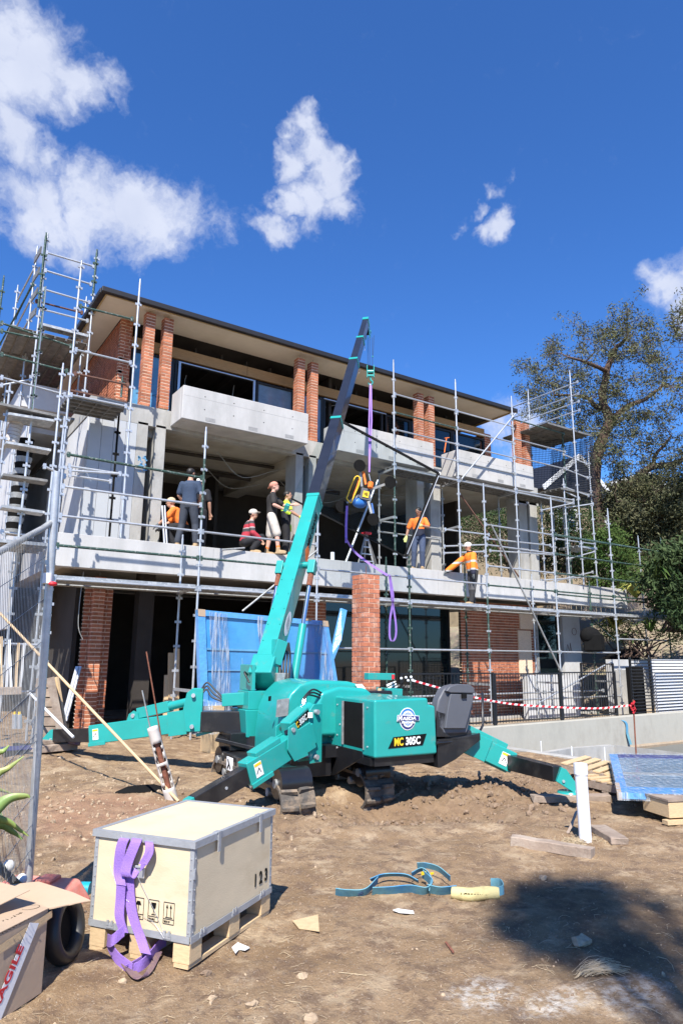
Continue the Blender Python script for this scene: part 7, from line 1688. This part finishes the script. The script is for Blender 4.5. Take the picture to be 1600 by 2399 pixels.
# crouching man in orange behind
person('grey haired man in an orange shirt bending down behind the man in navy', foot(415, 1280, 14.7), R(150), dict(pel=(-.12,0,.52), neck=(.12,0,.93), head=(.20,0,1.07), look=(1,.1,-.1), tf=(.9,0,-.4), shl=(.10,.18,.87), ell=(.24,.24,.66), wrl=(.42,.18,.52), shr=(.10,-.18,.87), elr=(.24,-.24,.66), wrr=(.42,-.16,.52), hpl=(-.12,.1,.5), knl=(.28,.16,.46), anl=(.05,.15,.09), hpr=(-.12,-.1,.5), knr=(.26,-.16,.40), anr=(.05,-.15,.09)), top='hi vis orange', bottom='black cloth', hair='straw', glove='glove grey', skin='skin')
# man in striped polo, squatting
person('man in grey cap and red striped polo squatting at the slab edge', foot(588, 1290, 14.45), R(-20), dict(pel=(-.16,0,.30), neck=(-.02,0,.80), head=(.03,0,.97), look=(1,-.2,.05), tf=(1,0,-.25), shl=(-.03,.19,.74), ell=(.02,.28,.48), wrl=(.22,.22,.36), shr=(-.03,-.19,.74), elr=(.0,-.29,.48), wrr=(.2,-.24,.33), hpl=(-.16,.1,.28), knl=(.22,.2,.42), anl=(.02,.18,.09), hpr=(-.16,-.1,.28), knr=(.22,-.2,.40), anr=(.02,-.18,.09)), top='striped polo', bottom='black cloth', hat='fwd', hatm='stone shorts', skin='skin', sleeve='long')
# man in black tee with the remote
def remote(t, P, s):
    c = P['wrl']+V((.12, -.06, .05)); mb = MB().obox(c, (.16, .22, .11), Euler((.2, -.3, .1)).to_matrix()); mb.build('remote_control', 'teal', None, local=False) if False else None
p5 = foot(634, 1290, 14.18)
person('man in black t-shirt, stone shorts and backwards pink cap holding the crane remote', p5, R(-30), dict(anl=(-.10,.16,.09), knl=(-.03,.15,.5), anr=(.18,-.12,.09), knr=(.14,-.12,.5), head=(.05,0,1.65), look=(.9,-.05,.35), shr=(.02,-.19,1.42), elr=(.06,-.27,1.15), wrr=(.30,-.20,1.06), shl=(.03,.18,1.42), ell=(.28,.20,1.24), wrl=(.52,.16,1.26)), skin='skin_pale', top='black tee', bottom='stone shorts', short=True, hat='bwd', hatm='pink cap', sock='sock orange', hair=None, scale=1.0)
rc = thing('remote_control', 'turquoise and green crane remote control held by the man in the black t-shirt', 'remote', p5)
hp_ = p5+Matrix.Rotation(R(-30), 3, 'Z')@V((.36, -.19, 1.08))
MB().obox(hp_+V((0, 0, .03)), (.11, .20, .17), Euler((.5, .3, R(-30))).to_matrix()).build('case', 'teal', rc, bevel=.015)
MB().obox(hp_+V((.02, -.02, -.09)), (.10, .12, .07), Euler((.2, .4, .1)).to_matrix()).build('pouch', 'hi vis yellow', rc, bevel=.01)
MB().path([hp_+V((-.08, -.1, -.05)), hp_+V((.0, -.13, -.09)), hp_+V((.1, -.08, -.05))], .008, n=6).build('guard', 'alu', rc)
gr_ = MB()
for k in range(14): q = p5+Matrix.Rotation(R(-30), 3, 'Z')@V((.02+.10*rb.random(), -.205-.0*rb.random(), 1.18+.2*rb.random())); gr_.obox(q, (.02+.03*rb.random(), .003, .03), Matrix.Rotation(R(-30), 3, 'Z'))
person('man with short black hair in a yellow and black work shirt standing behind the boom', foot(668, 1293, 14.6), R(-35), dict(look=(1,0,.2), head=(.03,0,1.62), shr=(.02,-.19,1.40), elr=(.15,-.27,1.15), wrr=(.38,-.2,1.02)), top='yellow navy vest', bottom='black cloth', skin='skin', glove='hi vis yellow', scale=.99)
# man in orange and navy shirt
person('dark haired man in orange and navy shirt and yellow gloves steadying the glass', foot(982, 1330, 14.28), R(215), dict(anl=(.02,.10,.09), knl=(.10,.12,.5), anr=(.0,-.16,.09), knr=(.06,-.12,.5), head=(.05,.02,1.63), look=(.85,-.25,-.35), shr=(.0,-.19,1.40), elr=(.0,-.30,1.15), wrr=(.10,-.33,.92), shl=(.02,.19,1.40), ell=(.10,.30,1.17), wrl=(.34,.16,1.18)), skin='skin_dk', top='orange navy shirt', bottom='jeans', glove='glove yellow')
# man in orange jacket on the plank
person('man in orange reflective jacket and white cap standing on the scaffold plank', V((at(1110, 1412, Y=13.42).x, 13.42, 3.005)), R(165), dict(anl=(.12,.08,.09), knl=(.06,.10,.5), anr=(-.05,-.12,.09), knr=(.0,-.12,.5), neck=(.08,0,1.44), head=(.12,.0,1.60), look=(.95,.15,-.25), shl=(.08,.19,1.36), ell=(.14,.27,1.08), wrl=(.16,.30,.84), shr=(.10,-.19,1.36), elr=(.36,-.32,1.14), wrr=(.58,-.40,.96)), skin='skin', top='orange jacket', sleeve='jacket', bottom='grey knee trousers', hat='fwd', glove='glove grey', collar='black cloth', scale=1.0)
# ================================================================== HANGING GLASS AND VACUUM LIFTER
DG = 15.7
gl_ = thing('glass_pane', 'clear glass pane with dark edge seals hanging from the crane below the balconies', 'glass pane', at(860, 1180, D=DG))
g_tr, g_br = at(1027, 1109, D=DG+.55), at(949, 1304, D=DG+.35); g_tl = at(772, 972, D=DG-.35); g_bl = g_tl+(g_br-g_tr)
MB().prism([g_tl, g_tr, g_br, g_bl], FW*.02).build('pane', 'pane_glass', gl_)
es = MB()
for a, b, w_ in ((g_tl, g_tr, .05), (g_tr, g_br, .07), (g_br, g_bl, .035)): es.beam(a-FW*.03, b-FW*.03, w_, w_)
es.build('edge_seal', 'black', gl_)
MB().tube(g_tr.lerp(g_br, .03)-FW*.07+IX*.02, g_tr.lerp(g_br, .97)-FW*.07+IX*.02, .011, n=6).build('corner_trim', 'alu', gl_)
for p in (g_tr, g_br): MB().obox(p, (.09, .06, .07)).build('corner_clip', 'white', gl_)
for t in (.30, .52, .74): MB().obox(g_tl.lerp(g_tr, t), (.05, .05, .06)).build('tape', 'black', gl_)
vl = thing('vacuum_lifter', 'vacuum glass lifter with black suction cups and yellow handle on a purple strap', 'vacuum lifter', at(850, 1150, D=DG-.3))
DVL = DG-.28
def LV(x, y, o=0): return at(x, y, D=DVL+o)
gn = (g_tr-g_tl).cross(g_bl-g_tl).normalized()
if gn.dot(FW) < 0: gn = -gn
cup = [(842, 1091), (914, 1130), (800, 1186), (874, 1217)]
for x, y in cup:
    c = LV(x, y); MB().tube(c-gn*.02, c+gn*.05, .145, .12, n=28).build('suction_cup', 'matte_black', vl); MB().tube(c+gn*.03, c+gn*.10, .04, n=10).build('cup_mount', 'galv_dull', vl)
hub = LV(857, 1158, .12)
for (x, y), e in zip(cup, ((847, 1140), (868, 1147), (842, 1160), (862, 1175))): MB().beam(LV(*e, .12), LV(x, y, .10), .055, .05, up=gn).build('arm', 'galv_dull', vl)
MB().obox(hub, (.26, .06, .28), Euler((0, .2, -.5)).to_matrix()).build('hub_plate', 'seat', vl, bevel=.01)
MB().obox(hub-FW*.045, (.14, .01, .15), Euler((0, .2, -.5)).to_matrix()).build('label', 'yellow', vl)
nm_ = MB()
for k in range(9): nm_.obox(hub-FW*.056+IX*(-.03+.03*(k % 3))+IY*(-.03+.03*(k//3)), (.02, .004, .02), Euler((0, .2, -.5)).to_matrix())
nm_.build('label_print', 'black', vl)
MB().path(crv(LV(812,1168,-.05), LV(824,1135,-.05), LV(833,1117,-.05), LV(842,1118,-.05), LV(841,1135,-.05), LV(828,1165,-.05), LV(822,1178,-.05), LV(812,1168,-.05), n=5), .014, n=7).build('handle', 'yellow', vl)
MB().path(crv(LV(843,1120,.02), LV(836,1142,.02), LV(826,1168,.02), n=5), .022, n=7).build('handle_bar', 'hi vis orange', vl)
MB().ell(LV(842, 1178, .2), (.20, .12, .13), 16, 10).build('vacuum_pump', 'blue', vl); MB().beam(LV(851,1105,.1), LV(857,1135,.1), .05, .05).build('lever', 'sock orange', vl)
MB().obox(LV(868, 1136, .05), (.10, .10, .16), Euler((0, .2, .2)).to_matrix()).build('motor', 'hi vis orange', vl, bevel=.02)
sp2 = MB()
for k in range(12): sp2.tube(LV(869.5+.4*k, 1180+2.2*k, .1), LV(873+.4*k, 1180+2.2*k, .1), .012, n=6)
sp2.build('coil_hose', 'blue', vl)
MB().path([LV(864, 1110), LV(866, 1118), LV(868, 1127)], .012, n=6).build('shackle', 'alu', vl)
pst_ = thing('lifting_strap', 'pale purple strap running from the crane hook down to the vacuum lifter', 'strap', at(868, 1000, D=DT))
hb2 = hb-V((0, 0, .14))
for dx in (-.012, .02): MB().ribbon([hb2+V((dx, 0, 0)), at(867+dx*180, 985, D=(DT+DVL)/2), LV(865, 1106)], IX*.032, .006).build('webbing', 'strap', pst_)
ts = thing('tag_strap', 'purple tag strap hanging from the lifter and looping over the scaffold rail', 'strap', at(900, 1330, Y=12.7))
MB().ribbon(crv(LV(813,1185), LV(811,1230), LV(811,1272,-.05)), IX*.055, .005).build('webbing', 'strap', ts)
yq = 12.74
MB().ribbon(crv(LV(810,1262,-.1), at(830,1292,Y=13.2), at(862,1318,Y=13.0), at(895,1340,Y=12.8), at(908,1348,Y=yq)), V((.02,.0,.055)), .005).build('webbing', 'strap', ts)
MB().ribbon(crv(at(912,1346,Y=yq), at(918,1400,Y=yq), at(927,1460,Y=yq), at(927,1490,Y=yq), at(920,1503,Y=yq), at(913,1492,Y=yq), at(914,1450,Y=yq), at(921,1400,Y=yq), at(914,1350,Y=yq)), V((.055,0,.0)), .005).build('webbing', 'strap', ts)
# props and a ladder on the slab
o = MB().tube(foot(808, 1330, 14.5), at(885, 1125, Y=14.6), .03, n=10).build('steel_prop', 'galv', None); tag(o, 'long grey steel prop leaning on the slab beside the hanging lifter', 'prop')
sl2 = thing('step_ladder', 'aluminium step ladder with a red top standing on the slab behind the lifter', 'ladder', foot(860, 1330, 15.0))
tp_ = at(858, 1250, Y=15.1)
for x in (838, 878): MB().beam(foot(x, 1332, 14.8), tp_, .05, .03).build('rail', 'galv_dull', sl2)
for x in (852, 888): MB().beam(foot(x, 1332, 15.4), tp_, .04, .03).build('rear_rail', 'galv_dull', sl2)
for k in range(4): a = foot(838, 1332, 14.8).lerp(tp_, .2+.2*k); b = foot(878, 1332, 14.8).lerp(tp_, .2+.2*k); MB().beam(a, b, .06, .025).build('tread', 'alu', sl2)
MB().obox(tp_, (.2, .2, .06)).build('top_cap', 'red', sl2)
o = MB().tube(foot(779, 1312, 14.2), at(779, 1294, Y=14.2), .05, n=14).build('pipe_stub', 'pvc', None); tag(o, 'short capped white pipe standing on the slab edge right of the boom', 'pipe stub')
for k, (xa, xb) in enumerate(((386, 380), (392, 386))):
    o = MB().tube(foot(xa, 1268, 14.3), at(xb, 1185, Y=14.5), .022, n=8).build('leaning_tube', 'alu', None); tag(o, ('left' if k == 0 else 'right')+' of two aluminium tubes leaning beside the man in navy', 'tube')
o = MB().tube(at(953, 1080, Y=16.0), at(942, 1035, Y=16.0), .02, n=6).build('handle', 'sock orange', None)
rk = thing('squeegee', 'orange long handled squeegee leaning on the balcony door', 'squeegee', at(1040, 1062, Y=15.6)); o.parent = None; bpy.data.objects.remove(o)
MB().tube(at(1041, 1060, Y=15.6), at(1046, 1026, Y=15.6), .018, n=6).build('handle', 'sock orange', rk); MB().beam(at(1042, 1026, Y=15.6), at(1052, 1025, Y=15.6), .03, .02).build('head', 'sock orange', rk)
o = MB().tube(at(520, 1288, Y=13.9), at(573, 1284, Y=13.95), .022, n=8).build('loose_tube', 'galv_dull', None); tag(o, 'short loose scaffold tube lying on the slab edge by the squatting man', 'tube')
# ================================================================== TREES AND SHRUBS
def leaves(mb_pts, size, name, m, parent, seed=0, droop=.3, aspect=.32):
    """one mesh of many small leaf blades at the given points"""
    rg = np.random.RandomState(seed); n = len(mb_pts); P = np.asarray(mb_pts, np.float32)
    d = rg.normal(size=(n, 3)); d[:, 2] -= droop; d /= np.linalg.norm(d, axis=1)[:, None]; e = rg.normal(size=(n, 3)); s_ = np.cross(d, e); s_ /= np.linalg.norm(s_, axis=1)[:, None]
    L = (size*rg.uniform(.6, 1.3, n))[:, None]; W = L*aspect*.5; nn = np.cross(d, s_)
    vs = np.stack([P, P+d*L*.45+s_*W+nn*L*.06, P+d*L, P+d*L*.45-s_*W+nn*L*.06], 1).reshape(-1, 3)
    me = bpy.data.meshes.new(name); me.vertices.add(4*n); me.vertices.foreach_set('co', vs.astype(np.float32).ravel())
    me.loops.add(4*n); me.loops.foreach_set('vertex_index', np.arange(4*n, dtype=np.int32)); me.polygons.add(n)
    me.polygons.foreach_set('loop_start', np.arange(0, 4*n, 4, dtype=np.int32)); me.polygons.foreach_set('loop_total', np.full(n, 4, np.int32)); me.update(calc_edges=True)
    me.materials.append(M[m]); o = bpy.data.objects.new(name, me); COL.objects.link(o); o.parent = parent
    if parent is not None: o.matrix_parent_inverse = Matrix.Identity(4); me.transform(root_inv(parent))
    return o
def inpoly(x, y, poly):
    c = False; j = len(poly)-1
    for i in range(len(poly)):
        if (poly[i][1] > y) != (poly[j][1] > y) and x < (poly[j][0]-poly[i][0])*(y-poly[i][1])/(poly[j][1]-poly[i][1])+poly[i][0]: c = not c
        j = i
    return c
def big_tree(label, D, trunk, poly, n_cl, seed, leafm='leaf_olive', depth=3.0, lsize=.14, dens=95, r0=.27, blob=.42):
    rg = random.Random(seed); base = at(*trunk[0][0][0][:2], D=D); t = thing('tree', label, 'tree', base); nodes = []
    mb = MB()
    for path_, ra, rb_ in trunk:
        pts = [at(x, y, D=D+dz) for x, y, dz in [(q+(0,))[:3] if len(q) == 2 else q for q in path_]]; P = crv(*pts, n=6); n = len(P); rr = [(ra+(rb_-ra)*i/(n-1)) for i in range(n)]
        P = [p+V((rg.uniform(-.04, .04), rg.uniform(-.04, .04), 0)) for p in P]; mb.path(P, rr, n=9); nodes += [(p, r_) for p, r_ in zip(P, rr)]
    mb.build('trunk', 'bark', t)
    cl = []
    xs_ = [p[0] for p in poly]; ys_ = [p[1] for p in poly]
    while len(cl) < n_cl:
        x, y = rg.uniform(min(xs_), max(xs_)), rg.uniform(min(ys_), max(ys_))
        if inpoly(x, y, poly):
            p = at(x, y, D=D+rg.uniform(-depth, depth)*(.4+.6*rg.random()))
            if min(((p-q).length for q in cl), default=9) > blob*.75: cl.append(p)
            elif rg.random() < .02: cl.append(p)
    nd = [(p, r_, 0) for p, r_ in nodes[len(nodes)//6:]]
    cl.sort(key=lambda p: min((p-q[0]).length for q in nd))
    br = MB()
    for c in cl:
        best = min(nd, key=lambda q: (c-q[0]).length+(.35*max(0, q[0].z-c.z))+.04*q[2]); a = best[0]; L = (c-a).length; k = max(3, int(L/.35)); r_s = min(best[1]*.62, .012+.026*L)
        pts = [a]; off = V((0, 0, 0))
        for i in range(1, k+1):
            tt_ = i/k; off = off*.75+V((rg.uniform(-1, 1), rg.uniform(-1, 1), rg.uniform(-.8, 1)))*.10*min(1, L/1.2)
            pts.append(a.lerp(c, tt_)+off*(1 if i < k else .4)+V((0, 0, .18*L*math.sin(tt_*3.14)*.6)))
        rr = [r_s+(max(.008, r_s*.25)-r_s)*i/k for i in range(k+1)]; br.path(pts, rr, n=5, caps=False)
        for p, r_ in list(zip(pts, rr))[1:]: nd.append((p, r_, best[2]+1))
    lp = []
    for c in cl:
        bl = blob*rg.uniform(.6, 1.35); e = V((rg.uniform(.7, 1.4), rg.uniform(.7, 1.4), rg.uniform(.5, .9)))
        for k in range(rg.randint(3, 6)):   # twigs in the clump
            q = c+V((rg.gauss(0, bl*.6)*e.x, rg.gauss(0, bl*.6)*e.y, rg.gauss(0, bl*.5)*e.z)); br.path([c, c.lerp(q, .5)+V((0, 0, .05)), q], [.010, .007, .004], n=3, caps=False)
            for i in range(int(dens/4.5*rg.uniform(.5, 1.5))): lp.append(tuple(q+V((rg.gauss(0, .13), rg.gauss(0, .13), rg.gauss(0, .11)))))
    br.build('branches', 'bark', t, kind='stuff')
    leaves(lp, lsize, 'crown', leafm, t, seed)
    return t
crown = [(1195,925),(1205,880),(1222,826),(1262,812),(1285,800),(1305,785),(1320,762),(1350,748),(1385,742),(1420,738),(1440,720),(1470,712),(1500,716),(1510,745),(1528,770),(1545,800),(1560,850),(1575,930),(1590,1010),(1660,1090),(1660,1180),(1560,1200),(1480,1172),(1432,1190),(1420,1120),(1385,1075),(1370,1010),(1330,985),(1300,1000),(1262,1012),(1248,985),(1240,950),(1215,935)]
big_tree('large gnarled grey green tree rising behind the right end of the house', 29,
    [([(1385,1345),(1388,1290),(1400,1225),(1392,1150),(1395,1080),(1412,1025),(1430,985)], .33, .20), ([(1430,985),(1412,930),(1425,860),(1440,820),(1470,790,-.5)], .20, .06), ([(1430,990),(1465,955,.5),(1510,935,1),(1560,900,1.5)], .15, .05), ([(1425,870),(1380,850,-1),(1330,835,-1.5)], .10, .04), ([(1405,960),(1370,930,-.5),(1300,925,-1)], .11, .04),
     ([(1396,1215),(1430,1170,.3),(1480,1130,.6),(1525,1095,1),(1580,1085,1.4),(1640,1050,2)], .24, .08), ([(1525,1095,1),(1540,1060,1),(1575,1020,1.2)], .10, .04)],
    crown, 235, 11, dens=150, lsize=.125, blob=.40, depth=2.6)
big_tree('grey green tree crown leaning in at the right edge of the picture', 27,
    [([(1680,1300),(1665,1100),(1640,950),(1620,820)], .25, .12)], [(1545,800),(1560,720),(1590,690),(1640,680),(1700,760),(1700,1000),(1600,980),(1560,900)], 50, 12, dens=90, blob=.45)
def shrub(label, D, poly, n, seed, m='leaf_dark', size=.12, depth=1.5, name='shrub', cat='shrub', per=60, blob=.35, stems=True):
    rg = random.Random(seed); xs_ = [p[0] for p in poly]; ys_ = [p[1] for p in poly]; lp = []; cs = []
    while len(cs) < n:
        x, y = rg.uniform(min(xs_), max(xs_)), rg.uniform(min(ys_), max(ys_))
        if inpoly(x, y, poly): cs.append(at(x, y, D=D+rg.uniform(-depth, depth)))
    b = at(sum(xs_)/len(xs_), max(ys_), D=D); t = thing(name, label, cat, b); st_ = MB()
    for c in cs:
        bl = blob*rg.uniform(.6, 1.4)
        for i in range(per): lp.append((c.x+rg.gauss(0, bl*.5), c.y+rg.gauss(0, bl*.5), c.z+rg.gauss(0, bl*.38)))
        if rg.random() < .6: st_.path([b+V((rg.uniform(-.5, .5), rg.uniform(-.5, .5), 0)), b.lerp(c, .5)+V((rg.uniform(-.4, .4), rg.uniform(-.4, .4), .1)), c], [.03, .018, .008], n=4, caps=False)
    st_.build('stems', 'bark', t, kind='stuff'); leaves(lp, size, 'foliage', m, t, seed); return t
shrub('dense dark bush mass below the big tree at the right edge', 31, [(1430,1200),(1500,1175),(1600,1180),(1680,1200),(1680,1330),(1600,1330),(1540,1300),(1450,1290)], 150, 31, 'leaf_olive', per=230, blob=.6, depth=2.5, size=.16)
shrub('grey green bush mass crowding the neighbouring roof at the right edge', 30, [(1395,1195),(1430,1140),(1500,1110),(1580,1110),(1680,1120),(1680,1230),(1450,1240)], 120, 41, 'leaf_olive', per=190, blob=.5, depth=1.5, size=.14)
shrub('dark leafy bush between the big tree trunk and the scaffold', 28, [(1285,1195),(1330,1160),(1395,1190),(1400,1330),(1300,1340)], 55, 42, 'leaf_dark', per=120, blob=.4, depth=1, size=.12)
shrub('leafy green climber hedge behind the scaffold left of the palms', 27, [(1368,1270),(1430,1240),(1470,1290),(1500,1330),(1490,1400),(1430,1385),(1385,1370)], 90, 32, 'leaf_green', per=150, blob=.4, depth=1)
shrub('dark shrub behind the open first floor of the house', 30, [(1040,1170),(1290,1190),(1380,1230),(1380,1340),(1060,1300)], 170, 33, 'leaf_dark', per=150, blob=.6, depth=2.5)
shrub('dark tree mass seen through the middle bay of the house', 34, [(720,1210),(1040,1170),(1060,1330),(730,1300)], 120, 36, 'leaf_dark', per=80, blob=.7, depth=2.5)
shrub('tall dark palm and bush thicket at the right edge above the timber fence', 24, [(1540,1290),(1680,1250),(1680,1480),(1600,1470),(1560,1420),(1500,1400)], 130, 34, 'leaf_dark', per=110, blob=.4, depth=1.2, size=.2)
shrub('low green ground plants on the mulched slope below the fence', 24.5, [(1400,1455),(1480,1440),(1600,1490),(1600,1540),(1480,1500),(1420,1490)], 45, 35, 'leaf_green', per=40, blob=.25, depth=.8, size=.1)
def fronds(label, x, y, D, n, L, m, seed):
    rg = random.Random(seed); b = at(x, y, D=D); t = thing('palm_plant', label, 'palm', b)
    for i in range(n):
        a = rg.uniform(0, 6.28); up_ = rg.uniform(.25, 1.1); tip_ = b+V((math.cos(a)*math.cos(up_)*L, math.sin(a)*math.cos(up_)*L, math.sin(up_)*L*.9)); mid = b.lerp(tip_, .5)+V((0, 0, .22*L)); P = crv(b, mid, tip_-V((0, 0, .2*L)), n=5); mb = MB()
        s_ = V((-math.sin(a), math.cos(a), 0)); w0 = .06*L/.6
        vs = []; k = len(P)
        for j, p in enumerate(P): w_ = w0*(1-(j/(k-1))**1.5)*.5+.004; vs += [p-s_*w_-V((0, 0, w_*.4)), p, p+s_*w_-V((0, 0, w_*.4))]
        mb.add(vs, [(j*3+q, j*3+q+1, (j+1)*3+q+1, (j+1)*3+q) for j in range(k-1) for q in (0, 1)], 0, True).build('frond', m, t)
    return t
fronds('spiky yellow green plant on the slope left of the fence post', 1440, 1475, 24, 26, .75, 'leaf_yellow', 1)
fronds('pale spiky plant against the timber fence right of the yellow one', 1525, 1480, 24, 22, .7, 'leaf_green', 2)
fronds('tall green palm fronds above the scaffold end', 1540, 1375, 23.5, 30, 1.3, 'leaf_green', 3)
fronds('yellow green palm clump below the climber hedge', 1490, 1400, 25, 28, .9, 'leaf_yellow', 4)
# timber paling fence on the slope and the neighbour's houses
tf = thing('paling_fence', 'weathered grey timber paling fence running along the planted slope', 'fence', at(1400, 1480, Y=20))
A = at(1150, 1400, Y=20.6); Bf = at(1640, 1500, Y=20.2)
n = 95; xa, xb = A.x, Bf.x+2; pal = MB().box(-.07, .07, -.012, .012, 0, 1.75); pm = None
for i in range(n):
    x = xa+(xb-xa)*i/n; z = float(gh0(x, 20.4))-.15; 
    if pm is None: o = pal.build('paling', 'timber_grey', tf, local=True); pm = o.data
    else: o = bpy.data.objects.new('paling', pm); COL.objects.link(o); o.parent = tf
    o.location = V((x, 20.4+.01*(i % 2), z+rb.uniform(-.03, .03)))-tf.location; o.rotation_euler = (0, rb.uniform(-.012, .012), 0)
def cottage(label, x0, x1, y, z0, z1, peak=None, wins=()):
    h = thing('neighbour_house', label, 'house', (x0, y, z0)); MB().box(x0, x1, y, y+8, z0-3, z1).build('wall', 'tan_stone', h)
    if peak: MB().prism([(x0-.5, y-.4, z1), (x1+.5, y-.4, z1), ((x0+x1)/2, y-.4, peak)], (0, 9, 0)).build('roof', 'gutter', h); 
    if peak:
        for g, (a, b) in enumerate((((x0-.5, z1), ((x0+x1)/2, peak)), (((x0+x1)/2, peak), (x1+.5, z1)))): MB().beam((a[0], y-.45, a[1]), (b[0], y-.45, b[1]), .06, .28).build('barge_board', 'white', h)
    for (a, b, c, d) in wins:
        f = MB().box(a, b, y-.08, y-.01, d-.12, d).box(a, b, y-.08, y-.01, c, c+.12).box(a, a+.1, y-.08, y-.01, c+.12, d-.12).box(b-.1, b, y-.08, y-.01, c+.12, d-.12).box((a+b)/2-.04, (a+b)/2+.04, y-.079, y-.011, c+.12, d-.12).box(a+.1, (a+b)/2-.04, y-.079, y-.011, (c+d)/2-.04, (c+d)/2+.04).box((a+b)/2+.04, b-.1, y-.079, y-.011, (c+d)/2-.04, (c+d)/2+.04).build('window', 'white', h)
        MB().box(a+.05, b-.05, y-.03, y-.015, c+.05, d-.05).build('pane', 'dark_glass', f)
    return h
def hx(x, y, Y): p = at(x, y, Y=Y); return p.x, p.z
YH = 26
w0, w1 = hx(1302, 1185, YH), hx(1352, 1248, YH); a0 = hx(1285, 1160, YH); a1 = hx(1375, 1300, YH)
cottage('cream neighbouring house with a white sash window seen through the scaffold', hx(1280, 1300, YH)[0], hx(1432, 1300, YH)[0], YH, 6, hx(1350, 1165, YH)[1], hx(1395, 1085, YH)[1], [(w0[0], w1[0], w1[1], w0[1])])
# tree standing behind the camera: its crown throws the soft shade on the dirt at lower right
tb = thing('tree', 'tall tree behind the camera whose crown shades the dirt at lower right', 'tree', (-4.5, -8.5, 0)); rgt = random.Random(77); lp = []; brn = MB()
MB().path(crv((-4.5,-8.5,-.2), (-4.3,-8.2,3), (-3.8,-7.4,6.5), (-3.0,-6.2,9.5)), [.28-.0065*i for i in range(25)], n=10).build('trunk', 'bark', tb)
for (x, y, r_, n_) in ((1275,2125,.34,900),(1345,2105,.34,900),(1255,2185,.26,520),(1400,2130,.22,260),(1320,2195,.28,520),(1445,2235,.18,330),(1510,2248,.18,300),(1560,2190,.24,80),(1530,2120,.24,90),(1465,2185,.18,60),(1395,2075,.2,160)):
    p = at(x, y, Z=0); c = p-sd*rgt.uniform(14.0, 16.5); brn.path(crv((-3.4,-6.8,8.2), V((-3.2,-6.2,8.8)).lerp(c, .5)+V((0, 0, .4)), c), .03, n=5)
    for i in range(n_): q = V((rgt.gauss(0, 1), rgt.gauss(0, 1), rgt.gauss(0, 1))); lp.append(tuple(c+q*r_*.44))
brn.build('branches', 'bark', tb, kind='stuff'); leaves(lp, .13, 'crown', 'leaf_olive', tb, 77)
b0, b1 = hx(1440, 1300, 28), hx(1600, 1300, 28)
h2 = cottage('dark neighbouring house with a white arched verandah half hidden by the bushes', b0[0], b1[0], 28, 7, hx(1480, 1150, 28)[1], hx(1540, 1120, 28)[1])
for x in (1395, 1420, 1455, 1530): p = at(x, 1235, Y=25.5); q = at(x+2, 1300, Y=25.5); MB().box(p.x-.12, p.x+.12, 25.4, 25.6, q.z, p.z+.8).build('verandah_post', 'white', h2)
MB().path(crv(at(1420,1195,Y=25.5), at(1440,1178,Y=25.5), at(1458,1200,Y=25.5)), .09, n=6).build('arch', 'white', h2)
cottage('tan stone neighbouring building behind the open middle of the house', at(1100, 1200, Y=27).x, at(1250, 1200, Y=27).x, 27, 4, at(1180, 1215, Y=27).z)
o = MB().obox(at(1392, 1506, D=21.5), (.75, .5, .5), Matrix.Rotation(.5, 3, 'Z')).ell(at(1383, 1490, D=21.4), (.38, .25, .26), 12, 8).build('dark_cover', 'matte_black', None, bevel=.05); tag(o, 'black covered equipment on the slope right of the ground floor wall', 'covered equipment')
o = MB().prism([at(1455, 1545, Y=14.2), at(1490, 1520, Y=14.2), at(1500, 1548, Y=14.2)], (0, .8, 0)).build('dark_tarpaulin', 'matte_black', None); tag(o, 'small black tarpaulin tent on top of the retaining wall', 'tarpaulin')
# ================================================================== GROUPS OF LOOK-ALIKES
GR = {'person': 'workers on the first floor slab', 'scaffold': 'scaffolds round the house', 'timber': 'loose timbers on the site', 'stone': 'larger stones on the dirt', 'pallet': 'timber pallets by the pool',
      'packed window': 'packed window units', 'palm': 'spiky plants on the slope', 'stake': 'stakes by the white pipe', 'pipe stub': 'short white pipe stubs', 'tree': 'trees behind the house', 'shrub': 'shrubs behind the house',
      'metal channel': 'metal channels by the left pillar', 'tube': 'loose metal tubes on the slab', 'can': 'metal cans behind the fence', 'ground litter': 'litter on the dirt'}
for c_, g_n in GR.items():
    L_o = [o for o in bpy.data.objects if o.parent is None and o.get('category') == c_]
    if len(L_o) > 1:
        for o in L_o: o['group'] = g_n
L_o = [o for o in bpy.data.objects if o.parent is None and o.name.startswith('neighbour_house')]
for o in L_o: o['group'] = 'neighbouring houses'
